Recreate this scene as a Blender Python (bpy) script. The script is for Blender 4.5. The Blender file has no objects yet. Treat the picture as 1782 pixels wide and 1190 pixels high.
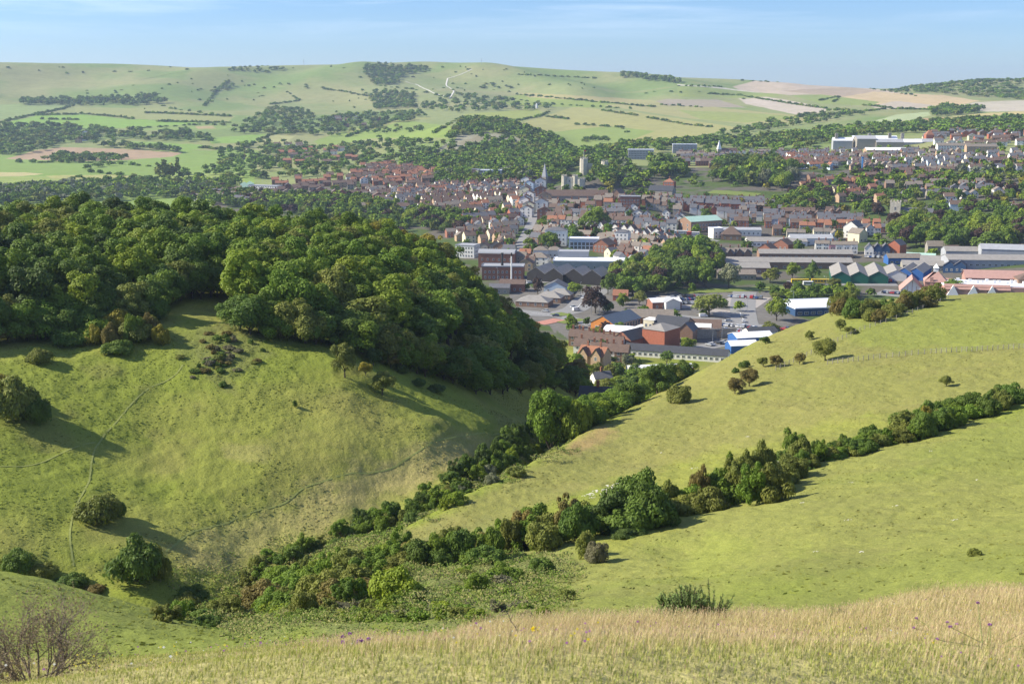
import bpy, math, random
import numpy as np
random.seed(7); rng = np.random.default_rng(7)
scene = bpy.context.scene
COL = scene.collection
R = math.radians

# ------------------------------------------------------------------ camera
FPX, IW, IH = 2200.0, 1782.0, 1190.0
PITCH = math.atan(445.0 / FPX)
CAMZ = 135.0
cd = bpy.data.cameras.new('camera'); cam = bpy.data.objects.new('camera', cd); COL.objects.link(cam)
cd.sensor_width = 36.0; cd.lens = 36.0 * FPX / IW; cd.clip_start = 0.3; cd.clip_end = 90000
cd.dof.use_dof = True; cd.dof.focus_distance = 400.0; cd.dof.aperture_fstop = 5.6
cam.location = (0, 0, CAMZ); cam.rotation_euler = (math.pi / 2 - PITCH, 0, 0)
scene.camera = cam

# ------------------------------------------------------------------ sky, sun, exposure
SUN_LEFT, SUN_EL = 86.0, 35.0         # degrees left of the view axis, elevation
sa = R(SUN_LEFT)
sun_dir = (-math.sin(sa) * math.cos(R(SUN_EL)), math.cos(sa) * math.cos(R(SUN_EL)), math.sin(R(SUN_EL)))
world = bpy.data.worlds.new('World'); scene.world = world; world.use_nodes = True
wn = world.node_tree; wn.nodes.clear()
def wN(t, **k):
    n = wn.nodes.new(t)
    for a, b in k.items(): setattr(n, a, b)
    return n
sky = wN('ShaderNodeTexSky', sky_type='NISHITA', sun_disc=False)
sky.sun_elevation = R(SUN_EL); sky.sun_rotation = -sa
sky.altitude = 100; sky.air_density = 1.0; sky.dust_density = 0.1; sky.ozone_density = 4.0
tc = wN('ShaderNodeTexCoord'); mp = wN('ShaderNodeMapping'); mp.inputs['Scale'].default_value = (1.6, 1.6, 26)
mp.inputs['Rotation'].default_value = (0.0, 0.05, 0.3)
nz = wN('ShaderNodeTexNoise'); nz.inputs['Scale'].default_value = 2.2; nz.inputs['Detail'].default_value = 8; nz.inputs['Roughness'].default_value = .62
nz.inputs['Distortion'].default_value = 0.4
rp = wN('ShaderNodeValToRGB'); rp.color_ramp.elements[0].position = .46; rp.color_ramp.elements[1].position = .70
sp = wN('ShaderNodeSeparateXYZ'); mr = wN('ShaderNodeMapRange'); mr.inputs['From Min'].default_value = .03; mr.inputs['From Max'].default_value = .085
mm = wN('ShaderNodeMath', operation='MULTIPLY'); mm2 = wN('ShaderNodeMath', operation='MULTIPLY'); mm2.inputs[1].default_value = .5
mx = wN('ShaderNodeMixRGB'); mx.inputs['Color2'].default_value = (9.5, 10.0, 11.0, 1)
bgn = wN('ShaderNodeBackground'); bgn.inputs['Strength'].default_value = 0.085
out = wN('ShaderNodeOutputWorld')
L = wn.links.new
L(tc.outputs['Generated'], mp.inputs['Vector']); L(mp.outputs[0], nz.inputs['Vector']); L(nz.outputs['Fac'], rp.inputs[0])
L(tc.outputs['Generated'], sp.inputs[0]); L(sp.outputs['Z'], mr.inputs['Value'])
L(rp.outputs['Color'], mm.inputs[0]); L(mr.outputs[0], mm.inputs[1]); L(mm.outputs[0], mm2.inputs[0]); L(mm2.outputs[0], mx.inputs['Fac'])
hs = wN('ShaderNodeMixRGB', blend_type='MULTIPLY'); hs.inputs['Fac'].default_value = 1; hs.inputs['Color2'].default_value = (.56, .72, 1.04, 1)
L(sky.outputs[0], hs.inputs['Color1']); L(hs.outputs[0], mx.inputs['Color1']); L(mx.outputs[0], bgn.inputs['Color']); L(bgn.outputs[0], out.inputs['Surface'])
sl = bpy.data.lights.new('sun', 'SUN'); sl.energy = 4.8; sl.angle = R(0.55); sl.color = (1.0, .92, .76)
so = bpy.data.objects.new('sun', sl); COL.objects.link(so)
from mathutils import Vector, Matrix
so.rotation_euler = Vector(sun_dir).to_track_quat('Z', 'Y').to_euler(); so.location = (-300, 100, 600)
vs = scene.view_settings; vs.view_transform = 'Standard'; vs.look = 'None'; vs.gamma = 1; vs.exposure = 0.9
try: vs.use_curve_mapping = False
except Exception: pass
scene.cycles.max_bounces = 4; scene.cycles.diffuse_bounces = 2; scene.cycles.glossy_bounces = 2
scene.cycles.transmission_bounces = 2; scene.cycles.volume_bounces = 0; scene.cycles.transparent_max_bounces = 6

# ------------------------------------------------------------------ numpy helpers
def lin(c):
    c = np.asarray(c, float) / 255.0
    return np.where(c <= .04045, c / 12.92, ((c + .055) / 1.055) ** 2.4)
def alb(r, g, b, k=.55): return tuple(float(v) for v in lin((r, g, b)) * k)
_lat = {}
def vnoise(x, y, seed=0):
    if seed not in _lat: _lat[seed] = np.random.default_rng(1000 + seed).random((256, 256))
    g = _lat[seed]
    xi = np.floor(x).astype(int); yi = np.floor(y).astype(int); fx = x - xi; fy = y - yi
    fx = fx * fx * (3 - 2 * fx); fy = fy * fy * (3 - 2 * fy)
    a = g[xi & 255, yi & 255]; b = g[(xi + 1) & 255, yi & 255]; c = g[xi & 255, (yi + 1) & 255]; d = g[(xi + 1) & 255, (yi + 1) & 255]
    return (a * (1 - fx) + b * fx) * (1 - fy) + (c * (1 - fx) + d * fx) * fy
def fbm(x, y, s, seed=0, oct=4):
    v = 0; a = .5; t = 0
    for o in range(oct):
        v = v + a * vnoise(x / s + 17.3 * o, y / s + 5.1 * o, seed + o); t += a; a *= .5; s /= 2.03
    return v / t
def raydir(px, py):
    px = np.asarray(px, float); py = np.asarray(py, float)
    u = (px - IW / 2) / FPX; v = (IH / 2 - py) / FPX
    return u, math.cos(PITCH) + v * math.sin(PITCH), -math.sin(PITCH) + v * math.cos(PITCH)
def azt(px, py):
    dx, dy, dz = raydir(px, py); h = np.hypot(dx, dy)
    return np.arctan2(dx, dy), -dz / h
def project(x, y, z):
    zz = z - CAMZ; d = y * math.cos(PITCH) - zz * math.sin(PITCH); u = y * math.sin(PITCH) + zz * math.cos(PITCH)
    d = np.maximum(d, .01)
    return IW / 2 + FPX * x / d, IH / 2 - FPX * u / d

# ------------------------------------------------------------------ terrain from ridge and valley lines
# every line: (photo x, photo y or ('z', height), horizontal distance)
def Zv(z): return ('z', z)
LINES = [
 [(0, Zv(133.3), .5), (1782, Zv(133.3), .5)],
 [(0, 1205, 8), (1782, 1205, 8)],
 [(-200, 1192, 10.3), (0, 1190, 10.3), (430, 1166, 11), (700, 1150, 11.8), (1100, 1138, 12.6), (1400, 1126, 13), (1782, 1104, 13.6), (2000, 1098, 13.6)],
 [(-200, 1180, 13), (0, 1172, 13), (150, 1158, 13), (430, 1134, 14.5), (700, 1110, 16), (1100, 1094, 18), (1400, 1076, 19), (1782, 1036, 20), (2000, 1020, 20)],
 [(0, Zv(120.5), 24), (430, Zv(120.5), 25), (1100, Zv(119), 28), (1782, Zv(119), 30)],
 [(-200, 1130, 70), (0, 1130, 70), (270, 1112, 70), (430, 1112, 66), (600, 1098, 66), (900, 1075, 70), (1200, 1052, 75), (1500, 1037, 75), (1782, 1005, 75), (2000, 995, 75)],
 [(-200, 975, 112), (0, 990, 110), (130, 1020, 106), (270, 1062, 100), (430, 1085, 105), (600, 1012, 120), (750, 985, 125), (900, 1000, 115), (1200, 950, 125), (1500, 850, 150), (1782, 800, 170), (2000, 750, 180)],
 [(-200, Zv(79), 138), (0, Zv(79), 138), (270, Zv(80), 125), (430, Zv(76), 138), (600, 962, 150), (700, 935, 156), (900, 888, 166), (1200, 800, 200), (1450, 755, 210), (1782, 690, 230), (2000, 650, 240)],
 [(-200, Zv(75), 148), (0, Zv(75), 148), (270, Zv(74), 137), (430, Zv(71.5), 155), (600, 948, 160), (650, 942, 165), (800, 868, 173), (900, 820, 190), (1000, 768, 220), (1100, 710, 275), (1180, 668, 305), (1250, 630, 330), (1320, 592, 352), (1400, 562, 375), (1480, 528, 398), (1600, 516, 420), (1782, 510, 435), (2000, 505, 440)],
 [(-200, Zv(73.5), 156), (0, Zv(73.5), 156), (270, Zv(71.2), 146), (430, Zv(69), 162), (600, Zv(72), 169), (650, Zv(70.5), 174), (800, Zv(73), 187), (900, Zv(68), 213), (1000, Zv(58), 262), (1100, Zv(41), 325), (1250, Zv(36), 385), (1400, Zv(40), 425), (1600, Zv(42), 470), (1782, Zv(42), 485), (2000, Zv(42), 490)],
 [(-200, 950, 168), (0, 960, 165), (150, 1000, 160), (270, 1045, 153), (430, 985, 170), (600, 925, 181), (650, 905, 187), (800, 820, 204), (900, 755, 243), (950, 742, 272), (1000, Zv(47), 322), (1040, 703, 385), (1100, Zv(20), 450), (1300, Zv(13), 490), (1500, Zv(12), 530), (1782, Zv(11), 560), (2000, Zv(11), 560)],
 [(-200, 790, 195), (0, 800, 193), (270, 835, 192), (430, 815, 195), (600, 755, 208), (750, 725, 221), (850, 735, 238), (900, 745, 250), (950, 740, 280), (1000, Zv(46), 332), (1040, Zv(36), 393), (1100, Zv(18), 462), (1300, Zv(11), 505), (1782, Zv(10), 575), (2000, Zv(10), 575)],
 [(-200, 605, 240), (0, 605, 240), (150, 600, 243), (300, 545, 260), (420, 562, 257), (520, 585, 252), (600, 605, 246), (700, 645, 248), (830, 695, 258), (920, 735, 276), (1000, Zv(45), 345), (1040, Zv(33), 402), (1100, Zv(15), 475), (1300, Zv(9), 520), (1782, Zv(9), 590), (2000, Zv(9), 590)],
 [(-200, Zv(92), 370), (0, Zv(90), 370), (300, Zv(87), 390), (450, Zv(83.5), 395), (600, Zv(81), 405), (700, Zv(77), 410), (790, Zv(68), 415), (850, Zv(55), 420), (920, Zv(42), 430), (980, Zv(31), 445), (1020, Zv(21), 463), (1040, Zv(15), 480), (1100, Zv(12), 495), (1300, Zv(8), 540), (1782, Zv(8), 605), (2000, Zv(8), 605)],
 [(-200, Zv(14), 590), (700, Zv(12), 590), (900, Zv(9), 580), (1040, Zv(6), 570), (1300, Zv(5.5), 590), (1782, Zv(5.5), 640), (2000, Zv(5.5), 640)],
 [(-200, Zv(6), 700), (2000, Zv(5), 700)],
 [(-200, Zv(4), 1000), (700, Zv(5), 1000), (850, Zv(9), 1000), (930, Zv(12), 1000), (1150, Zv(9), 1000), (1350, Zv(7), 1000), (1600, Zv(10), 1000), (1782, Zv(20), 1000), (2000, Zv(25), 1000)],
 [(-200, Zv(3), 1400), (300, Zv(3), 1400), (450, Zv(7), 1400), (650, Zv(15), 1400), (930, Zv(24), 1400), (1020, Zv(27), 1400), (1200, Zv(28), 1400), (1500, Zv(33), 1400), (1782, Zv(42), 1400), (2000, Zv(48), 1400)],
 [(-200, 300, 1900), (0, 300, 1900), (300, 300, 1900), (500, 290, 1900), (700, 282, 1900), (850, 268, 1900), (980, 268, 1900), (1100, 258, 1900), (1300, 258, 1900), (1500, 250, 1900), (1782, 235, 1900), (2000, 230, 1900)],
 [(-200, 277, 2300), (0, 277, 2300), (400, 270, 2300), (600, 262, 2300), (700, 240, 2300), (780, 214, 2300), (850, 214, 2300), (930, 222, 2300), (985, 246, 2300), (1100, 240, 2300), (1300, 235, 2300), (1500, 225, 2300), (1782, 215, 2300), (2000, 212, 2300)],
 [(-200, 250, 2600), (0, 250, 2600), (400, 238, 2600), (600, 238, 2600), (700, 226, 2600), (800, 222, 2600), (980, 236, 2600), (1100, 228, 2600), (1300, 224, 2600), (1500, 211, 2600), (1782, 203, 2600), (2000, 200, 2600)],
 [(-200, 225, 2900), (0, 225, 2900), (400, 216, 2900), (600, 214, 2900), (850, 203, 2900), (980, 207, 2900), (1200, 207, 2900), (1500, 196, 2900), (1782, 192, 2900), (2000, 190, 2900)],
 [(-200, 203, 3200), (0, 203, 3200), (400, 197, 3200), (600, 195, 3200), (850, 189, 3200), (980, 190, 3200), (1200, 191, 3200), (1500, 184, 3200), (1782, 182, 3200), (2000, 182, 3200)],
 [(-200, 183, 3500), (0, 185, 3500), (400, 182, 3500), (600, 184, 3500), (850, 174, 3500), (1000, 174, 3500), (1200, 174, 3500), (1500, 172, 3500), (1782, 174, 3500), (2000, 174, 3500)],
 [(-200, 152, 3850), (0, 152, 3850), (300, 153, 3850), (600, 153, 3850), (850, 147, 3850), (1000, 150, 3850), (1200, 152, 3850), (1350, 158, 3850), (1500, 164, 3850), (1640, 162, 3850), (1782, 164, 3850), (2000, 164, 3850)],
 [(-200, 108, 4300), (0, 110, 4300), (200, 111, 4300), (290, 115, 4300), (345, 119, 4300), (400, 117, 4300), (500, 114, 4300), (620, 112, 4300), (740, 107, 4300), (850, 113, 4300), (1000, 123, 4300), (1080, 131, 4300), (1180, 135, 4300), (1300, 139, 4300), (1400, 148, 4300), (1540, 156, 4300), (1620, 151, 4300), (1700, 141, 4300), (1782, 139, 4300), (2000, 137, 4300)],
 [(-200, Zv(95), 5200), (2000, Zv(60), 5200)],
 [(-200, Zv(0), 8500), (2000, Zv(0), 8500)],
 [(-200, Zv(0), 60000), (2000, Zv(0), 60000)],
]
NPX = 1050
cpx = np.linspace(-260, 2042, NPX)
# azimuth of a column (taken at mid-height of the picture)
AZ = np.arctan2((cpx - IW / 2) / FPX, math.cos(PITCH))
step = AZ[1] - AZ[0]
lo = np.concatenate([np.linspace(-math.pi, AZ[0] - .04, 40), [AZ[0] - .015]]); hi = -lo[::-1]
AZF = np.concatenate([lo, AZ, hi]); NC = len(AZF)
nr_, nz_ = [], []
AZd = np.linspace(AZF[len(lo)] - .05, -AZF[len(lo)] + .05, 1200)
def gsm(a, s):
    k = np.exp(-.5 * (np.arange(-3 * s, 3 * s + 1) / s) ** 2); k /= k.sum()
    return np.convolve(np.pad(a, 3 * s, mode='edge'), k, mode='valid')
for ln in LINES:
    a, rr, zz = [], [], []
    for px, p, r in ln:
        if isinstance(p, tuple): az_, t_ = azt(px, 600); z = p[1]
        else: az_, t_ = azt(px, p); z = CAMZ - t_ * r
        a.append(float(az_)); rr.append(r); zz.append(float(z))
    rd = gsm(np.interp(AZd, a, rr), 9); zd = gsm(np.interp(AZd, a, zz), 9)
    nr_.append(np.interp(AZF, AZd, rd)); nz_.append(np.interp(AZF, AZd, zd))
NRr = np.array(nr_); NZz = np.array(nz_)           # lines x columns
RR = np.concatenate([[0.0], np.arange(.5, 30, .75), np.arange(30, 95, 1.0), np.arange(95, 400, .62), np.arange(400, 640, 1.8), np.arange(640, 1600, 5.5),
                     np.arange(1600, 2600, 5), np.arange(2600, 4400, 5.5), np.arange(4400, 5400, 100), [6000, 7500, 9000, 12000, 20000, 40000, 60000]])
NR = len(RR)
ZG = np.zeros((NC, NR))
for c in range(NC):
    x = NRr[:, c]; y = NZz[:, c]
    x = np.maximum.accumulate(x + np.arange(len(x)) * 1e-3)
    h = np.diff(x); d = np.diff(y) / h
    m = np.zeros(len(x)); m[0] = d[0]; m[-1] = d[-1]
    w1 = 2 * h[1:] + h[:-1]; w2 = h[1:] + 2 * h[:-1]
    same = d[1:] * d[:-1] > 0
    with np.errstate(divide='ignore', invalid='ignore'):
        hm = (w1 + w2) / (w1 / d[:-1] + w2 / d[1:])
    m[1:-1] = np.where(same, hm, 0)
    j = np.clip(np.searchsorted(x, RR, side='right') - 1, 0, len(h) - 1)
    t = np.clip((RR - x[j]) / h[j], 0, 1)
    ZG[c] = (2*t**3-3*t**2+1)*y[j] + (t**3-2*t**2+t)*h[j]*m[j] + (-2*t**3+3*t**2)*y[j+1] + (t**3-t**2)*h[j]*m[j+1]
XG = np.sin(AZF)[:, None] * RR[None, :]; YG = np.cos(AZF)[:, None] * RR[None, :]
def sstep(a, b, v): t = np.clip((v - a) / (b - a), 0, 1); return t * t * (3 - 2 * t)
near = sstep(25, 60, RR)[None, :] * (1 - sstep(520, 600, RR))[None, :]
ZG += near * ((fbm(XG, YG, 22, 1, 3) - .5) * 1.5 + (fbm(XG, YG, 3.2, 5, 3) - .5) * .55 + (fbm(XG, YG, 1.15, 15, 2) - .5) * .26)
# sheep terracettes: little steps along the contours
tn = fbm(XG, YG, 14, 8, 3)
ZG += near * sstep(.42, .6, tn) * .085 * (np.abs(((ZG / 1.15 + tn * 2.2) % 1.0) - .5) * 2 - .5)
ZG += (fbm(XG, YG, 2.2, 12, 2) - .5) * .12 * (1 - sstep(20, 26, RR))[None, :] * sstep(2, 7, RR)[None, :]
far = sstep(3300, 3700, RR)[None, :] * (1 - sstep(4150, 4300, RR))[None, :]
folds = .5 + .5 * np.sin(2 * math.pi * (AZF[:, None] * 8.0 + (RR[None, :] - 3300) / 2600 + fbm(XG, YG, 900, 21, 2) * 1.7))
leftw = 1 - sstep(.12, .24, AZF)[:, None]
ZG += far * leftw * (folds - .5) * 24 + far * (fbm(XG, YG, 260, 31, 3) - .5) * 20
mid = sstep(2350, 2700, RR)[None, :] * (1 - sstep(3300, 3600, RR))[None, :]
ZG += mid * (fbm(XG, YG, 420, 41, 3) - .5) * 12
tw = sstep(1000, 1300, RR)[None, :] * (1 - sstep(1900, 2200, RR))[None, :] * sstep(-.22, -.08, AZF)[:, None]
ZG += tw * (fbm(XG, YG, 160, 51, 2) - .5) * 12
def mound(px, py, r, rad, h):
    a, _ = azt(px, py); cx, cy = math.sin(a) * r, math.cos(a) * r
    global ZG
    ZG = ZG + h * np.exp(-(((XG - cx) ** 2 + (YG - cy) ** 2) / rad ** 2) ** 1.4)
mound(1022, 302, 1420, 42, 11)
mound(1105, 335, 1185, 46, 9)
def zat(x, y):
    x = np.asarray(x, float); y = np.asarray(y, float)
    a = np.arctan2(x, y); r = np.hypot(x, y)
    ci = np.clip(np.searchsorted(AZF, a) - 1, 0, NC - 2); ri = np.clip(np.searchsorted(RR, r) - 1, 0, NR - 2)
    fa = np.clip((a - AZF[ci]) / (AZF[ci + 1] - AZF[ci]), 0, 1); fr = np.clip((r - RR[ri]) / (RR[ri + 1] - RR[ri]), 0, 1)
    return (ZG[ci, ri] * (1 - fa) + ZG[ci + 1, ri] * fa) * (1 - fr) + (ZG[ci, ri + 1] * (1 - fa) + ZG[ci + 1, ri + 1] * fa) * fr
def hit(px, py, rmin=30.0, rmax=5000.0):
    """world points where the sight lines through photo pixels first meet the ground beyond rmin"""
    px = np.atleast_1d(np.asarray(px, float)); py = np.atleast_1d(np.asarray(py, float)); rmin = np.broadcast_to(rmin, px.shape)
    a, t = azt(px, py)
    ci = np.clip(np.searchsorted(AZF, a) - 1, 0, NC - 2); fa = (a - AZF[ci]) / (AZF[ci + 1] - AZF[ci])
    o = np.zeros((len(px), 3))
    for k in range(len(px)):
        zz = ZG[ci[k]] * (1 - fa[k]) + ZG[ci[k] + 1] * fa[k]
        g = zz - (CAMZ - t[k] * RR)
        ok = (g >= 0) & (RR >= rmin[k])
        j = int(np.argmax(ok)) if ok.any() else NR - 12
        if j > 0 and g[j] > 0 and g[j - 1] < 0: r = RR[j - 1] + (RR[j] - RR[j - 1]) * (-g[j - 1]) / (g[j] - g[j - 1])
        else: r = RR[j]
        r = min(r, rmax)
        x, y = math.sin(a[k]) * r, math.cos(a[k]) * r
        o[k] = (x, y, float(zat(x, y)))
    return o
def hit1(px, py, rmin=30.0): return hit([px], [py], rmin)[0]

# ------------------------------------------------------------------ tagging, meshes
def tag(o, label=None, cat=None, group=None, kind=None):
    if label: o['label'] = label
    if cat: o['category'] = cat
    if group: o['group'] = group
    if kind: o['kind'] = kind
    return o
def empty(name, loc, rz=0.0, sc=1.0):
    o = bpy.data.objects.new(name, None); COL.objects.link(o); o.location = loc; o.rotation_euler = (0, 0, rz); o.scale = (sc, sc, sc) if not hasattr(sc, '__len__') else sc
    o.empty_display_size = .5
    return o
def npmesh(name, V, Fq, mats=(), mi=None, smooth=False, col=None):
    V = np.asarray(V, np.float32); Fq = np.asarray(Fq, np.int32); k = Fq.shape[1]
    me = bpy.data.meshes.new(name); me.vertices.add(len(V)); me.vertices.foreach_set('co', V.ravel())
    me.loops.add(Fq.size); me.loops.foreach_set('vertex_index', Fq.ravel())
    me.polygons.add(len(Fq)); me.polygons.foreach_set('loop_start', np.arange(0, Fq.size, k, dtype=np.int32))
    for m in mats: me.materials.append(m)
    if mi is not None: me.polygons.foreach_set('material_index', np.asarray(mi, np.int32))
    if smooth: me.polygons.foreach_set('use_smooth', np.ones(len(Fq), bool))
    if col is not None:
        at = me.color_attributes.new('tint', 'FLOAT_COLOR', 'POINT')
        c4 = np.ones((len(V), 4), np.float32); c4[:, :3] = col; at.data.foreach_set('color', c4.ravel())
    me.update(calc_edges=True)
    return me
def link(name, me, parent=None, loc=None):
    o = bpy.data.objects.new(name, me); COL.objects.link(o)
    if parent: o.parent = parent
    if loc is not None: o.location = loc
    return o

# ------------------------------------------------------------------ materials
MATS = {}
def mat(name, base, rough=.85, spec=.25, vary=0.0, nscale=None, ncol=None, nmix=.5, bump=0.0, bscale=None, attr=False, metal=0.0, objrand=0.0, trans=0.0, n2=None, emis=None):
    if name in MATS: return MATS[name]
    m = bpy.data.materials.new(name); m.use_nodes = True; nt = m.node_tree; N = nt.nodes; K = nt.links.new
    b = N['Principled BSDF']; b.inputs['Roughness'].default_value = rough; b.inputs['Metallic'].default_value = metal
    b.inputs['Specular IOR Level'].default_value = spec
    geo = N.new('ShaderNodeNewGeometry')
    if attr:
        a = N.new('ShaderNodeVertexColor'); a.layer_name = 'tint'; src = a.outputs['Color']
    else:
        a = N.new('ShaderNodeRGB'); a.outputs[0].default_value = (*base, 1); src = a.outputs[0]
    def noise(scale, detail=5, rough_=.6):
        n = N.new('ShaderNodeTexNoise'); n.inputs['Scale'].default_value = scale; n.inputs['Detail'].default_value = detail; n.inputs['Roughness'].default_value = rough_
        K(geo.outputs['Position'], n.inputs['Vector']); return n
    if nscale:
        n = noise(nscale); mr = N.new('ShaderNodeMapRange'); mr.inputs['From Min'].default_value = .3; mr.inputs['From Max'].default_value = .7
        K(n.outputs['Fac'], mr.inputs['Value'])
        mm = N.new('ShaderNodeMath'); mm.operation = 'MULTIPLY'; mm.inputs[1].default_value = nmix; K(mr.outputs[0], mm.inputs[0])
        mx = N.new('ShaderNodeMixRGB'); K(mm.outputs[0], mx.inputs['Fac']); K(src, mx.inputs['Color1']); mx.inputs['Color2'].default_value = (*ncol, 1)
        src = mx.outputs[0]
    if n2:
        n = noise(n2[0], 6, .7); mr = N.new('ShaderNodeMapRange'); mr.inputs['From Min'].default_value = .25; mr.inputs['From Max'].default_value = .75
        mr.inputs['To Min'].default_value = 1 - n2[1]; mr.inputs['To Max'].default_value = 1 + n2[1]; K(n.outputs['Fac'], mr.inputs['Value'])
        mx = N.new('ShaderNodeMixRGB'); mx.blend_type = 'MULTIPLY'; mx.inputs['Fac'].default_value = 1; K(src, mx.inputs['Color1']); K(mr.outputs[0], mx.inputs['Color2'])
        src = mx.outputs[0]
    if objrand:
        oi = N.new('ShaderNodeObjectInfo'); hs = N.new('ShaderNodeHueSaturation')
        m1 = N.new('ShaderNodeMapRange'); m1.inputs['To Min'].default_value = 1 - objrand; m1.inputs['To Max'].default_value = 1 + objrand; K(oi.outputs['Random'], m1.inputs['Value'])
        wv = N.new('ShaderNodeMath'); wv.operation = 'MULTIPLY'; wv.inputs[1].default_value = 7.31; K(oi.outputs['Random'], wv.inputs[0])
        fr = N.new('ShaderNodeMath'); fr.operation = 'FRACT'; K(wv.outputs[0], fr.inputs[0])
        m2 = N.new('ShaderNodeMapRange'); m2.inputs['To Min'].default_value = .5 - objrand * .05; m2.inputs['To Max'].default_value = .5 + objrand * .05; K(fr.outputs[0], m2.inputs['Value'])
        K(m1.outputs[0], hs.inputs['Value']); K(m2.outputs[0], hs.inputs['Hue']); K(src, hs.inputs['Color']); src = hs.outputs[0]
    K(src, b.inputs['Base Color'])
    if bump:
        n = noise(bscale or 5, 6, .65); bp = N.new('ShaderNodeBump'); bp.inputs['Strength'].default_value = min(1, bump); bp.inputs['Distance'].default_value = bump
        K(n.outputs['Fac'], bp.inputs['Height']); K(bp.outputs[0], b.inputs['Normal'])
    if trans:
        tr = N.new('ShaderNodeBsdfTranslucent'); K(src, tr.inputs['Color']); ms = N.new('ShaderNodeMixShader'); ms.inputs[0].default_value = trans
        K(b.outputs[0], ms.inputs[1]); K(tr.outputs[0], ms.inputs[2]); K(ms.outputs[0], N['Material Output'].inputs['Surface'])
    if emis: b.inputs['Emission Color'].default_value = (*emis, 1); b.inputs['Emission Strength'].default_value = 1
    m.diffuse_color = (*base, 1)
    MATS[name] = m
    return m

# ------------------------------------------------------------------ ground colours (what grows where)
def inpoly(px, py, poly):
    ins = np.zeros(px.shape, bool); n = len(poly)
    for i in range(n):
        x1, y1 = poly[i]; x2, y2 = poly[(i + 1) % n]
        if y1 == y2: continue
        c = ((y1 > py) != (y2 > py)) & (px < (x2 - x1) * (py - y1) / (y2 - y1) + x1)
        ins ^= c
    return ins
PXG, PYG = project(XG, YG, ZG)
G = np.zeros((NC, NR, 3))
G[:] = alb(140, 152, 92)
rfar = RR[None, :] > 1600
K_FAR = .70
def paint(c, poly, r0=1600, r1=1e9, k=K_FAR, warp=2.0, amt=1.0):
    bb = np.array(poly); m = (PXG > bb[:, 0].min() - 5) & (PXG < bb[:, 0].max() + 5) & (PYG > bb[:, 1].min() - 5) & (PYG < bb[:, 1].max() + 5) & (RR[None, :] > r0) & (RR[None, :] < r1)
    i = np.nonzero(m)
    if not len(i[0]): return
    wx = (vnoise(PXG[i] / 9, PYG[i] / 9, 71) - .5) * warp; wy = (vnoise(PXG[i] / 9, PYG[i] / 9, 72) - .5) * warp * .5
    ins = inpoly(PXG[i] + wx, PYG[i] + wy, poly)
    a, b = i[0][ins], i[1][ins]
    G[a, b] = G[a, b] * (1 - amt) + np.array(alb(*c, k=k)) * amt
base_far = np.array(alb(150, 160, 104, k=K_FAR)); dry = np.array(alb(178, 168, 122, k=K_FAR)); grn = np.array(alb(128, 152, 84, k=K_FAR))
nf = sstep(.38, .62, fbm(XG, YG, 420, 61, 4))[..., None]; nf2 = sstep(.45, .65, fbm(XG, YG, 150, 65, 4))[..., None]
far_c = base_far * (1 - nf) + grn * nf; far_c = far_c * (1 - .4 * nf2) + dry * .4 * nf2
G = np.where((RR > 1600)[None, :, None], far_c, G)
flood = (RR > 1600) & (RR < 2450)
paint((139, 168, 82), [(-300, 262), (450, 262), (440, 345), (-300, 345)])
paint((160, 178, 96), [(-300, 312), (300, 305), (420, 300), (440, 345), (-300, 345)])
paint((205, 195, 140), [(-20, 300), (40, 300), (78, 303), (40, 307), (-20, 308)])
paint((185, 185, 115), [(80, 306), (200, 304), (260, 309), (150, 314), (90, 311)])
paint((188, 160, 132), [(10, 277), (60, 262), (108, 256), (200, 259), (318, 266), (300, 273), (215, 279), (120, 281)])
paint((140, 178, 78), [(5, 214), (70, 201), (150, 200), (215, 207), (345, 214), (338, 221), (170, 224), (5, 222)])
paint((146, 166, 104), [(-60, 188), (60, 178), (135, 181), (112, 190), (40, 205), (-60, 214)])
paint((160, 166, 104), [(130, 187), (290, 189), (410, 203), (395, 213), (220, 207), (130, 197)])
paint((142, 166, 90), [(215, 222), (350, 216), (420, 219), (380, 226), (240, 228)])
paint((140, 174, 82), [(225, 246), (350, 252), (360, 258), (320, 264), (250, 252)])
paint((142, 176, 84), [(362, 240), (462, 234), (440, 249), (368, 250)])
paint((182, 182, 124), [(455, 242), (470, 236), (522, 232), (495, 250), (440, 251)])
paint((186, 168, 122), [(340, 220), (370, 219), (375, 224), (345, 225)])
paint((144, 168, 80), [(545, 246), (600, 228), (690, 208), (800, 222), (790, 240), (650, 241), (560, 257)])
paint((170, 168, 104), [(600, 230), (700, 205), (760, 205), (690, 214), (610, 236)], amt=.7)
paint((160, 172, 90), [(805, 199), (935, 190), (952, 200), (895, 215), (820, 210)])
paint((176, 174, 110), [(900, 217), (1000, 186), (1110, 196), (1290, 223), (1130, 250), (1010, 260), (960, 238)])
paint((146, 166, 86), [(940, 232), (1060, 220), (1140, 228), (1090, 248), (1000, 260)])
paint((150, 168, 84), [(860, 172), (900, 165), (1180, 182), (1120, 190), (890, 184)])
paint((182, 172, 118), [(905, 162), (1000, 166), (1130, 175), (1190, 182), (1060, 178), (920, 170)])
paint((176, 172, 116), [(1050, 184), (1130, 174), (1330, 196), (1450, 206), (1320, 218), (1190, 205)])
paint((152, 168, 90), [(1180, 192), (1290, 196), (1400, 204), (1300, 214), (1220, 208)], amt=.8)
paint((172, 160, 142), [(1142, 176), (1160, 173), (1250, 174), (1300, 188), (1230, 186), (1160, 184)])
paint((212, 198, 182), [(1285, 171), (1330, 168), (1400, 180), (1445, 191), (1400, 203), (1340, 190), (1300, 182)])
paint((150, 166, 88), [(1180, 150), (1260, 152), (1370, 166), (1300, 172), (1180, 168)], amt=.8)
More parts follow.
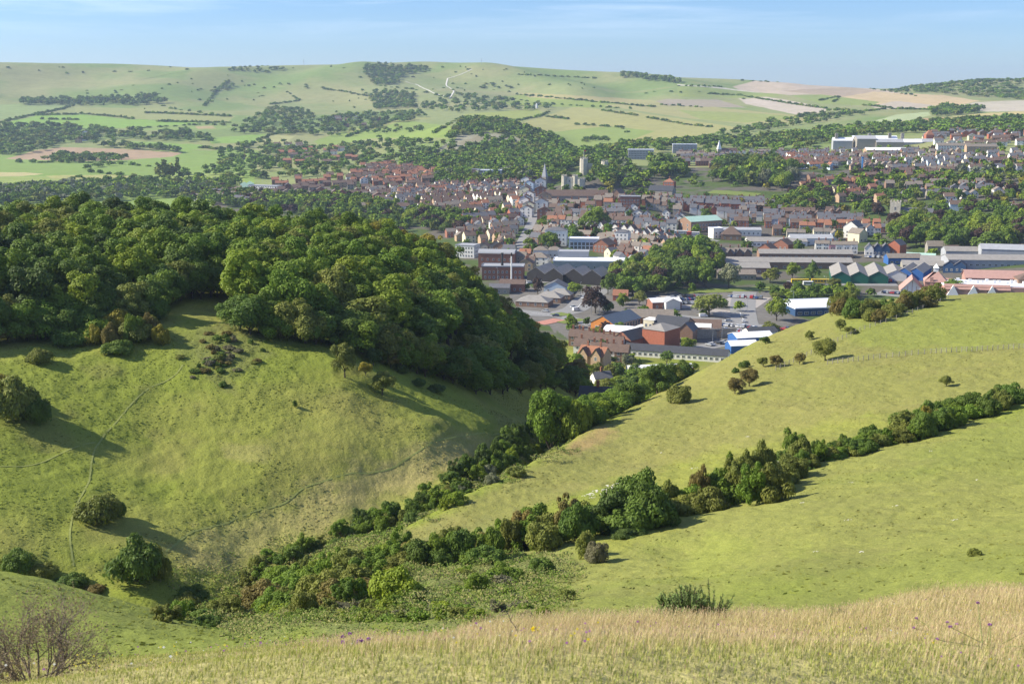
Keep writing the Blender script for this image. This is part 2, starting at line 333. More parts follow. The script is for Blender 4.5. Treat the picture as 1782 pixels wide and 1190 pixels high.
paint((208, 190, 170), [(1275, 151), (1312, 141), (1400, 143), (1480, 149), (1600, 166), (1550, 180), (1400, 168), (1290, 159)])
paint((182, 160, 136), [(1360, 158), (1480, 152), (1590, 168), (1540, 176), (1440, 168)], amt=.7)
paint((216, 192, 150), [(1455, 171), (1520, 160), (1640, 166), (1705, 176), (1630, 190), (1500, 182)])
paint((150, 166, 92), [(1375, 166), (1430, 165), (1530, 178), (1520, 184), (1430, 181)])
paint((205, 190, 172), [(1515, 185), (1560, 176), (1628, 184), (1590, 190), (1530, 190)])
paint((206, 196, 178), [(1655, 186), (1700, 178), (1850, 172), (1850, 193), (1720, 195), (1670, 191)])
paint((206, 190, 132), [(1655, 203), (1720, 197), (1850, 190), (1850, 202), (1700, 207)])
paint((186, 200, 150), [(1500, 217), (1560, 200), (1615, 195), (1620, 201), (1560, 214), (1520, 219)])
paint((190, 165, 132), [(1420, 228), (1500, 218), (1590, 209), (1600, 213), (1530, 222), (1440, 232)])
paint((196, 164, 128), [(1600, 207), (1650, 204), (1690, 209), (1660, 216), (1610, 213)])
paint((222, 216, 200), [(1180, 147), (1260, 153), (1330, 163), (1300, 160), (1230, 152), (1180, 149)], warp=0)
paint((160, 157, 138), [(752, 266), (800, 236), (862, 230), (925, 245), (905, 256), (850, 252), (800, 268), (765, 275)], warp=6)
paint((150, 140, 118), [(790, 250), (830, 238), (880, 242), (850, 248), (810, 254)], warp=6, amt=.7)
# town ground: gardens, yards
tmask = ((RR > 640) & (RR <= 1600))[None, :, None]
tn_ = sstep(.42, .58, fbm(XG, YG, 30, 81, 3))[..., None]
G = np.where(tmask, np.array(alb(98, 118, 62)) * (1 - tn_) + np.array(alb(128, 122, 112)) * tn_, G)
# green river meadow behind the left wood, park patch in front of the coach depot
paint((150, 176, 92), [(-300, 290), (430, 290), (330, 400), (-300, 400)], r0=900, r1=1700, k=.62)
paint((150, 146, 140), [(880, 500), (1060, 496), (1180, 512), (1340, 506), (1380, 560), (1290, 600), (1200, 625), (1090, 612), (1000, 600), (960, 570), (900, 545)], r0=560, r1=1000, k=.5, warp=10)
# near slopes: fresh grass, dry patches, flushes of bright green, bare chalk
nm = (RR <= 640)[None, :]
g1 = np.array((.200, .238, .036)); g2 = np.array((.30, .29, .072)); g3 = np.array((.42, .345, .15)); g4 = np.array((.15, .22, .028)); g5 = np.array((.19, .18, .055))
a1 = sstep(.40, .62, fbm(XG, YG, 26, 91, 4))[..., None]; a2 = sstep(.55, .72, fbm(XG, YG, 9, 95, 4))[..., None]
gn = g1 * (1 - .62 * a1) + g2 * .62 * a1; gn = gn * (1 - .5 * a2) + g5 * .5 * a2
def softpoly(poly, soft=25.0, r0=30, r1=640):
    """rough inside weight: polygon test on noise-warped photo coordinates"""
    w = np.zeros(PXG.shape)
    for k in range(5):
        wx = (vnoise(PXG / 28 + 3.7 * k, PYG / 14, 101 + k) - .5) * soft * 2; wy = (vnoise(PXG / 28, PYG / 14 + 2.9 * k, 111 + k) - .5) * soft
        w += inpoly(PXG + wx, PYG + wy, poly)
    return (w / 5 * ((RR > r0) & (RR < r1))[None, :])[..., None]
def nearmix(c, poly, amt, soft=25, r0=30, r1=640):
    global gn
    w = softpoly(poly, soft, r0, r1) * amt; gn = gn * (1 - w) + np.array(c) * w
# dry rough grass belt at the foot of the left slope
nearmix(g3, [(290, 950), (420, 900), (560, 840), (700, 790), (800, 755), (900, 745), (860, 790), (760, 840), (640, 890), (560, 930), (430, 985), (330, 1000)], .5, 60)
nearmix((.42, .33, .15), [(540, 850), (700, 800), (860, 770), (800, 820), (640, 880), (520, 920)], .35, 60)
nearmix((.34, .30, .12), [(380, 770), (470, 775), (460, 810), (400, 800)], .55, 16)
nearmix((.28, .26, .07), [(240, 700), (620, 640), (760, 740), (420, 880), (240, 820)], .35, 45)
# the right spur is paler and drier; flushes of vivid green low down
nearmix((.250, .225, .080), [(640, 960), (1000, 770), (1300, 590), (1500, 500), (1850, 490), (1850, 690), (1450, 730), (1200, 800), (1000, 860), (760, 950)], .68, 26)
nearmix((.34, .22, .11), [(985, 785), (1010, 760), (1060, 740), (1075, 755), (1030, 775), (1000, 790)], .7, 16)
nearmix((.20, .255, .04), [(1450, 540), (1850, 500), (1850, 600), (1560, 612), (1480, 590)], .45, 26)
nearmix((.225, .228, .072), [(960, 1010), (1300, 850), (1450, 760), (1850, 700), (1850, 1060), (1000, 1080)], .55, 30)
for q in [[(1180, 960), (1260, 930), (1330, 945), (1240, 1010), (1190, 1020)], [(1120, 960), (1180, 935), (1190, 950), (1130, 980)], [(1720, 730), (1782, 695), (1790, 712), (1740, 745)], [(1600, 820), (1640, 810), (1640, 825), (1610, 835)], [(1230, 1010), (1420, 990), (1400, 1040), (1260, 1045)], [(1370, 950), (1400, 935), (1420, 950), (1380, 965)]]:
    nearmix((.24, .31, .035), q, .22, 40)
# flank behind the near left spur and the spur itself
nearmix((.185, .215, .05), [(-50, 985), (130, 1015), (280, 1065), (440, 1115), (300, 1180), (-50, 1190)], .7, 12)
# rough, grey-green ground in the coombe bottom
nearmix((.17, .19, .08), [(420, 1110), (430, 1010), (640, 960), (900, 900), (1010, 960), (900, 1080), (600, 1100)], .6, 60)
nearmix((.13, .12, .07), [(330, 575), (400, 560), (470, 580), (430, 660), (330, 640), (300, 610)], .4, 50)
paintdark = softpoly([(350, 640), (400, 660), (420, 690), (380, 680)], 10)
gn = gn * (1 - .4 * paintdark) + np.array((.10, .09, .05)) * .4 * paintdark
# meadow under the dry grass
md = (1 - sstep(22, 40, RR))[None, :, None]
gn = gn * (1 - md) + np.array((.36, .32, .14)) * md
nm = nm & ~((RR > 560)[None, :] & inpoly(PXG, PYG, [(880, 500), (1380, 500), (1380, 600), (1200, 625), (1090, 612), (1000, 600), (900, 545)]))
G = np.where(nm[..., None], gn, G)
G = np.clip(G, 0.005, .9)

# fine-grained mottling is left to the shader
ground_near = mat('downland_turf', (.15, .2, .05), rough=.95, spec=.1, attr=True, nscale=1.5, ncol=(.13, .16, .032), nmix=.42, bump=.5, bscale=1.7, n2=(6.5, .42))
ground_town = mat('town_soil', (.15, .15, .1), rough=.95, spec=.1, attr=True, n2=(.25, .25))
ground_farm = mat('farmland', (.2, .2, .1), rough=.95, spec=.1, attr=True, nscale=.018, ncol=(.20, .21, .085), nmix=.28, n2=(.05, .16), bump=.8, bscale=.04)
def sheet(name, j0, j1, c0, c1, m):
    nc, nr = c1 - c0, j1 - j0
    V = np.stack([XG[c0:c1, j0:j1], YG[c0:c1, j0:j1], ZG[c0:c1, j0:j1]], -1).reshape(-1, 3)
    idx = np.arange(nc * nr).reshape(nc, nr)
    Fq = np.stack([idx[:-1, :-1], idx[1:, :-1], idx[1:, 1:], idx[:-1, 1:]], -1).reshape(-1, 4)[:, ::-1]
    me = npmesh(name, V, Fq, (m,), smooth=True, col=G[c0:c1, j0:j1].reshape(-1, 3))
    return tag(link(name, me), kind='structure')
jA = int(np.searchsorted(RR, 640)); jB = int(np.searchsorted(RR, 1600)); jC = int(np.searchsorted(RR, 3500))
sheet('grassy_hillside', 0, jA + 1, 0, NC, ground_near)
sheet('town_ground', jA, jB + 1, 0, NC, ground_town)
sheet('farmland', jB, jC + 1, 0, NC, ground_farm)
sheet('distant_hills', jC, NR, 0, NC, ground_farm)

# ------------------------------------------------------------------ plants
LEAF = {
 'green': (.122, .198, .020), 'dark': (.090, .152, .022), 'lime': (.180, .250, .022), 'olive': (.150, .178, .034),
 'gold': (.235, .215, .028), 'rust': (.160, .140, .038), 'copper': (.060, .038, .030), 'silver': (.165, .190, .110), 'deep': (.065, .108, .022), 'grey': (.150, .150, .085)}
for k, c in LEAF.items():
    mat('leaf_' + k, c, rough=.65, spec=.25, objrand=.14, trans=.3, nscale=.42, ncol=tuple(v * f for v, f in zip(c, (1.65, 1.45, 1.25))), nmix=.6, n2=(2.2, .25))
bark = mat('bark', (.085, .07, .05), rough=.95, n2=(3, .3)); twigm = mat('dead_twig', (.20, .165, .13), rough=.95, n2=(9, .3))

def leafcloud(seed, n, leaf, lobes, ell=(1, 1, 1), zlo=-.5, frac=.36, core=.0):
    """leaf-sized faces clustered on many small lobes that fill an ellipsoid of half-axes ell"""
    g = np.random.default_rng(seed); ell = np.array(ell, float)
    P = []
    while len(P) < lobes:
        d = g.normal(size=3); d /= np.linalg.norm(d)
        if d[2] < zlo: continue
        rr = g.random() ** .35 * .76
        P.append(d * rr * g.uniform(.72, 1.22))
    P = np.array(P); rad = g.uniform(.45, 1.3, lobes) * frac
    li = g.choice(lobes, n, p=rad ** 2 / (rad ** 2).sum())
    d = g.normal(size=(n, 3)); d /= np.linalg.norm(d, axis=1)[:, None]
    d[:, 2] = np.where((d[:, 2] < -.2) & (g.random(n) < .7), -d[:, 2], d[:, 2])
    pos = P[li] + d * (rad[li] * g.uniform(.72, 1.08, n))[:, None]
    # leaves buried well inside other lobes are dropped to the surface lobes
    depth = np.full(n, 9.)
    for k in range(lobes):
        dd = np.linalg.norm(pos - P[k], axis=1) - rad[k]; depth = np.where(li == k, depth, np.minimum(depth, dd))
    keep = depth > -.16
    pos, d, = pos[keep], d[keep]; n = len(pos)
    c = pos * ell
    nr = d / ell * ell.mean() + g.normal(size=(n, 3)) * .42 + np.array([0, 0, .18]); nr /= np.linalg.norm(nr, axis=1)[:, None]
    t = np.cross(nr, g.normal(size=(n, 3))); t /= np.linalg.norm(t, axis=1)[:, None]; b = np.cross(nr, t)
    s = (leaf * g.uniform(.6, 1.35, n))[:, None]
    V = np.stack([c + t * s, c + b * s * .62, c - t * s, c - b * s * .62], 1).reshape(-1, 3)
    F = np.arange(4 * n).reshape(n, 4)
    return V, F
def limb(p0, p1, r0, r1, n=6):
    p0, p1 = np.array(p0, float), np.array(p1, float); ax = p1 - p0; ax /= np.linalg.norm(ax)
    u = np.cross(ax, (1, .2, .1)); u /= np.linalg.norm(u); w = np.cross(ax, u); a = np.arange(n) * 2 * math.pi / n
    ring = np.cos(a)[:, None] * u + np.sin(a)[:, None] * w
    V = np.concatenate([p0 + ring * r0, p1 + ring * r1]); F = [(i, (i + 1) % n, n + (i + 1) % n, n + i) for i in range(n)]
    return V, np.array(F)
def merge(parts):
    Vs, Fs, o = [], [], 0
    for V, F in parts: Vs.append(V); Fs.append(np.asarray(F) + o); o += len(V)
    return np.concatenate(Vs), np.concatenate(Fs)
def trunk_mesh(seed, h, r, spread, up, n=7):
    g = np.random.default_rng(seed); bx, by = g.uniform(-.1, .1, 2) * h
    P = [limb((0, 0, -.6), (bx * .3, by * .3, h * .5), r * 1.25, r * .85, 8), limb((bx * .3, by * .3, h * .5), (bx, by, h), r * .85, r * .6, 8)]
    for k in range(n):
        a = k * 2.4 + g.random(); s = g.uniform(.45, .75) * spread; z0 = h * g.uniform(.55, 1); e = (math.cos(a) * s, math.sin(a) * s, z0 + up * g.uniform(.3, .8))
        m_ = (e[0] * .5 + bx * .5, e[1] * .5 + by * .5, z0 + (e[2] - z0) * .62)
        P += [limb((bx * .8, by * .8, z0), m_, r * .45, r * .3, 5), limb(m_, e, r * .3, r * .08, 5)]
    return merge(P)
CROWN = {}
def crown(kind, var, leafname, lod):
    """kinds: broad (tall tree), round, bush, column, wisp; base of the crown object is the tree's foot"""
    key = (kind, var, leafname, lod)
    if key in CROWN: return CROWN[key]
    base = (kind, var, lod)
    if base not in CROWN:
        N = {'near': 12000, 'mid': 3000, 'far': 520, 'tiny': 150}[lod]; LS = {'near': .24, 'mid': .44, 'far': .95, 'tiny': 1.65}[lod]; s = 100 * var + len(kind)
        if kind == 'broad':   V, F = leafcloud(s, N, LS, 62, (5.3, 5.3, 5.6), -.75, .235); V[:, 2] += 7.6
        elif kind == 'round': V, F = leafcloud(s + 1, N, LS, 34, (5.2, 5.2, 4.4), -.5, .33); V[:, 2] += 4.9
        elif kind == 'bush':  V, F = leafcloud(s + 2, int(N * .8), LS * .66, 38, (3.0, 3.0, 2.1), -.1, .34); V[:, 2] += .75
        elif kind == 'wisp': V, F = leafcloud(s + 5, int(N * .5), LS * .6, 40, (3.0, 3.0, 2.6), -.6, .20); V[:, 2] += 1.5
        elif kind == 'column': V, F = leafcloud(s + 3, int(N * .6), LS * .85, 22, (2.2, 2.2, 6.5), -.9, .30); V[:, 2] += 7.2
        elif kind == 'cone':
            V, F = leafcloud(s + 3, int(N * .8), LS * .85, 26, (3.6, 3.6, 6.2), -.9, .26); V[:, 2] += 6.6
            f = np.clip(1.35 - V[:, 2:3] / 14.0, .25, 1.2); V[:, :2] *= f
        CROWN[base] = (V, F)
    V, F = CROWN[base]
    me = npmesh('crown', V, F, (MATS['leaf_' + leafname],)); CROWN[key] = me
    return me
TRUNK = {}
def trunk(kind, var):
    if (kind, var) not in TRUNK:
        a = {'broad': (5.2, .36, 4.5, 4.0), 'round': (2.6, .30, 4.2, 3.2), 'bush': (.5, .10, 2.2, 1.6), 'wisp': (.7, .09, 2.9, 2.4, 16), 'column': (2.5, .2, 1.2, 7), 'cone': (2.0, .25, 2.2, 5)}[kind]
        V, F = trunk_mesh(var * 7 + 3, *a); TRUNK[(kind, var)] = npmesh('trunk', V, F, (bark,))
    return TRUNK[(kind, var)]
DIM = {'broad': (11.0, 13.4), 'round': (10.8, 9.4), 'bush': (6.2, 3.0), 'wisp': (6.2, 3.8), 'column': (4.4, 13.5), 'cone': (7.4, 13.2)}     # width, height
def plant(kind, loc, w, h, leafname, label, cat, group=None, lod='mid', var=None, name=None, rz=None, sink=.15):
    var = random.randrange(4) if var is None else var
    bw, bh = DIM[kind]
    t = empty(name or ('tree' if kind not in ('bush', 'wisp') else 'shrub'), (loc[0], loc[1], loc[2] - sink), random.uniform(0, 6.28) if rz is None else rz, (w / bw, w / bw, h / bh))
    tag(t, label, cat, group)
    link('trunk', trunk(kind, var), t); link('crown', crown(kind, var, leafname, lod), t)
    return t
def pxm(p): return FPX / math.sqrt(p[0] ** 2 + p[1] ** 2 + (p[2] - CAMZ) ** 2)
def plantpx(kind, px, py, wpx, hpx, leafname, label, cat='bush', group=None, rmin=45, lod='near', **k):
    p = hit1(px, py, rmin); s = pxm(p)
    return plant(kind, p, wpx / s, hpx / s, leafname, label, cat, group, lod, **k)

# ---- the big wood on the left ridge: every tree its own thing
E_px = [-120, 0, 250, 285, 300, 384, 398, 410, 418, 460, 520, 600, 700, 830, 900, 940, 970, 1000, 1035]
E_py = [596, 594, 556, 538, 528, 520, 490, 490, 572, 586, 592, 602, 640, 690, 706, 706, 702, 695, 690]
E_r = [float(np.hypot(*p[:2])) for p in hit(np.array(E_px), np.array(E_py), 120)]
for k_, d_ in {13: 4, 14: 20, 15: 36, 16: 42, 17: 26}.items(): E_r[k_] += d_
print('edge r', [round(v) for v in E_r])
B_px = [-120, 0, 300, 450, 600, 700, 790, 850, 920, 980, 1020, 1045]
B_r = [412, 412, 418, 418, 428, 435, 435, 435, 442, 462, 478, 490]
nwood = 0; ringpts = []
SPW = 9.2
for rr in np.arange(236, 500, SPW):
    n = int(rr * .84 / SPW)
    for k in range(n):
        az = -.42 + (k + .5 * (int(rr / SPW) % 2)) * SPW / rr + random.uniform(-2.2, 2.2) / rr
        r_ = rr + random.uniform(-2.4, 2.4)
        px = IW / 2 + math.tan(az) * math.cos(PITCH) * FPX / 1.0
        if px < -110 or px > 1042: continue
        e = np.interp(px, E_px, E_r); b = np.interp(px, B_px, B_r)
        if r_ < e or r_ > b: continue
        ringpts.append((px, r_, az, r_ - e, b - r_))
wood_desc = {'green': 'mid green', 'dark': 'dark green', 'lime': 'bright yellow-green', 'olive': 'olive green', 'gold': 'yellowing', 'rust': 'rust tinged', 'deep': 'deep green'}
for px, r_, az, de, db in ringpts:
    x, y = math.sin(az) * r_, math.cos(az) * r_; z = float(zat(x, y))
    if px < 400: ln = random.choices(['green', 'dark', 'olive', 'deep', 'lime'], [40, 26, 14, 8, 12])[0]
    elif px < 840: ln = random.choices(['green', 'lime', 'dark', 'olive'], [50, 30, 12, 8])[0]
    else: ln = random.choices(['green', 'dark', 'lime', 'olive', 'gold'], [44, 22, 18, 12, 4])[0]
    if 640 < px < 830 and db < 40 and random.random() < .55: ln = random.choice(['gold', 'lime', 'olive'])
    if px > 850 and db < 36 and random.random() < .5: ln = random.choice(['gold', 'rust', 'olive'])
    where = 'on the front edge' if de < 10 else ('on the skyline' if db < 20 else ('in the lower canopy' if de < db else 'in the upper canopy'))
    k = int(np.searchsorted([110, 220, 320, 400, 480, 570, 660, 760, 860, 950], px))
    spot = ['far left', 'left thicket', 'red autumn shrubs', 'dark gap', 'gap, right side', 'wide shaded edge', 'lone slope trees', 'golden crest', 'steep shoulder', 'lower shoulder', 'town end'][k]
    h = random.uniform(12.5, 15.6); w = random.uniform(12.0, 15.5); kind = 'broad'
    if db < 30 and px < 800: h *= 1.1
    if px > 960: h *= .85; w *= .85
    if px > 850 and de < 22: h *= .8
    if 690 < px < 860 and de < 9: h *= .85
    if de < 7: h *= .86; kind = 'round'; w *= .95
    label = f'{wood_desc[ln]} tree {where} of the hillside wood, by the {spot}'
    if k == 4: label = f'{wood_desc[ln]} tree {where} of the hillside wood, just right of the gap'
    if k in (0, 10): label = f'{wood_desc[ln]} tree {where} of the hillside wood, at its {spot}'
    plant(kind, (x, y, z), w, h, ln, label, 'tree', label.replace(' tree ', ' trees '), 'near', name='broadleaf_tree')
    nwood += 1
for i in range(70):          # hazel and elder skirt that closes the front of the wood down to the grass
    px = -100 + i * 16.2 + random.uniform(-5, 5)
    if 384 < px < 412 or px > 1030: continue
    r_ = float(np.interp(px, E_px, E_r)) + random.uniform(-3, 2); az = float(azt(px, 600)[0]); x, y = math.sin(az) * r_, math.cos(az) * r_
    ln = random.choice(['green', 'dark', 'dark', 'olive']); seg = ['left part', 'part near the gap', 'part above the lone slope trees', 'steep part', 'part near the town'][int(np.searchsorted([300, 450, 720, 880], px))]
    plant('round', (x, y, float(zat(x, y)) - .8), random.uniform(8, 11), random.uniform(7, 10), ln, f'low {wood_desc[ln]} understorey tree closing the wood edge, {seg}', 'tree', f'{wood_desc[ln]} understorey trees of the wood edge, {seg}', 'near', name='understorey_tree')
print('wood trees', nwood)

# ---- scrub of smaller trees and bushes in front of the left wood
for k in range(66):
    px = random.uniform(-60, 285); f = (px + 60) / 345.0
    py = random.uniform(500, 606 - 12 * f)
    p = hit1(px, py, 60)
    ln = random.choices(['olive', 'rust', 'dark', 'green', 'gold', 'grey'], [34, 12, 22, 16, 6, 10])[0]
    if px > 150: ln = random.choices(['olive', 'rust', 'dark', 'gold', 'green'], [24, 18, 18, 18, 22])[0]
    w = random.uniform(4.5, 7.5); h = random.uniform(3.2, 5.6)
    half = 'left' if px < 90 else 'right'
    plant('bush' if random.random() < .6 else 'round', p, w, h, ln, f'{wood_desc.get(ln, "grey-green")} scrub bush, {half} end of the thicket below the left wood', 'bush', f'{ln} scrub bushes at the {half} end of the thicket', 'near', name='scrub_bush')
for px, py, w, h, ln, lb in [(165, 600, 34, 40, 'gold', 'golden autumn shrub at the grass edge left of the red one'), (192, 602, 30, 46, 'rust', 'rusty red autumn shrub at the edge of the thicket'), (232, 596, 36, 52, 'green', 'upright green shrub right of the rusty red shrub'),
        (262, 590, 34, 48, 'rust', 'reddish brown shrub near the right tip of the thicket'), (280, 600, 32, 40, 'gold', 'small yellow shrub at the right tip of the thicket'), (205, 614, 60, 26, 'dark', 'low dark spreading bush below the autumn shrubs'), (120, 602, 60, 30, 'dark', 'low dark bramble mound left of the autumn shrubs'),
        (70, 632, 46, 30, 'olive', 'lone olive bush just below the left thicket'), (20, 725, 92, 76, 'olive', 'large olive and yellow bush clump at the left edge of the grass slope'), (62, 735, 56, 56, 'dark', 'dark bush on the right side of the left edge clump'), (6, 690, 60, 44, 'gold', 'yellow flowering bush on top of the left edge clump')]:
    plantpx('bush', px, py, w, h, ln, lb, 'bush', name='bush')
# ---- bushes and small trees standing alone on the left slope
for kind, px, py, w, h, ln, lb in [
        ('round', 600, 657, 50, 64, 'olive', 'rounded olive tree standing alone on the grass slope, casting a long shadow'),
        ('round', 665, 687, 46, 44, 'olive', 'small bushy tree right of the taller lone tree on the slope'),
        ('round', 636, 653, 26, 25, 'gold', 'little yellow-green tree between the two lone slope trees'),
        ('round', 680, 640, 38, 36, 'rust', 'dark reddish bush in the wood shadow behind the lone trees'),
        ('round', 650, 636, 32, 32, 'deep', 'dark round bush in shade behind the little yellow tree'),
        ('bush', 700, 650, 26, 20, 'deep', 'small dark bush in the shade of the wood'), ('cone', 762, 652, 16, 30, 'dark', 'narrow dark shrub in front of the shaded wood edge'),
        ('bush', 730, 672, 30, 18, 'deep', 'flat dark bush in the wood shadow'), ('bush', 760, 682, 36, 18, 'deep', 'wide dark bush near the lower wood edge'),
        ('cone', 513, 709, 13, 17, 'dark', 'tiny pointed dark bush in the middle of the grass slope'), ('bush', 388, 672, 16, 12, 'dark', 'tiny dark bush high on the slope left of centre'),
        ('bush', 176, 908, 74, 56, 'olive', 'rounded hawthorn clump beside the sheep path low on the left slope'),
        ('bush', 205, 900, 34, 34, 'dark', 'dark right flank bush of the hawthorn clump by the path'),
        ('bush', 240, 1012, 94, 82, 'dark', 'large dark hawthorn clump at the foot of the left slope'), ('bush', 275, 1005, 44, 58, 'olive', 'brownish bush on the right side of the large dark clump'),
        ('bush', 32, 992, 56, 38, 'dark', 'dark bush behind the near spur at the left edge'), ('bush', 75, 1002, 46, 24, 'olive', 'low brown bush right of the dark left edge bush'), ('bush', 125, 1018, 56, 22, 'dark', 'low bramble strip behind the near spur'), ('bush', 165, 1030, 40, 16, 'rust', 'low rusty bramble at the end of the near spur strip')]:
    plantpx(kind, px, py, w, h, ln, lb, 'tree' if kind in ('round', 'broad') or h > 90 else 'bush', name='tree' if kind in ('round', 'broad') or h > 90 else 'bush')
a_ = float(azt(957, 740)[0]); r_ = 238.0; x_, y_ = math.sin(a_) * r_, math.cos(a_) * r_; z_ = float(zat(x_, y_)); h_ = next(h for h in np.arange(6, 18, .1) if project(x_, y_, z_ + h)[1] < 674)
plant('round', (x_, y_, z_ - .8), 9.6, h_ + .6, 'green', 'tall bright green tree standing alone where the two slopes meet', 'tree', None, 'near', var=1, name='tree')
# low heather-like patches near the top of the slope
for k in range(44):
    px = random.gauss(385, 34); py = random.gauss(612, 26)
    if py < 575 or py > 665: continue
    plantpx('bush', px, py, random.uniform(9, 24), random.uniform(5, 11), random.choice(['dark', 'grey', 'olive', 'rust']), 'low dark scrub patch high on the left slope near the wood corner', 'shrub', 'low scrub patches high on the left slope', name='low_shrub', lod='mid')

# ---- hedges: polylines of bushes in photo coordinates
CN = {'olive': 'olive', 'rust': 'rusty', 'dark': 'dark green', 'green': 'mid green', 'gold': 'yellowing', 'grey': 'grey-green', 'lime': 'bright green', 'deep': 'very dark', 'silver': 'silvery', 'copper': 'copper'}
def hedge(pts, n, w, h, leaves, where, jit=(6, 5), rmin=45, lod='near', kinds=('bush', 'bush', 'wisp'), name='hedge_bush', cat='bush'):
    pts = np.array(pts, float); seg = np.hypot(*np.diff(pts, axis=0).T); cum = np.concatenate([[0], np.cumsum(seg)]) / seg.sum()
    for i in range(n):
        f = (i + random.uniform(.2, .8)) / n; px = np.interp(f, cum, pts[:, 0]) + random.gauss(0, jit[0]); py = np.interp(f, cum, pts[:, 1]) + random.gauss(0, jit[1])
        ww = np.interp(f, np.linspace(0, 1, len(w)), w) * random.uniform(.75, 1.4); hh = np.interp(f, np.linspace(0, 1, len(h)), h) * random.uniform(.6, 1.3)
        ln = random.choice(leaves); third = 'lower left stretch' if f < .34 else ('middle stretch' if f < .67 else 'upper right stretch')
        lb = f'{CN[ln]} bush, {third} of the {where}'
        plantpx(random.choice(kinds), px, py, ww, hh, ln, lb, cat, f'{CN[ln]} bushes, {third} of the {where}', rmin, lod, name=name)
hedge([(285, 1062), (380, 1078), (470, 1060), (560, 1050), (640, 1040)], 26, (48, 62), (30, 48), ['olive', 'rust', 'green', 'green', 'olive', 'dark'], 'coombe bottom scrub', (8, 8))
hedge([(430, 1030), (520, 1010), (620, 1000), (700, 990)], 19, (52, 66), (36, 50), ['olive', 'green', 'olive', 'green', 'lime'], 'brown hawthorn belt', (8, 10))
hedge([(690, 985), (780, 975), (860, 962), (940, 945), (1010, 925)], 34, (54, 70), (48, 62), ['dark', 'olive', 'green', 'dark', 'green', 'rust'], 'diagonal hawthorn hedge', (6, 8))
hedge([(1062, 925), (1100, 917), (1145, 906)], 9, (80, 86), (70, 84), ['dark', 'dark', 'deep'], 'dense dark hedge clump', (6, 6))
hedge([(1165, 900), (1230, 880), (1290, 866), (1350, 848), (1385, 822)], 30, (64, 54), (52, 64, 48), ['olive', 'green', 'dark', 'olive', 'green'], 'tall central hedge', (8, 8))
for px, py, w, h, ln, lb in [(1270, 868, 46, 84, 'green', 'green tree on the crown of the diagonal hedge'), (1325, 854, 58, 92, 'olive', 'dark olive tree at the highest point of the diagonal hedge'), (1300, 862, 50, 82, 'olive', 'spreading olive bush behind the high point of the hedge'), (1218, 884, 40, 80, 'rust', 'reddish topped bush left of the high point of the hedge'),
        (1340, 840, 46, 42, 'silver', 'silvery seed covered bush in the middle of the diagonal hedge')]:
    plantpx('bush', px, py, w, h, ln, lb, 'bush', name='hawthorn')
hedge([(1385, 815), (1420, 805), (1480, 790), (1545, 768)], 32, (38, 36), (32, 28), ['dark', 'olive', 'dark', 'green'], 'narrow dark hedge', (4, 4))
hedge([(1560, 765), (1620, 745), (1690, 722), (1760, 700)], 40, (44, 40), (38, 30), ['dark', 'green', 'dark', 'olive'], 'topmost hedge', (4, 7))
plantpx('bush', 1610, 752, 26, 50, 'gold', 'thin yellow-green shrub in front of the upper hedge', 'bush', name='bush')
# coombe bottom strip leading to the lone tree
hedge([(450, 985), (520, 968), (590, 945), (650, 922), (700, 905)], 16, (34, 42), (22, 34), ['dark', 'green', 'olive', 'deep'], 'lower valley thicket', (6, 5))
hedge([(655, 918), (720, 895), (770, 868), (820, 838), (870, 800), (905, 778)], 30, (34, 30), (30, 24), ['green', 'dark', 'lime', 'olive', 'green', 'dark'], 'valley bottom thicket', (7, 7))
hedge([(700, 905), (780, 872), (850, 832), (930, 790), (990, 770)], 22, (30, 30), (20, 24), ['green', 'olive', 'silver', 'lime', 'dark'], 'near side of valley thicket', (8, 5))
hedge([(780, 848), (830, 815), (880, 780), (925, 765)], 12, (38, 34), (34, 32), ['dark', 'deep', 'green'], 'far side of valley thicket', (4, 4))
# scrub just behind the spur's silhouette
for i in range(34):
    f = (i + .5) / 34; px = 990 + f * 205 + random.uniform(-5, 5); s = np.interp(px, [1000, 1100, 1180, 1250], [768, 710, 668, 630])
    p0 = hit1(px, s + 4, 100); r0 = math.hypot(p0[0], p0[1]); az = math.atan2(p0[0], p0[1]); r1 = r0 + random.uniform(14, 42); x, y = math.sin(az) * r1, math.cos(az) * r1
    ln = random.choice(['green', 'dark', 'lime', 'olive', 'green'])
    plant('round' if random.random() < .7 else 'bush', (x, y, float(zat(x, y))), random.uniform(6, 9), random.uniform(6.0, 9.5), ln, f'{CN[ln]} tree in the thicket behind the edge of the right spur', 'tree', f'{CN[ln]} trees behind the edge of the right spur', 'near', name='tree')
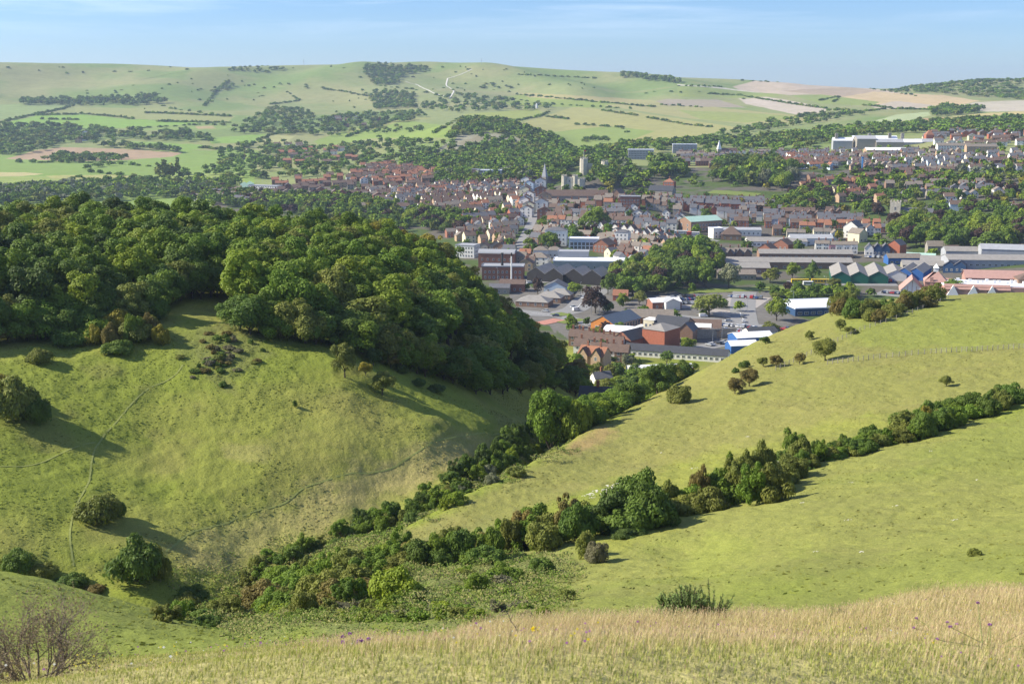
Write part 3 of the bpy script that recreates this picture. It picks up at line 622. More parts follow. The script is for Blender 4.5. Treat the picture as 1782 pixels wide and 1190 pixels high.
# lone bushes on the right spur
for px, py, w, h, ln, lb in [(1185, 699, 48, 32, 'olive', 'wide olive bush at the left edge of the right spur'), (1279, 685, 36, 28, 'rust', 'left one of a pair of reddish bushes on the right spur'), (1304, 672, 34, 32, 'rust', 'right one of a pair of reddish bushes on the right spur'),
        (1328, 638, 22, 18, 'olive', 'small bush left of the fence on the spur'), (1351, 638, 28, 22, 'rust', 'reddish brown bush beside the fence bend'), (1391, 634, 22, 22, 'rust', 'small reddish bush left of the big round one by the fence'), (1436, 627, 42, 38, 'olive', 'big round olive bush by the fence corner'),
        (1408, 592, 18, 18, 'olive', 'small bush high on the left flank of the spur'), (1332, 598, 20, 14, 'dark', 'small dark bush near the skyline of the spur'), (1296, 640, 20, 16, 'dark', 'dark little bush on the steep side of the spur'), (1280, 648, 14, 10, 'dark', 'tiny dark bush next to the dark little bush on the steep side'),
        (1462, 575, 20, 20, 'olive', 'bush left of the skyline hedge'), (1482, 580, 26, 12, 'olive', 'low bush under the skyline hedge'), (1647, 672, 24, 20, 'olive', 'single small thorn tree above the upper hedge'), (1696, 966, 26, 18, 'olive', 'tiny windblown thorn bush low on the right slope'), (1412, 812, 14, 10, 'olive', 'tiny bush at the foot of the narrow hedge'),
        (1040, 977, 44, 40, 'grey', 'pale grey-green bush just below the dense dark clump'), (1022, 968, 40, 52, 'olive', 'pale olive bush left of the dense dark clump'), (1090, 935, 60, 20, 'deep', 'low skirt of dark leaves under the dense clump')]:
    plantpx('round' if py < 640 or px in (1279, 1304, 1647) else 'bush', px, py, w, h, ln, lb, 'bush', name='thorn_bush')
hedge([(1455, 540), (1495, 545), (1530, 552), (1570, 540), (1625, 522)], 28, (34, 30), (28, 24), ['olive', 'rust', 'dark', 'olive'], 'skyline hedge', (5, 6))
for i in range(26):
    px = random.uniform(1450, 1790); p0 = hit1(px, 520, 100); r0 = 448 + random.uniform(0, 14); az = float(azt(px, 515)[0]); x, y = math.sin(az) * r0, math.cos(az) * r0
    if 1545 < px < 1640 and random.random() < .5: continue
    hh = random.uniform(2.0, 4.4) if px < 1560 else random.uniform(1.2, 2.6)
    ln = random.choice(['olive', 'dark', 'green', 'olive']); plant('bush', (x, y, float(zat(x, y)) + .3), random.uniform(4.5, 7.5), hh + 1, ln, f'{CN[ln]} bush just behind the skyline of the right spur', 'bush', f'{CN[ln]} bushes behind the skyline of the right spur', 'mid', name='skyline_bush')
# bottom centre scrub
for px, py, w, h, ln, lb in [(690, 1052, 100, 74, 'lime', 'bright green leafy sycamore bush in front of the hedge'), (830, 1032, 46, 44, 'green', 'small round green bush right of the bright sycamore bush'), (555, 1052, 96, 60, 'olive', 'broad olive hawthorn left of the bright sycamore bush'),
        (455, 1062, 84, 54, 'rust', 'brownish red hawthorn in the coombe bottom'), (330, 1050, 60, 34, 'dark', 'dark ivy covered bush at the left end of the scrub belt'), (985, 1045, 36, 28, 'olive', 'scraggy small shrub at the edge of the open grass'), (620, 1030, 70, 58, 'olive', 'olive bush touching the bright sycamore bush on its left'),
        (945, 1000, 54, 38, 'dark', 'dark low bush at the lower end of the dense clump'), (880, 1010, 60, 34, 'green', 'rounded green bush below the diagonal hedge')]:
    plantpx('bush', px, py, w, h, ln, lb, 'bush', name='bush')
for k in range(130):
    px = random.uniform(420, 960); py = random.uniform(1000 if px > 700 else 1050, 1082)
    ln = random.choice(['olive', 'olive', 'green', 'green', 'grey', 'lime'])
    half = 'left' if px < 690 else 'right'
    plantpx(random.choice(['bush', 'wisp']), px, py, random.uniform(24, 54), random.uniform(10, 26), ln, f'low {CN[ln]} bramble in the {half} half of the rough coombe floor', 'bramble', f'{CN[ln]} brambles, {half} half of the coombe floor', name='bramble', lod='mid')

# ---- rough grass on the slopes: tussocks as one mass
def tussocks():
    g = np.random.default_rng(11); n = 90000
    u = g.random(n); r = 26 + (345 - 26) * np.sqrt(u); az = g.uniform(-.43, .43, n); x, y = np.sin(az) * r, np.cos(az) * r; z = zat(x, y)
    px, py = project(x, y, z)
    dens = fbm(x, y, 11, 120, 3); left = px < 1000
    keep = (g.random(n) < np.where(left, .95, .35) * sstep(.3, .6, dens)) & (px > -40) & (px < 1830) & (py > 480)
    x, y, z, r = x[keep], y[keep], z[keep], r[keep]; n = len(x)
    a = math.pi / 2 + g.normal(size=n) * .7; w = g.uniform(.10, .26, n); h = g.uniform(.05, .13, n); lx, ly = g.uniform(.03, .16, n), g.normal(size=n) * .05
    V = np.stack([np.stack([x - np.cos(a) * w, y - np.sin(a) * w, z - .05], -1), np.stack([x + np.cos(a) * w, y + np.sin(a) * w, z - .05], -1),
                  np.stack([x + np.cos(a) * w * .7 + lx, y + np.sin(a) * w * .7 + ly, z + h], -1), np.stack([x - np.cos(a) * w * .6 + lx, y - np.sin(a) * w * .6 + ly, z + h * .8], -1)], 1).reshape(-1, 3)
    ci = np.clip(np.searchsorted(AZF, np.arctan2(x, y)), 0, NC - 1); ri = np.clip(np.searchsorted(RR, np.hypot(x, y)), 0, NR - 1)
    C = G[ci, ri] * g.uniform(.62, 1.05, (n, 1)); F = np.arange(4 * n).reshape(n, 4)
    me = npmesh('grass_tussocks', V, F, (mat('tussock', (.15, .2, .04), rough=.95, spec=.1, attr=True, trans=.35),), col=np.repeat(C, 4, 0))
    tag(link('grass_tussocks', me), 'rough grass tussocks scattered over the green slopes', None, None, 'stuff')
tussocks()

# ------------------------------------------------------------------ town: materials
BR = dict(rough=.9, spec=.15)
mat('red_brick', (.27, .125, .085), n2=(1.2, .22), **BR); mat('bright_brick', (.36, .13, .08), n2=(1.2, .2), **BR); mat('brown_brick', (.26, .165, .115), n2=(1.2, .22), **BR)
mat('white_render', (.74, .72, .67), n2=(.4, .08), **BR); mat('cream_render', (.66, .60, .43), n2=(.4, .08), **BR); mat('flint', (.30, .275, .235), n2=(1.5, .25), **BR)
mat('castle_stone', (.50, .46, .37), n2=(.5, .3), **BR); mat('pink_render', (.60, .27, .30), n2=(.4, .08), **BR); mat('pale_blue_render', (.52, .62, .72), n2=(.4, .08), **BR)
mat('tan_brick', (.42, .30, .20), n2=(1, .2), **BR); mat('pink_brick', (.40, .235, .19), n2=(1, .12), **BR); mat('orange_timber', (.50, .20, .055), n2=(1, .2), **BR); mat('dark_timber', (.045, .042, .042), n2=(1, .2), **BR)
RF = dict(rough=.85, spec=.2)
mat('brown_tile', (.145, .102, .082), n2=(.7, .25), **RF); mat('red_tile', (.30, .14, .085), n2=(.7, .25), **RF); mat('slate', (.125, .126, .138), n2=(.7, .2), **RF); mat('lichen_tile', (.21, .18, .15), n2=(.7, .25), **RF)
mat('dark_slate', (.06, .064, .075), n2=(.7, .2), **RF); mat('blue_slate', (.10, .13, .17), n2=(.7, .15), **RF); mat('white_roofing', (.74, .76, .80), n2=(.3, .08), **RF); mat('grey_roofing', (.34, .35, .37), n2=(.3, .15), **RF)
mat('asbestos_sheet', (.27, .255, .235), n2=(.4, .2), **RF); mat('copper_green', (.36, .52, .44), n2=(.4, .1), **RF); mat('pink_tile', (.42, .255, .215), n2=(.5, .12), **RF)
mat('green_cladding', (.015, .11, .075), n2=(.4, .1), **RF); mat('blue_cladding', (.04, .12, .33), n2=(.4, .1), **RF); mat('navy_cladding', (.03, .07, .15), n2=(.4, .1), **RF); mat('red_trim', (.45, .05, .04), **RF)
mat('window_glass', (.035, .045, .06), rough=.12, spec=.6); mat('window_frame', (.72, .72, .70), rough=.6); mat('door_paint', (.10, .12, .16), rough=.5); mat('chimney_pot', (.45, .2, .11), **BR); mat('lead', (.30, .31, .33), **RF)
mat('asphalt', (.23, .228, .225), rough=.9, n2=(.6, .12)); mat('pale_paving', (.34, .31, .28), rough=.9, n2=(.5, .15)); mat('red_tarmac', (.42, .20, .15), rough=.9, n2=(.5, .15)); mat('verge_grass', (.15, .19, .04), rough=.95, n2=(.6, .2)); mat('chalk', (.62, .60, .52), rough=.95, n2=(.3, .15)); mat('kerb_stone', (.45, .44, .42), rough=.9)
mat('crane_blue', (.05, .22, .50), rough=.6); mat('painted_white', (.78, .78, .76), rough=.6); mat('steel', (.32, .34, .36), rough=.5, metal=.4)

class MB:
    def __init__(s): s.v = []; s.f = []; s.m = []; s.ms = []
    def mi(s, m):
        if m not in s.ms: s.ms.append(m)
        return s.ms.index(m)
    def poly(s, pts, m):
        o = len(s.v); s.v += [tuple(p) for p in pts]; s.f.append(tuple(range(o, o + len(pts)))); s.m.append(s.mi(m))
    def box(s, x0, x1, y0, y1, z0, z1, m, top=True, bot=False):
        a, b, c, d = (x0, y0), (x1, y0), (x1, y1), (x0, y1)
        for p, q in ((a, b), (b, c), (c, d), (d, a)): s.poly([(*p, z0), (*q, z0), (*q, z1), (*p, z1)], m)
        if top: s.poly([(*a, z1), (*b, z1), (*c, z1), (*d, z1)], m)
        if bot: s.poly([(*d, z0), (*c, z0), (*b, z0), (*a, z0)], m)
    def cyl(s, x, y, z0, z1, r0, r1, m, n=10, cap=True):
        a = [i * 2 * math.pi / n for i in range(n)]
        lo = [(x + r0 * math.cos(t), y + r0 * math.sin(t), z0) for t in a]; hi = [(x + r1 * math.cos(t), y + r1 * math.sin(t), z1) for t in a]
        for i in range(n): s.poly([lo[i], lo[(i + 1) % n], hi[(i + 1) % n], hi[i]], m)
        if cap and r1 > .01: s.poly(hi, m)
    def mesh(s, name):
        me = bpy.data.meshes.new(name); me.from_pydata(s.v, [], s.f)
        for m in s.ms: me.materials.append(MATS[m])
        me.polygons.foreach_set('material_index', s.m); me.update(); return me
    def build(s, name, parent=None, loc=None): return link(name, s.mesh(name), parent, loc)
def gable_walls(b, W, D, H, rh, ridge, m, base=-2.5):
    w, d = W / 2, D / 2
    b.box(-w, w, -d, d, base, H, m, top=False)
    if ridge == 'x':
        b.poly([(w, -d, H), (w, d, H), (w, 0, H + rh)], m); b.poly([(-w, d, H), (-w, -d, H), (-w, 0, H + rh)], m)
    elif ridge == 'y':
        b.poly([(-w, -d, H), (w, -d, H), (0, -d, H + rh)], m); b.poly([(w, d, H), (-w, d, H), (0, d, H + rh)], m)
def roof_geo(b, W, D, H, rh, ridge, m, ov=.3, th=.18):
    w, d = W / 2 + ov, D / 2 + ov
    if ridge in ('x', 'y'):
        if ridge == 'x': A = lambda x, y, z: (x, y, z); L_, S_ = w, d; s0 = D / 2
        else: A = lambda x, y, z: (y, x, z); L_, S_ = d, w; s0 = W / 2
        ze = H - rh * ov / s0
        for sg in (-1, 1):
            p = [A(-L_, sg * S_, ze), A(L_, sg * S_, ze), A(L_, 0, H + rh), A(-L_, 0, H + rh)]
            q = [(x, y, z + th) for x, y, z in p]
            flip = (sg > 0) ^ (ridge == 'y')
            def F(pp): b.poly(pp[::-1] if flip else pp, m)
            F(q); F(p[::-1]); F([p[0], p[1], q[1], q[0]]); F([p[1], p[2], q[2], q[1]]); F([p[3], p[0], q[0], q[3]])
    elif ridge == 'hip':
        if W >= D: r = [(-(w - d) , 0, H + rh), ((w - d), 0, H + rh)]
        else: r = [(0, -(d - w), H + rh), (0, (d - w), H + rh)]
        c = [(-w, -d, H), (w, -d, H), (w, d, H), (-w, d, H)]
        b.poly([(x, y, H - .02) for x, y, _ in c[::-1]], m)
        if W > D: b.poly([c[0], c[1], r[1], r[0]], m); b.poly([c[1], c[2], r[1]], m); b.poly([c[2], c[3], r[0], r[1]], m); b.poly([c[3], c[0], r[0]], m)
        elif W == D:
            for i in range(4): b.poly([c[i], c[(i + 1) % 4], r[0]], m)
        else: b.poly([c[0], c[1], r[0]], m); b.poly([c[1], c[2], r[1], r[0]], m); b.poly([c[2], c[3], r[1]], m); b.poly([c[3], c[0], r[0], r[1]], m)
    elif ridge == 'flat':
        b.box(-w + ov, w - ov, -d + ov, d - ov, H - .3, H, m); t = .25
        for x0, x1, y0, y1 in ((-w, w, -d, -d + t), (-w, w, d - t, d), (-w, -w + t, -d + t, d - t), (w - t, w, -d + t, d - t)): b.box(x0, x1, y0, y1, H - .35, H + .35, m, bot=True)
    elif ridge == 'barrel':
        n = 8; pr = [(d * math.cos(math.pi * i / n), H + rh * math.sin(math.pi * i / n)) for i in range(n + 1)]
        for (y0, z0), (y1, z1) in zip(pr, pr[1:]): b.poly([(-w, y1, z1), (w, y1, z1), (w, y0, z0), (-w, y0, z0)][::-1], m)
        for sx in (-w, w): b.poly([(sx, y, z) for y, z in pr], m)
    elif ridge == 'mono':
        b.poly([(-w, -d, H), (w, -d, H), (w, d, H + rh), (-w, d, H + rh)], m); b.poly([(-w, -d, H - .2), (w, -d, H - .2), (w, -d, H), (-w, -d, H)], m)
        b.poly([(w, d, H), (-w, d, H), (-w, d, H + rh), (w, d, H + rh)], m); b.poly([(w, -d, H), (w, d, H), (w, d, H + rh)], m); b.poly([(-w, d, H), (-w, -d, H), (-w, d, H + rh)], m)
def window_mesh(w, h, nm='window'):
    b = MB(); b.box(-w / 2 - .09, w / 2 + .09, -.07, 0, -h / 2 - .09, h / 2 + .09, 'window_frame', bot=True)
    for i in (0, 1):
        for j in (0, 1):
            x0 = -w / 2 + i * (w / 2) + .03; z0 = -h / 2 + j * h / 2 + .03
            b.box(x0, x0 + w / 2 - .06, -.075, -.072, z0, z0 + h / 2 - .06, 'window_glass')
    return b.mesh(nm)
WM = {}
def wmesh(w, h):
    if (w, h) not in WM: WM[(w, h)] = window_mesh(w, h)
    return WM[(w, h)]
def put_window(parent, x, y, z, ang, w=1.1, h=1.5):
    o = link('window', wmesh(w, h), parent, (x, y, z)); o.rotation_euler = (0, 0, ang); return o
def facade(parent, W, D, side, n, floors, z0=1.6, fh=2.9, w=1.1, h=1.5, margin=.8):
    """windows along one side of a W x D box: front, back, left, right"""
    L_ = W if side in ('front', 'back') else D
    for f in range(floors):
        for i in range(n):
            u = -L_ / 2 + margin + (L_ - 2 * margin) * (i + .5) / n; z = z0 + f * fh
            if side == 'front': put_window(parent, u, -D / 2, z, 0, w, h)
            elif side == 'back': put_window(parent, -u, D / 2, z, math.pi, w, h)
            elif side == 'right': put_window(parent, W / 2, u, z, math.pi / 2, w, h)
            else: put_window(parent, -W / 2, -u, z, -math.pi / 2, w, h)
def chimney_mesh(w=.9, d=.7, h=1.9, brick='red_brick'):
    b = MB(); b.box(-w / 2, w / 2, -d / 2, d / 2, -1.4, h, brick); b.box(-w / 2 - .08, w / 2 + .08, -d / 2 - .08, d / 2 + .08, h - .25, h - .05, brick, bot=True)
    for k in (-.22, .22): b.cyl(k, 0, h, h + .45, .13, .1, 'chimney_pot', 6)
    return b.mesh('chimney')
CH = {k: chimney_mesh(brick=k) for k in ('red_brick', 'brown_brick', 'white_render')}

# ------------------------------------------------------------------ landmarks, each placed on the ground under its photo position
MARKS = []          # (phrase, px, py) used to say where houses and trees stand
FOOT = []           # footprints kept clear of other houses: x, y, radius
def spot(px, py, rmin=600): return hit1(px, py, rmin)
def site(name, label, cat, px, py, rz=0, rmin=600, mark=None, rad=0, group=None):
    p = spot(px, py, rmin); o = empty(name, p, R(rz)); tag(o, label, cat, group)
    if mark: MARKS.append((mark, px, py))
    if rad: FOOT.append((p[0], p[1], rad))
    return o
def building(name, label, cat, px, py, W, D, H, rz, ridge, rh, wall, roof, fr=(0, 0), sd=(0, 0), ch=0, mark=None, win=(1.1, 1.5), fh=2.9, group=None, rmin=600, skip=False, chm='red_brick'):
    t = site(name, label, cat, px, py, rz, rmin, mark, max(W, D) * .55, group)
    b = MB(); gable_walls(b, W, D, H, rh, ridge, wall); b.build('walls', t)
    b = MB(); roof_geo(b, W, D, H + .01, rh, ridge, roof); ro = b.build('roof', t)
    for i in range(ch):
        u = (-.5 + (i + .5) / ch) * (W if ridge != 'y' else D)
        link('chimney', CH[chm], ro, (u, 0, H + (rh if ridge in 'xyhip' else 0)) if ridge != 'y' else (0, u, H + rh))
    if fr[0]: facade(t, W, D, 'front', fr[0], fr[1], w=win[0], h=win[1], fh=fh)
    if sd[0]: facade(t, W, D, 'left', sd[0], sd[1], w=win[0], h=win[1], fh=fh); facade(t, W, D, 'right', sd[0], sd[1], w=win[0], h=win[1], fh=fh)
    return t
Bd = building
# -- near edge of the town
t = Bd('community_hall', 'orange timber hall with blue-grey roof and glazed side wall', 'hall', 1072, 574, 15, 27, 5.5, -37, 'y', 4.0, 'orange_timber', 'blue_slate', mark='orange timber hall')
facade(t, 15, 27, 'right', 9, 1, z0=2.8, w=2.2, h=4.4); facade(t, 15, 27, 'front', 2, 1, z0=2.4, w=2.4, h=3.0)
t = Bd('health_centre', 'long low timber building with grey-brown roof behind the orange hall', 'building', 1132, 562, 25, 14, 4.2, -6, 'x', 3.6, 'orange_timber', 'lichen_tile', fr=(7, 1), win=(2.0, 2.0), mark='long low timber building')
Bd('workshop', 'workshop under a curved white metal roof beside the cream building', 'workshop', 1083, 588, 17, 11, 4.2, -22, 'barrel', 2.2, 'tan_brick', 'white_roofing', fr=(6, 1), sd=(3, 1), mark='white curved roof')
t = site('cream_house', 'cream stepped flat-roofed house among brick buildings', 'house', 1128, 585, -30, 600, 'cream stepped house', 8)
for (x0, x1, y0, y1, h) in ((-6, -1, -4, 4, 5), (-1.0, 5, -4.5, 3.5, 9.5), (5, 9, -3, 4, 6.5)):
    b = MB(); b.box(x0, x1 - .01, y0, y1, -2, h, 'cream_render'); w_ = b.build('walls', t)
    b = MB(); b.box(x0 - .15, x1 + .12, y0 - .15, y1 + .15, h + .01, h + .3, 'white_render', bot=True); b.build('parapet', t)
for x in (-4.6, -2.6): put_window(t, x, -4, 3, 0)
for x in (.6, 3): put_window(t, x, -4.5, 3.2, 0); put_window(t, x, -4.5, 6.8, 0)
Bd('brick_house', 'brick building with red gable end and dark slate roof', 'building', 1100, 606, 11, 17, 6.0, -42, 'y', 3.8, 'red_brick', 'dark_slate', fr=(3, 2), sd=(4, 1), mark='red gable with slate roof')
Bd('brick_block', 'tall plain orange-red brick block with lichen grey roof', 'building', 1150, 606, 13, 15, 10.5, -38, 'hip', 2.6, 'bright_brick', 'asbestos_sheet', mark='tall plain brick block')
Bd('brick_block', 'dark brick building with dark hipped roof right of the cream house', 'building', 1172, 588, 18, 14, 8, -30, 'x', 3.5, 'brown_brick', 'dark_slate', fr=(4, 2))
Bd('brick_block', 'steep gabled brown building at the right end of the brick group', 'building', 1196, 592, 8, 12, 6, -20, 'y', 4, 'brown_brick', 'slate', fr=(2, 1))
t = Bd('hall', 'brown tiled hall with a white skylight strip in its roof', 'hall', 1218, 582, 22, 16, 3.8, -10, 'x', 4.5, 'tan_brick', 'brown_tile', fr=(5, 1), mark='brown roof with skylights')
b = MB(); b.poly([(-8, -6.6, 4.75 + .35), (6, -6.6, 4.75 + .35), (6, -3.6, 6.45 + .35), (-8, -3.6, 6.45 + .35)], 'painted_white'); b.build('skylight', t)
Bd('long_shed', 'long low building with dark grey roof running down to the right', 'building', 1178, 622, 50, 9, 3.2, -19, 'x', 2.4, 'white_render', 'dark_slate', fr=(18, 1), mark='long dark grey roof', win=(1.4, 1.2))
t = Bd('long_shed', 'long low shed with white roof and red fascia behind the thicket', 'shed', 1148, 648, 30, 8, 2.8, 9, 'x', .9, 'white_render', 'white_roofing', fr=(8, 1), mark='white and red long shed', rmin=520)
b = MB(); b.box(-15.2, 15.2, -4.36, -4.33, 2.2, 2.75, 'red_trim'); b.build('fascia', t)
t = Bd('gabled_house', 'tall house with two tile-hung gables beside the wood edge', 'house', 1034, 643, 13, 9, 7.5, -30, 'x', 3.6, 'tan_brick', 'red_tile', fr=(4, 2), ch=2, mark='twin gabled house', rmin=480)
for x in (-3.3, 3.3):
    b = MB(); b.box(x - 2.4, x + 2.4, -5.6, -4.4, -2, 7.6, 'tan_brick', top=False); b.poly([(x - 2.4, -5.6, 7.6), (x + 2.4, -5.6, 7.6), (x, -5.6, 11)], 'tan_brick'); b.build('gable', t)
    b = MB()
    for sg in (-1, 1):
        q = [(x + sg * 2.75, -5.9, 7.25), (x, -5.9, 11.2), (x, -1.5, 11.2), (x + sg * 2.75, -1.5, 7.25)]; b.poly(q if sg < 0 else q[::-1], 'brown_tile'); b.poly([(a, c, e - .15) for a, c, e in (q[::-1] if sg < 0 else q)], 'brown_tile')
    b.build('gable_roof', t); put_window(t, x, -5.6, 6.4, 0); put_window(t, x, -5.6, 3.2, 0)
Bd('cottage', 'low dark cottage in deep shade at the foot of the wood', 'cottage', 1040, 706, 11, 7, 3.6, -10, 'x', 2.6, 'brown_brick', 'dark_slate', fr=(3, 1), ch=1, rmin=385)
Bd('cottage', 'small white cottage half hidden in the shade by the twin gabled house', 'cottage', 1046, 668, 8, 6, 3.2, 20, 'x', 2.4, 'white_render', 'slate', fr=(2, 1), ch=1, rmin=430)
for i, (px, py, ch) in enumerate([(1003, 600, 2), (1020, 603, 2), (1038, 606, 2), (1056, 609, 2), (1074, 613, 2), (1012, 617, 1), (1040, 624, 2), (1062, 626, 2), (1083, 628, 1)]):
    nth = ['first', 'second', 'third', 'fourth', 'fifth'][i % 5]
    Bd('terraced_house', f'{nth} brown-roofed terraced house from the left in the {"upper" if i < 5 else "lower"} row by the wood', 'house', px, py, 6.4, 9, 5.2, -14, 'x', 3.0, random.choice(['tan_brick', 'white_render', 'brown_brick']), 'brown_tile', fr=(2, 2), ch=ch, group='brown-roofed terraces by the wood', rmin=500)
b_ = Bd('garden_wall', 'long flint wall along the street below the car park', 'wall', 1243, 588, 24, .6, 4.5, 12, 'flat', 0, 'flint', 'flint')
for px, py, W, D, H, rz, w_, r_, lb in [(1306, 600, 20, 12, 5, 14, 'blue_cladding', 'white_roofing', 'white-roofed shed with blue gable and corner columns'), (1290, 612, 14, 9, 4, 10, 'blue_cladding', 'white_roofing', 'smaller white shed with blue trim below the larger one'), (1322, 588, 16, 9, 4, 14, 'white_render', 'dark_slate', 'dark flat-topped shed behind the blue and white sheds')]:
    Bd('industrial_shed', lb, 'shed', px, py, W, D, H, rz, 'x', 1.8, w_, r_, mark='blue and white sheds' if W == 20 else None)
t = Bd('warehouse', 'wide flat-roofed warehouse with pale roof beyond the spur', 'warehouse', 1414, 541, 34, 30, 4.5, 10, 'flat', 0, 'navy_cladding', 'white_roofing', fr=(8, 1), mark='pale flat warehouse roof', win=(2.5, 1.5))
Bd('workshop', 'small pale-roofed workshop at the car park corner', 'workshop', 1155, 535, 18, 12, 4.2, 12, 'x', 1.6, 'red_brick', 'white_roofing', fr=(4, 1), mark='car park workshop')
Bd('workshop', 'white gable-fronted store beside the car park workshop', 'store', 1166, 537, 9, 10, 4.6, 14, 'y', 2, 'white_render', 'grey_roofing')
Bd('cottage', 'red-roofed cottage between two round trees by the ring road', 'cottage', 1080, 522, 9, 7, 3.4, -10, 'x', 3, 'bright_brick', 'red_tile', fr=(2, 1))
# -- brewery side
t = Bd('brewery', 'red brick brewery block with round corner beside tall chimneys', 'brewery', 876, 484, 28, 15, 9, -4, 'flat', 0, 'red_brick', 'lead', fr=(9, 2), mark='brick brewery', fh=3.6)
Bd('brewery_hall', 'brick hall with curved lead roof behind the brewery block', 'building', 866, 462, 26, 14, 9.5, -8, 'barrel', 2.2, 'red_brick', 'lead', fr=(6, 2), fh=3.6)
Bd('office_block', 'pale office block with dark windows left of the brewery', 'office', 814, 447, 15, 12, 9.5, -20, 'flat', 0, 'white_render', 'grey_roofing', fr=(6, 3), sd=(4, 3))
t = site('chimney_stack', 'slender dark brick chimney in front of the brewery', 'chimney', 874, 485, 0); b = MB(); b.cyl(0, 0, -1, 4, 1.1, 1.0, 'white_render', 12); b.build('base', t); b = MB(); b.cyl(0, 0, 4, 17, 1.0, .75, 'dark_timber', 12); b.cyl(0, 0, 17, 17.6, .9, .9, 'dark_timber', 12); b.build('shaft', t)
t = site('chimney_stack', 'tall thin white chimney right of the dark one', 'chimney', 890, 505, 0); b = MB(); b.cyl(0, 0, -1, 22, .55, .42, 'painted_white', 12); b.build('shaft', t); b = MB(); b.cyl(0, 0, 22, 24.2, .46, .46, 'dark_timber', 12); b.build('cap', t)
Bd('brick_block', 'low brown brick building at the foot of the white chimney', 'building', 892, 506, 16, 9, 5, -6, 'x', 2.4, 'red_brick', 'brown_tile', fr=(4, 1))
Bd('workshop', 'grey low workshop left of the white chimney', 'workshop', 870, 510, 13, 9, 4, -6, 'x', 2, 'flint', 'slate', fr=(3, 1))
t = site('timber_warehouse', 'black timber warehouse with four parallel gables', 'warehouse', 992, 488, -24, 600, 'black multi-gabled warehouse', 24)
for i, x in enumerate((-19.5, -6.5, 6.5, 19.5)):
    b = MB(); c = MB(); gable_walls(c, 12.9, 26 if i < 2 else 20, 5.2, 4.2, 'y', 'dark_timber'); c.v = [(a + x, e, g_) for a, e, g_ in c.v]; c.build('bay', t)
    roof_geo(b, 12.7, 26 if i < 2 else 20, 5.3, 4.2, 'y', 'asbestos_sheet', ov=.12); b.v = [(a + x, e, g_) for a, e, g_ in b.v]; b.build('roof', t)
Bd('supermarket', 'low store with long white flat roofs behind the black gables', 'store', 1030, 466, 54, 20, 6, -5, 'flat', 0, 'grey_roofing', 'white_roofing', fr=(12, 1), mark='long white flat roof')
Bd('office_block', 'grey flat-topped block with two white windows on the white-roofed store', 'office', 998, 459, 22, 12, 9.5, -5, 'flat', 0, 'lead', 'grey_roofing', fr=(2, 2), win=(1.6, 2.2))
for px, py, W, D, lb in [(930, 531, 20, 13, 'left low pavilion with hipped grey roof by the ring road'), (957, 524, 16, 11, 'middle low pavilion with hipped grey roof by the ring road'), (975, 519, 15, 10, 'right low pavilion with hipped grey roof by the ring road')]:
    Bd('pavilion', lb, 'building', px, py, W, D, 3.0, -16, 'hip', 3.2, 'brown_brick', 'asbestos_sheet', fr=(4, 1), mark='ring road pavilions' if W == 20 else None)
Bd('garage', 'grey gable-fronted garage above the pavilions', 'garage', 968, 508, 14, 12, 4, -12, 'y', 3.4, 'pale_blue_render', 'slate', fr=(3, 1))
# -- centre
t = Bd('georgian_house', 'tall white Georgian house with balconies standing on its own', 'house', 1083, 432, 11, 10, 13, -18, 'hip', 2.0, 'white_render', 'slate', fr=(3, 4), sd=(2, 4), mark='tall white Georgian house', fh=3.1)
Bd('georgian_house', 'wide white Georgian building with rows of windows behind round trees', 'building', 968, 426, 17, 11, 12, -8, 'hip', 2.2, 'white_render', 'slate', fr=(5, 3), ch=2, mark='wide white Georgian building', fh=3.4)
Bd('office_block', 'pale blue glass-fronted block right of the round trees', 'office', 1016, 433, 23, 11, 8.5, -6, 'flat', 0, 'pale_blue_render', 'white_roofing', fr=(7, 2), win=(2.2, 2.2), mark='pale blue glass block')
Bd('gabled_house', 'brick building with a white-framed glass gable', 'building', 1052, 438, 13, 14, 6, -30, 'y', 4.2, 'red_brick', 'brown_tile', fr=(4, 2), mark='glass gabled brick building')
Bd('villa', 'left white villa of a pair with low hipped slate roofs', 'villa', 942, 447, 11, 9, 5.5, -5, 'hip', 2.6, 'white_render', 'lichen_tile', fr=(3, 1), ch=1); Bd('villa', 'right white villa of a pair with low hipped slate roofs', 'villa', 966, 447, 11, 9, 5.5, -5, 'hip', 2.6, 'white_render', 'lichen_tile', fr=(3, 1), ch=1)
Bd('villa', 'white house with pyramid roof below the pair of villas', 'house', 938, 460, 15, 11, 5.5, -14, 'hip', 3.2, 'white_render', 'lichen_tile', fr=(3, 2), sd=(3, 2))
t = Bd('swimming_hall', 'brown brick hall with a wide pale green metal roof', 'hall', 1218, 400, 33, 19, 8.5, 28, 'x', 3.6, 'brown_brick', 'copper_green', fr=(9, 2), sd=(2, 2), mark='pale green roofed hall', fh=3.6, win=(1.8, 2))
Bd('white_house', 'plain white cube-like building at the bus station corner', 'building', 1245, 414, 9, 9, 8.5, 20, 'flat', 0, 'white_render', 'white_roofing', fr=(2, 2), mark='white bus station building')
Bd('garage', 'long low pale-roofed garage right of the bus station', 'garage', 1282, 408, 40, 13, 4.5, -4, 'x', 1.6, 'white_render', 'grey_roofing', fr=(10, 1)); Bd('pub', 'brown pyramid-roofed inn behind the white bus station building', 'inn', 1272, 416, 17, 15, 4.5, -10, 'hip', 6, 'brown_brick', 'brown_tile', fr=(3, 1))
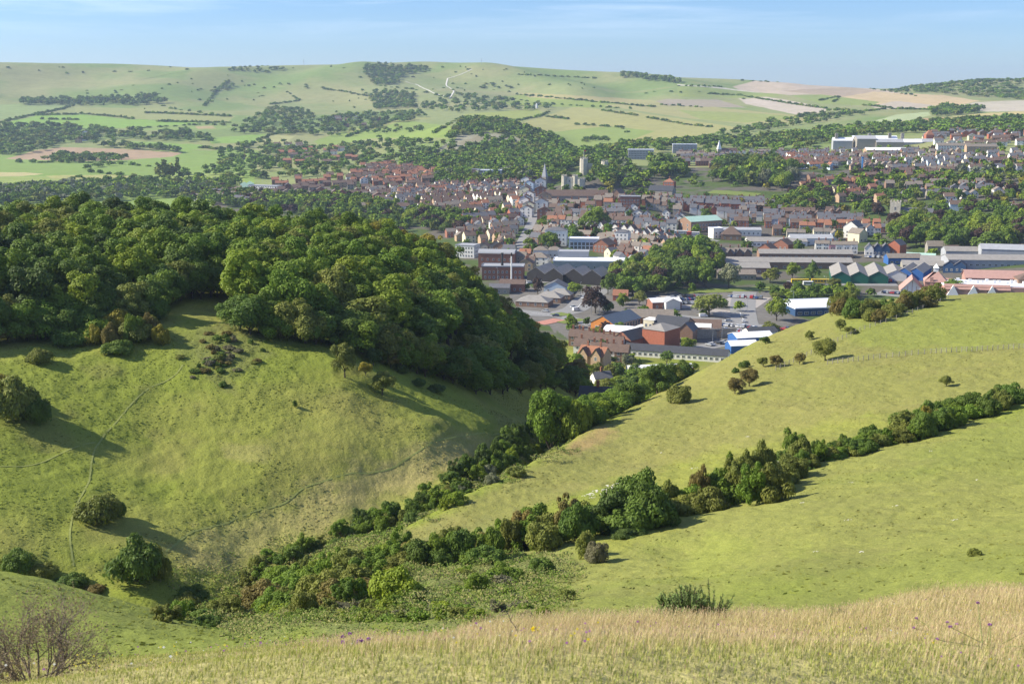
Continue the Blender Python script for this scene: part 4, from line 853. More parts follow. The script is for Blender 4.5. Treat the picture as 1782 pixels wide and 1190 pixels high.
for i, (px, lb) in enumerate([(1262, 'left one of two dark twin-gabled brick houses'), (1292, 'right one of two dark twin-gabled brick houses')]):
    t = Bd('gabled_house', lb + ' above the park', 'house', px, 454, 13, 11, 6, -8, 'x', 4, 'brown_brick', 'lichen_tile', fr=(4, 2), ch=2, mark='dark twin-gabled houses' if i == 0 else None)
    for x in (-3, 3):
        b = MB(); b.box(x - 2.2, x + 2.2, -6.6, -5.4, -2, 6.4, 'brown_brick', top=False); b.poly([(x - 2.2, -6.6, 6.4), (x + 2.2, -6.6, 6.4), (x, -6.6, 9.6)], 'brown_brick'); b.build('gable', t)
        b = MB()
        for sg in (-1, 1):
            q = [(x + sg * 2.5, -6.9, 6.1), (x, -6.9, 9.8), (x, -1.5, 9.8), (x + sg * 2.5, -1.5, 6.1)]; b.poly(q if sg < 0 else q[::-1], 'slate'); b.poly([(a, c, e - .15) for a, c, e in (q[::-1] if sg < 0 else q)], 'white_render')
        b.build('gable_roof', t)
for px, py, W, D, H, lb in [(1335, 446, 12, 11, 6, 'brown gabled block left of the dark conical tree'), (1363, 440, 13, 12, 7, 'brick gabled block just left of the dark conical tree')]:
    Bd('brick_block', lb, 'house', px, py, W, D, H, -36, 'y', 4, 'red_brick', 'brown_tile', fr=(3, 2), ch=1)
Bd('flats', 'brown brick flats with white window bands below the castle', 'flats', 1096, 362, 19, 11, 11, -8, 'flat', 0, 'red_brick', 'lead', fr=(7, 3), mark='brick flats with white windows')
Bd('school', 'long school building with a continuous brown tiled roof', 'school', 1003, 350, 62, 11, 5.5, -3, 'x', 5.5, 'flint', 'brown_tile', fr=(16, 1), mark='long brown roofed school', win=(2, 1.6))
Bd('barn', 'long dark slate hall right of the castle mound', 'hall', 1152, 338, 26, 13, 4, -24, 'x', 4.8, 'flint', 'dark_slate', mark='long dark slate hall')
Bd('brick_house', 'bright red round-fronted house among trees above the slate hall', 'house', 1165, 326, 12, 11, 6, -20, 'hip', 3.6, 'bright_brick', 'red_tile', fr=(4, 2), ch=1, mark='bright red hilltop house')
for i, px in enumerate([1215, 1232, 1262, 1278]):
    Bd('brick_villa', f'{["first", "second", "third", "fourth"][i]} bright red brick villa from the left in the Victorian row', 'house', px, 366 + i, 10, 10, 8, -14 + 4 * i, 'x', 3.6, 'bright_brick', 'slate', fr=(3, 2), sd=(2, 2), ch=2, mark='bright red Victorian villas' if i == 1 else None)
Bd('white_office', 'white modern office with strip windows and brown tower beside it', 'office', 852, 310, 30, 12, 10, -4, 'flat', 0, 'white_render', 'white_roofing', fr=(8, 3), win=(2.4, 1.5), mark='white modern office', fh=3.2)
Bd('brown_tower', 'brown brick stair tower at the left end of the white office', 'tower', 828, 310, 9, 9, 11, -4, 'flat', 0, 'brown_brick', 'lead', fr=(2, 3))
for i in range(9):
    f = i / 8; px = 921 + 4 * math.sin(i * 2); py = 378 - 52 * f
    Bd('tall_house', f'{["lowest", "second", "third", "fourth", "middle", "sixth", "seventh", "eighth", "topmost"][i]} tall pale house on the left side of the high street', 'house', px - 4, py, 7.5, 11, 8.2 + (i % 3) * .7, 76, 'x', 2.8, ['white_render', 'cream_render', 'white_render', 'pale_blue_render'][i % 4], 'brown_tile', sd=(2, 3), fr=(2, 3), ch=1, group='tall houses lining the high street', mark='top of the high street' if i == 6 else None)
    if i % 2 == 0: Bd('tall_house', f'{["lowest", "", "second", "", "middle", "", "fourth", "", "topmost"][i]} tall house on the right side of the high street', 'house', px + 26 - 5 * f, py + 3, 8, 12, 8.2 + (i % 3) * .7, 82, 'x', 2.8, ['red_brick', 'white_render', 'tan_brick', 'red_brick', 'white_render'][i // 2], 'brown_tile', sd=(2, 3), fr=(2, 3), ch=2, group='tall houses lining the high street')
# churches
def spire_church(px, py, label, h, w, mark, roofm='lead', rz=0, body=True, rmin=900):
    t = site('church', label, 'church', px, py, rz, rmin, mark, 12)
    b = MB(); b.box(-w / 2, w / 2, -w / 2, w / 2, -3, h * .42, 'flint'); b.build('tower', t)
    b = MB(); hh = h * .42
    c = [(-w / 2 - .2, -w / 2 - .2, hh + .01), (w / 2 + .2, -w / 2 - .2, hh + .01), (w / 2 + .2, w / 2 + .2, hh + .01), (-w / 2 - .2, w / 2 + .2, hh + .01)]
    for i in range(4): b.poly([c[i], c[(i + 1) % 4], (0, 0, h)], roofm)
    b.poly(c[::-1], roofm); b.build('spire', t)
    if body:
        n = MB(); gable_walls(n, 10, 22, 6, 5, 'y', 'flint'); n.v = [(a, e + 13.6, z) for a, e, z in n.v]; n.build('nave', t)
        n = MB(); roof_geo(n, 10, 22, 6.02, 5, 'y', 'brown_tile'); n.v = [(a, e + 13.9, z) for a, e, z in n.v]; n.build('roof', t)
    return t
spire_church(948, 326, 'slim grey spire of a church at the top of the high street', 27, 5, 'slim grey church spire', rz=-30)
spire_church(1251, 272, 'white church spire with flint nave on the far hillside', 22, 5, 'white church spire', 'painted_white', rz=-80)
t = site('church', 'square battlemented church tower half hidden by big trees', 'church', 1557, 384, -20, 700, 'battlemented church tower', 16)
b = MB(); b.box(-3.6, 3.6, -3.6, 3.6, -3, 13, 'castle_stone')
b.build('tower', t); b = MB()
for x in (-3.2, -1.1, 1.1, 3.2):
    for y in (-3.2, 3.2): b.box(x - .55, x + .55, y - .4, y + .4, 13.01, 14.4, 'castle_stone'); b.box(y - .4, y + .4, x - .55, x + .55, 13.015, 14.39, 'castle_stone') if abs(x) < 2 else None
b.build('battlements', t); put_window(t, 0, -3.6, 9, 0, 1.1, 2.2); t.scale = (1.25, 1.25, 1.25)
n = MB(); gable_walls(n, 22, 9, 5, 4.5, 'x', 'flint'); n.v = [(a + 14.7, e, z) for a, e, z in n.v]; n.build('nave', t); n = MB(); roof_geo(n, 22, 9, 5.02, 4.5, 'x', 'slate', ov=.1); n.v = [(a + 14.9, e, z) for a, e, z in n.v]; n.build('roof', t)
Bd('chapel', 'white gabled mill-like building left of the church trees', 'building', 1484, 412, 12, 14, 9, -34, 'y', 4.5, 'white_render', 'slate', fr=(2, 2), mark='white gabled mill'); Bd('chapel', 'cream gabled annexe in front of the white gabled mill', 'building', 1492, 420, 10, 12, 7, 34, 'y', 3.6, 'cream_render', 'lichen_tile', fr=(2, 1))
t = Bd('church_hall', 'stone gabled church with rose window above the brick flats', 'church', 1076, 350, 12, 20, 6, -20, 'y', 6.5, 'brown_brick', 'brown_tile', fr=(1, 1))
# castle
t = site('castle_keep', 'ruined pale stone castle keep with two towers and flagpole on its mound', 'castle', 1024, 303, -8, 1200, 'castle keep', 26); t.scale = (1.2, 1.2, 1.2)
def tower(parent, x, y, r, h, n=8, name='tower'):
    b = MB(); b.cyl(x, y, -4, h, r * 1.05, r, 'castle_stone', n); b.build(name, parent)
    b = MB()
    for i in range(n):
        a = (i + .5) * 2 * math.pi / n; cx, cy = x + (r - .45) * math.cos(a), y + (r - .45) * math.sin(a); b.box(cx - .5, cx + .5, cy - .5, cy + .5, h + .01, h + 1.3, 'castle_stone')
    b.build('battlements', parent)
tower(t, -4.5, -3, 4.0, 15.5); tower(t, 16, 4, 3.6, 12.5)
b = MB(); b.box(-.7, 12.6, -1.0, .6, -4, 8, 'castle_stone'); b.box(-.7, 4, -1.0, .6, 8.01, 10.5, 'castle_stone'); b.build('curtain_wall', t)
b = MB(); b.cyl(-4.5, -3, 15.5, 24, .18, .12, 'painted_white', 6); b.build('flagpole', t); b = MB(); b.box(-4.4, -2.4, -3.03, -2.97, 22.6, 23.8, 'red_trim', bot=True); b.build('flag', t)
t = site('castle_gatehouse', 'square battlemented castle gatehouse below the keep', 'castle', 993, 328, -12, 1000, 'castle gatehouse', 12)
for x in (-7, 5): tower(t, x, 0, 3.0, 13.5, 8, 'turret')
b = MB(); b.box(-4.4, 2.4, -2, 3.5, -3, 12, 'castle_stone'); b.build('gate_wall', t); put_window(t, -1, -2, 8, 0, 1.2, 2.4)
tower(site('castle_tower', 'low round grey tower right of the castle gatehouse', 'castle', 1010, 326, 0, 1000), 0, 0, 5.2, 9, 14, 'drum')
# county offices, prison, estates on the far slope
for px, py, lb, mk in [(1115, 277, 'lower left of two long grey office slabs beyond the castle', 'left grey office slab'), (1191, 267, 'upper right of two long grey office slabs beyond the castle', 'right grey office slab')]:
    Bd('office_slab', lb, 'office', px, py, 33, 13, 12.5, -4, 'flat', 0, 'grey_roofing', 'white_roofing', fr=(16, 4), win=(1.2, 1.9), mark=mk, rmin=1300)
    p = hit1(px, py, 1300); FOOT.append((p[0], p[1], 20))
t = site('prison', 'large grey stone prison with radiating wings and square turrets', 'prison', 1515, 258, -6, 1300, 'grey prison complex', 60)
for x, y, W, D, H, m, r_ in [(-38, 6, 26, 16, 10, 'grey_roofing', 'white_roofing'), (-8, 0, 26, 30, 13, 'flint', 'grey_roofing'), (22, -12, 36, 15, 9, 'flint', 'grey_roofing'), (8, 22, 60, 14, 12, 'flint', 'white_roofing'), (52, 10, 34, 16, 8, 'grey_roofing', 'white_roofing'), (76, 24, 26, 16, 8, 'red_brick', 'grey_roofing')]:
    b = MB(); gable_walls(b, W, D, H, 4, 'x', m); b.v = [(a + x, e + y, z) for a, e, z in b.v]; w_ = b.build('wing', t); b = MB(); roof_geo(b, W, D, H + .02, 4, 'x', r_); b.v = [(a + x, e + y, z) for a, e, z in b.v]; b.build('roof', w_)
for x, y in ((-46, 4), (-2, 2), (28, 18), (46, 22)): b = MB(); b.box(x - 2, x + 2, y - 2, y + 2, -2, 20, 'flint'); b.build('turret', t)
Bd('long_shed', 'long building with bright white roof below the prison', 'building', 1541, 268, 52, 20, 5, -3, 'x', 3, 'tan_brick', 'white_roofing', rmin=1200, mark='bright white roof below the prison')
Bd('flats', 'pale flats with white balconies on the right hillside, left block', 'flats', 1658, 266, 40, 11, 9, -4, 'x', 3, 'white_render', 'lichen_tile', fr=(12, 3), rmin=1200); Bd('flats', 'cream flats with white windows on the right hillside, right block', 'flats', 1706, 268, 36, 11, 9, -4, 'x', 3, 'tan_brick', 'lichen_tile', fr=(10, 3), rmin=1200, mark='hillside flats')
Bd('dome_house', 'small red domed building right of the prison', 'building', 1616, 246, 11, 11, 9, 0, 'hip', 7, 'bright_brick', 'red_tile', rmin=1500)
t = Bd('hotel', 'white hotel with regular windows and pale green gable at left', 'hotel', 462, 336, 40, 12, 9, -22, 'flat', 0, 'white_render', 'grey_roofing', fr=(12, 3), mark='white hotel', rmin=1000)
b = MB(); gable_walls(b, 12, 12, 10, 3, 'y', 'copper_green'); b.v = [(a - 25, e, z) for a, e, z in b.v]; b.build('gable_wing', t)
# -- industrial estate and supermarket on the right
for i, (px, lb) in enumerate([(1461, 'left one of three green gabled sheds'), (1491, 'middle one of three green gabled sheds'), (1524, 'right one of three green gabled sheds')]):
    Bd('industrial_shed', lb + ' behind the coach park', 'shed', px, 484, 12.5, 46, 4.4, -12, 'y', 3.4, 'green_cladding', 'asbestos_sheet', mark='three green gabled sheds' if i == 1 else None)
Bd('industrial_shed', 'white gabled shed right of the three green ones', 'shed', 1556, 482, 13, 34, 4, -12, 'y', 3, 'white_render', 'asbestos_sheet')
for i, px in enumerate([1580, 1600]): Bd('industrial_shed', f'{["left", "right"][i]} bright blue gabled shed behind the pink store', 'shed', px, 482, 10, 30, 5, -28, 'y', 3.2, 'blue_cladding', 'asbestos_sheet', mark='blue gabled sheds' if i else None)
for i, px in enumerate([1654, 1672]): Bd('industrial_shed', f'{["left", "right"][i]} navy gabled workshop above the pink store', 'workshop', px, 470, 8, 22, 4.5, -24, 'y', 3, 'navy_cladding', 'slate', fr=(2, 1), mark='navy gabled workshops' if i else None)
for px, py, W, D, H, rz, w_, r_, lb in [(1370, 466, 90, 16, 5, -3, 'brown_brick', 'asbestos_sheet', 'very long brown-walled depot with ribbed grey roof'), (1300, 473, 30, 18, 4, -3, 'brown_brick', 'asbestos_sheet', 'wide grey-roofed shed left of the depot behind the park trees'), (1280, 484, 26, 14, 3.5, -3, 'flint', 'lichen_tile', 'low lichen-roofed shed behind the silvery willow'),
        (1400, 449, 70, 14, 4, -3, 'brown_brick', 'asbestos_sheet', 'upper dark-roofed depot below the white terrace'), (1570, 458, 24, 12, 4.5, 0, 'blue_cladding', 'lichen_tile', 'low building with bright blue wall'), (1602, 456, 20, 14, 4, -20, 'green_cladding', 'copper_green', 'green-roofed workshop behind the blue wall'), (1645, 462, 34, 16, 4, -20, 'flint', 'asbestos_sheet', 'grey workshop with wide roof above the pink store'),
        (1685, 446, 36, 14, 4.5, -4, 'grey_roofing', 'asbestos_sheet', 'grey industrial roof with rooflights at right'), (1720, 462, 60, 20, 5, -4, 'grey_roofing', 'asbestos_sheet', 'broad grey warehouse at the right edge'), (1748, 446, 34, 22, 6, -14, 'grey_roofing', 'grey_roofing', 'light grey hall at the far right edge'), (1620, 470, 40, 14, 4, -10, 'flint', 'asbestos_sheet', 'long grey shed behind the tower of the pink store'), (1350, 427, 48, 16, 4, -3, 'white_render', 'asbestos_sheet', 'pale flat shed row behind the conical tree'), (1410, 424, 34, 14, 5, -3, 'white_render', 'grey_roofing', 'low white works building above the terrace')]:
    Bd('industrial_shed', lb, 'shed', px, py, W, D, H, rz, 'x', 2.6, w_, r_, fr=(6, 1) if W < 40 else (14, 1), win=(2, 1.2), mark='very long grey depot' if W == 90 else None)
for i, (px, w_) in enumerate([(1424, 'white_render'), (1436, 'white_render'), (1448, 'pink_render'), (1459, 'white_render'), (1472, 'white_render'), (1485, 'white_render')]):
    Bd('terraced_house', f'{["first", "second", "third", "fourth", "fifth", "sixth"][i]} house from the left in the {"white" if i != 2 else "white"} riverside terrace' + (', painted pink' if i == 2 else ''), 'house', px, 441, 5.4, 8, 8 - .8 * (i > 1), -10, 'x', 2.2, w_, 'lichen_tile', fr=(2, 3 if i < 2 else 2), sd=(1, 2), ch=1, mark='white riverside terrace' if i == 2 else None, group='houses of the white riverside terrace')
for i, px in enumerate([1512, 1526, 1540]): Bd('brick_house', f'{["left", "middle", "right"][i]} of three dark gabled houses right of the white terrace', 'house', px, 443, 6.5, 9, 5, -14, 'y', 3.8, 'navy_cladding' if i else 'white_render', 'slate', fr=(2, 1))
Bd('brick_house', 'red brick gabled house standing alone before the big trees', 'house', 1560, 442, 10, 12, 7.5, -40, 'y', 3.6, 'bright_brick', 'slate', fr=(1, 1), mark='lone red gabled house')
Bd('stone_house', 'stone house with pale lichen roof before the big trees', 'house', 1628, 440, 14, 9, 5.5, -4, 'x', 3.6, 'flint', 'lichen_tile', fr=(4, 1), mark='pale lichen roofed house'); Bd('stone_house', 'small brown house right of the pale lichen-roofed one', 'house', 1656, 443, 9, 8, 4, 8, 'x', 3, 'brown_brick', 'brown_tile', fr=(2, 1))
t = site('supermarket', 'pink brick supermarket with steep gabled porch and white lantern tower', 'supermarket', 1612, 509, -16, 600, 'pink supermarket', 36)
def tgable(W, D, H, rh, x, y, ridge, wall, roof, name, ov=.6):
    b = MB(); gable_walls(b, W, D, H, rh, ridge, wall); b.v = [(a + x, e + y, z) for a, e, z in b.v]; w_ = b.build(name, t)
    b = MB(); roof_geo(b, W, D, H + .02, rh, ridge, roof, ov=ov); b.v = [(a + x, e + y, z) for a, e, z in b.v]; b.build('roof', w_); return w_
tgable(13, 20, 2.8, 6.5, -9, 2, 'y', 'white_render', 'pink_tile', 'porch', ov=1.3)
for x in (-2.6, 0, 2.6): b = MB(); b.box(-9 + x - .15, -9 + x + .15, -8.12, -8.01, 0, 8 - abs(x) * 1.2, 'pink_brick'); b.build('mullion', t)
b = MB(); b.box(-1.5, 16, -4, 16, -2, 7.5, 'pink_brick'); b.build('walls', t)
b = MB(); b.box(1.5, 3.6, -4.6, -4.01, -2, 10.5, 'pink_brick'); b.build('pier', t)
b = MB()
for i, (p, q) in enumerate((((-2.2, -4.8), (12.2, -4.8)), ((12.2, -4.8), (12.2, 10)), ((12.2, 10), (-2.2, 10)), ((-2.2, 10), (-2.2, -4.8)))): b.poly([(*p, 7.52), (*q, 7.52), (6.4 if i == 0 or i == 1 else 3.8, 1.3 if i in (0, 3) else 3.8, 13.6)], 'pink_tile')
b.poly([(3.8, 1.3, 13.6), (6.4, 1.3, 13.6), (6.4, 3.8, 13.6), (3.8, 3.8, 13.6)], 'pink_tile')
b.build('pyramid_roof', t)
b = MB(); b.box(3.7, 6.5, 1.2, 3.9, 13.2, 15.6, 'painted_white'); b.build('lantern', t); b = MB(); c = [(3.3, .8, 15.61), (6.9, .8, 15.61), (6.9, 4.3, 15.61), (3.3, 4.3, 15.61)]
for i in range(4): b.poly([c[i], c[(i + 1) % 4], (5.1, 2.5, 18.6)], 'painted_white')
b.build('lantern_roof', t)
t = site('supermarket_wing', 'long pink supermarket wing with white roof plant and triangular gables', 'supermarket', 1718, 511, -10, 600, 'supermarket wing', 36)
b = MB(); b.box(-27, 34, -8, 18, -2, 5.2, 'pink_brick'); b.build('walls', t); b = MB(); b.box(-27.3, 34.3, -6, 18.3, 5.21, 5.8, 'white_roofing', bot=True); b.build('roof', t)
b = MB(); b.poly([(-27, -9.2, 3.6), (12, -9.2, 3.6), (12, -6.1, 6.6), (-27, -6.1, 6.6)], 'pink_tile'); b.poly([(12, -6.05, 5.8), (-27, -6.05, 5.8), (-27, -6.05, 6.6), (12, -6.05, 6.6)], 'pink_tile'); b.build('front_roof', t)
for x in (-22, -10, 1): b = MB(); q = [(x - 4, -9.5, -1), (x + 4, -9.5, -1), (x, -9.5, 6.2)]; b.poly(q, 'painted_white'); b.poly([(x - 4, -9.5, -1), (x, -9.5, 6.2), (x, -8.2, 6.2), (x - 4, -8.2, -1)], 'painted_white'); b.poly([(x, -9.5, 6.2), (x + 4, -9.5, -1), (x + 4, -8.2, -1), (x, -8.2, 6.2)], 'painted_white'); b.build('gable', t)
for k in range(16): x = -24 + k * 3.5; y = 2 + (k * 7 % 5) * 2.2; b = MB(); b.box(x, x + 1.8, y, y + 1.6, 5.81, 7.2 + (k % 3) * .3, 'painted_white'); b.build('roof_plant', t)
w_ = tgable(44, 14, 7, 4, 12, 27, 'x', 'pink_brick', 'pink_tile', 'rear_hall')
tgable(13, 13, 8.2, 4.2, 26, 14, 'hip', 'brown_brick', 'brown_tile', 'corner_block')
# windmill, masts, tower crane
t = site('windmill', 'small white windmill on the green down beyond the town', 'windmill', 934, 189, 0, 2500, None); b = MB(); b.cyl(0, 0, -1, 10, 3.2, 2.1, 'painted_white', 10); b.build('mill_body', t); b = MB(); b.cyl(0, 0, 10.01, 12.6, 2.3, .3, 'painted_white', 10); b.build('cap', t)
for k in range(4): a = k * math.pi / 2 + .5; b = MB(); ca, sa_ = math.cos(a), math.sin(a); b.poly([(0, -2.6, 10.4), (ca * 8 - sa_ * .7, -2.6, 10.4 + sa_ * 8 + ca * .7), (ca * 8 + sa_ * .7, -2.6, 10.4 + sa_ * 8 - ca * .7)], 'painted_white'); b.poly([(0, -2.5, 10.4), (ca * 8 + sa_ * .7, -2.5, 10.4 + sa_ * 8 - ca * .7), (ca * 8 - sa_ * .7, -2.5, 10.4 + sa_ * 8 + ca * .7)], 'painted_white'); b.build('sail', t)
for px, py, h, lb in [(529, 115, 22, 'thin radio mast on the left of the far ridge'), (838, 112, 20, 'radio mast on the middle of the far ridge')]:
    t = site('radio_mast', lb, 'mast', px, py + 1, 0, 3900); b = MB(); b.cyl(0, 0, -3, h, .5, .35, 'steel', 6); b.build('mast', t)
    b = MB(); b.cyl(0, 0, h * .55, h * .7, 1.0, 1.0, 'steel', 8); b.cyl(0, 0, h * .85, h * .95, .8, .8, 'steel', 8); b.build('antenna_array', t)
t = site('lift_tower', 'tall thin blue crane mast among the hillside houses', 'crane', 1500, 302, 0, 1000, 'blue crane mast'); b = MB(); b.cyl(0, 0, -1, 17, .8, .8, 'crane_blue', 6); b.build('mast', t); b = MB(); b.box(-1.2, 1.2, -1.2, 1.2, 17.01, 18.4, 'crane_blue'); b.build('head', t)

# ------------------------------------------------------------------ streets and car parks
def ribbon(name, pts, width, m, lift=.12, rmin=600, kind='structure', label=None, step=6.0):
    P = hit(np.array([p[0] for p in pts], float), np.array([p[1] for p in pts], float), rmin)[:, :2]
    seg = np.hypot(*np.diff(P, axis=0).T); cum = np.concatenate([[0], np.cumsum(seg)]); n = max(3, int(cum[-1] / step)); s = np.linspace(0, cum[-1], n)
    C = np.stack([np.interp(s, cum, P[:, 0]), np.interp(s, cum, P[:, 1])], 1)
    for _ in range(3): C[1:-1] = (C[:-2] + 2 * C[1:-1] + C[2:]) / 4
    T = np.gradient(C, axis=0); T /= np.linalg.norm(T, axis=1)[:, None]; Nn = np.stack([-T[:, 1], T[:, 0]], 1); k = max(2, int(width / step) + 2)
    u = np.linspace(-.5, .5, k) * width; X = C[:, None, :] + Nn[:, None, :] * u[None, :, None]; Z = zat(X[..., 0], X[..., 1]) + lift
    V = np.concatenate([X, Z[..., None]], -1).reshape(-1, 3); idx = np.arange(n * k).reshape(n, k)
    F = np.stack([idx[:-1, :-1], idx[:-1, 1:], idx[1:, 1:], idx[1:, :-1]], -1).reshape(-1, 4)
    o = link(name, npmesh(name, V, F, (MATS[m],), smooth=True)); tag(o, label, None, None, kind)
    if rmin >= 500 and width > 4:
        for q in C[::2]: FOOT.append((q[0], q[1], width * .55))
    return o
ribbon('road', [(850, 538), (910, 544), (960, 549), (1000, 541), (1018, 522), (1045, 503)], 15, 'asphalt')
ribbon('road', [(958, 546), (1000, 557), (1040, 566), (1062, 590)], 11, 'asphalt', .14)
ribbon('road', [(1165, 550), (1235, 556), (1300, 566), (1350, 572)], 12, 'asphalt')
ribbon('road', [(1296, 508), (1292, 535), (1296, 566), (1316, 582)], 15, 'asphalt', .14)
ribbon('road', [(1215, 606), (1262, 598), (1320, 584)], 11, 'asphalt', .13)
ribbon('high_street', [(900, 452), (908, 420), (926, 385), (932, 350), (930, 330)], 8, 'asphalt', rmin=700)
ribbon('car_park', [(1160, 526), (1222, 523)], 44, 'pale_paving', .10)
ribbon('car_park', [(1225, 542), (1285, 548)], 22, 'pale_paving', .10)
ribbon('car_park', [(1240, 572), (1322, 578)], 24, 'asphalt', .10)
ribbon('car_park', [(1150, 556), (1222, 562)], 12, 'asphalt', .10)
ribbon('car_park', [(1262, 522), (1330, 527)], 40, 'pale_paving', .09)
ribbon('yard', [(900, 490), (945, 486)], 26, 'asphalt', .10)
ribbon('bus_station_yard', [(1180, 414), (1240, 422)], 26, 'asphalt', .10)
ribbon('coach_park', [(1370, 492), (1560, 494)], 18, 'asphalt', .10)
ribbon('car_park', [(1530, 508), (1600, 514)], 24, 'asphalt', .08)
ribbon('yard', [(1330, 443), (1400, 446)], 16, 'asphalt', .08)
ribbon('park_lawn', [(1180, 508), (1300, 503), (1420, 500)], 16, 'verge_grass', .1)
ribbon('red_forecourt', [(938, 564), (974, 556)], 9, 'red_tarmac', .2)
ribbon('roundabout_island', [(966, 549), (986, 546)], 9, 'verge_grass', .3)
ribbon('grass_verge', [(975, 562), (1015, 556)], 7, 'verge_grass', .25)
ribbon('castle_lawn', [(1235, 334), (1320, 340)], 26, 'verge_grass', .3, 900)
ribbon('road_marking', [(1288, 545), (1296, 562)], .5, 'painted_white', .22); ribbon('road_marking', [(925, 545), (955, 549)], .35, 'painted_white', .24); ribbon('road_marking', [(1003, 538), (1017, 522)], .35, 'painted_white', .24)
# chalk tracks and quarry on the far downs
for pts, w in [([(723, 147), (738, 155), (752, 162), (778, 169)], 4.2), ([(782, 172), (786, 166), (790, 160), (783, 154), (776, 148), (779, 137)], 4.2), ([(780, 137), (800, 131), (822, 121)], 3), ([(705, 142), (724, 148)], 2.5)]: ribbon('chalk_track', pts, w, 'chalk', .9, 3000, step=12)
ribbon('chalk_track', [(240, 140), (290, 130), (330, 124)], 3, 'verge_grass', .8, 3300, step=12)
# worn footpaths on the near slope
mat('trodden_turf', (.235, .262, .07), rough=.95, n2=(1, .2)); mat('trodden_edge', (.10, .115, .035), rough=.95, n2=(1, .2))
for pts in [[(128, 985), (120, 930), (130, 880), (155, 842), (160, 790), (182, 755), (230, 700), (262, 672), (310, 652), (318, 635)], [(0, 812), (60, 812), (110, 785), (165, 770)], [(288, 960), (330, 925), (430, 893), (500, 878), (520, 850), (600, 825), (680, 818), (740, 778), (800, 760), (880, 756)]]:
    ribbon('footpath', pts, .26, 'trodden_turf', .05, 100, step=1.5)

# ------------------------------------------------------------------ where a thing stands, in words
LM = np.array([(px, py) for _, px, py in MARKS], float)
EXTRA = [('silvery willow', 1265, 500), ('dark conical tree', 1390, 440), ('ring road roundabout', 965, 550), ('wooded quarry hill', 860, 250), ('castle lawn', 1280, 335), ('far left river meadow', 180, 320), ('right edge terrace road', 1740, 300)]
MK = MARKS + EXTRA; LM = np.array([(a, b_) for _, a, b_ in MK], float)
def where_is(px, py):
    d = (LM[:, 0] - px) ** 2 + ((LM[:, 1] - py) * 2.2) ** 2; i = int(np.argmin(d)); dx, dy = px - LM[i, 0], (py - LM[i, 1]) * 2.2
    dist = math.sqrt(d[i]); far_ = 'close ' if dist < 26 else ('' if dist < 60 else 'well ')
    rel = ('right of' if dx > 0 else 'left of') if abs(dx) > abs(dy) else ('in front of' if dy > 0 else 'behind')
    return f'{far_}{rel} the {MK[i][0]}'
def scatter_poly(poly, gap, r0, r1, jit=.4, rng_=None):
    """world points on a jittered grid whose photo position lies in the polygon and whose distance lies between r0 and r1"""
    bb = np.array(poly, float); a0 = float(azt(bb[:, 0].min(), 300)[0]) - .01; a1 = float(azt(bb[:, 0].max(), 300)[0]) + .01
    xs = np.arange(r1 * math.sin(a0) if a0 < 0 else r0 * math.sin(a0), (r1 if a1 > 0 else r0) * math.sin(a1) + 1, gap); ys = np.arange(r0 * .88, r1 + 1, gap)
    X, Y = np.meshgrid(xs, ys); X = X + rng.uniform(-jit, jit, X.shape) * gap; Y = Y + rng.uniform(-jit, jit, Y.shape) * gap
    X, Y = X.ravel(), Y.ravel(); rr = np.hypot(X, Y); k = (rr > r0) & (rr < r1) & (np.abs(np.arctan2(X, Y)) < .45); X, Y = X[k], Y[k]
    Z = zat(X, Y); px, py = project(X, Y, Z); k = inpoly(px, py, poly)
    return np.stack([X[k], Y[k], Z[k], px[k], py[k]], 1)

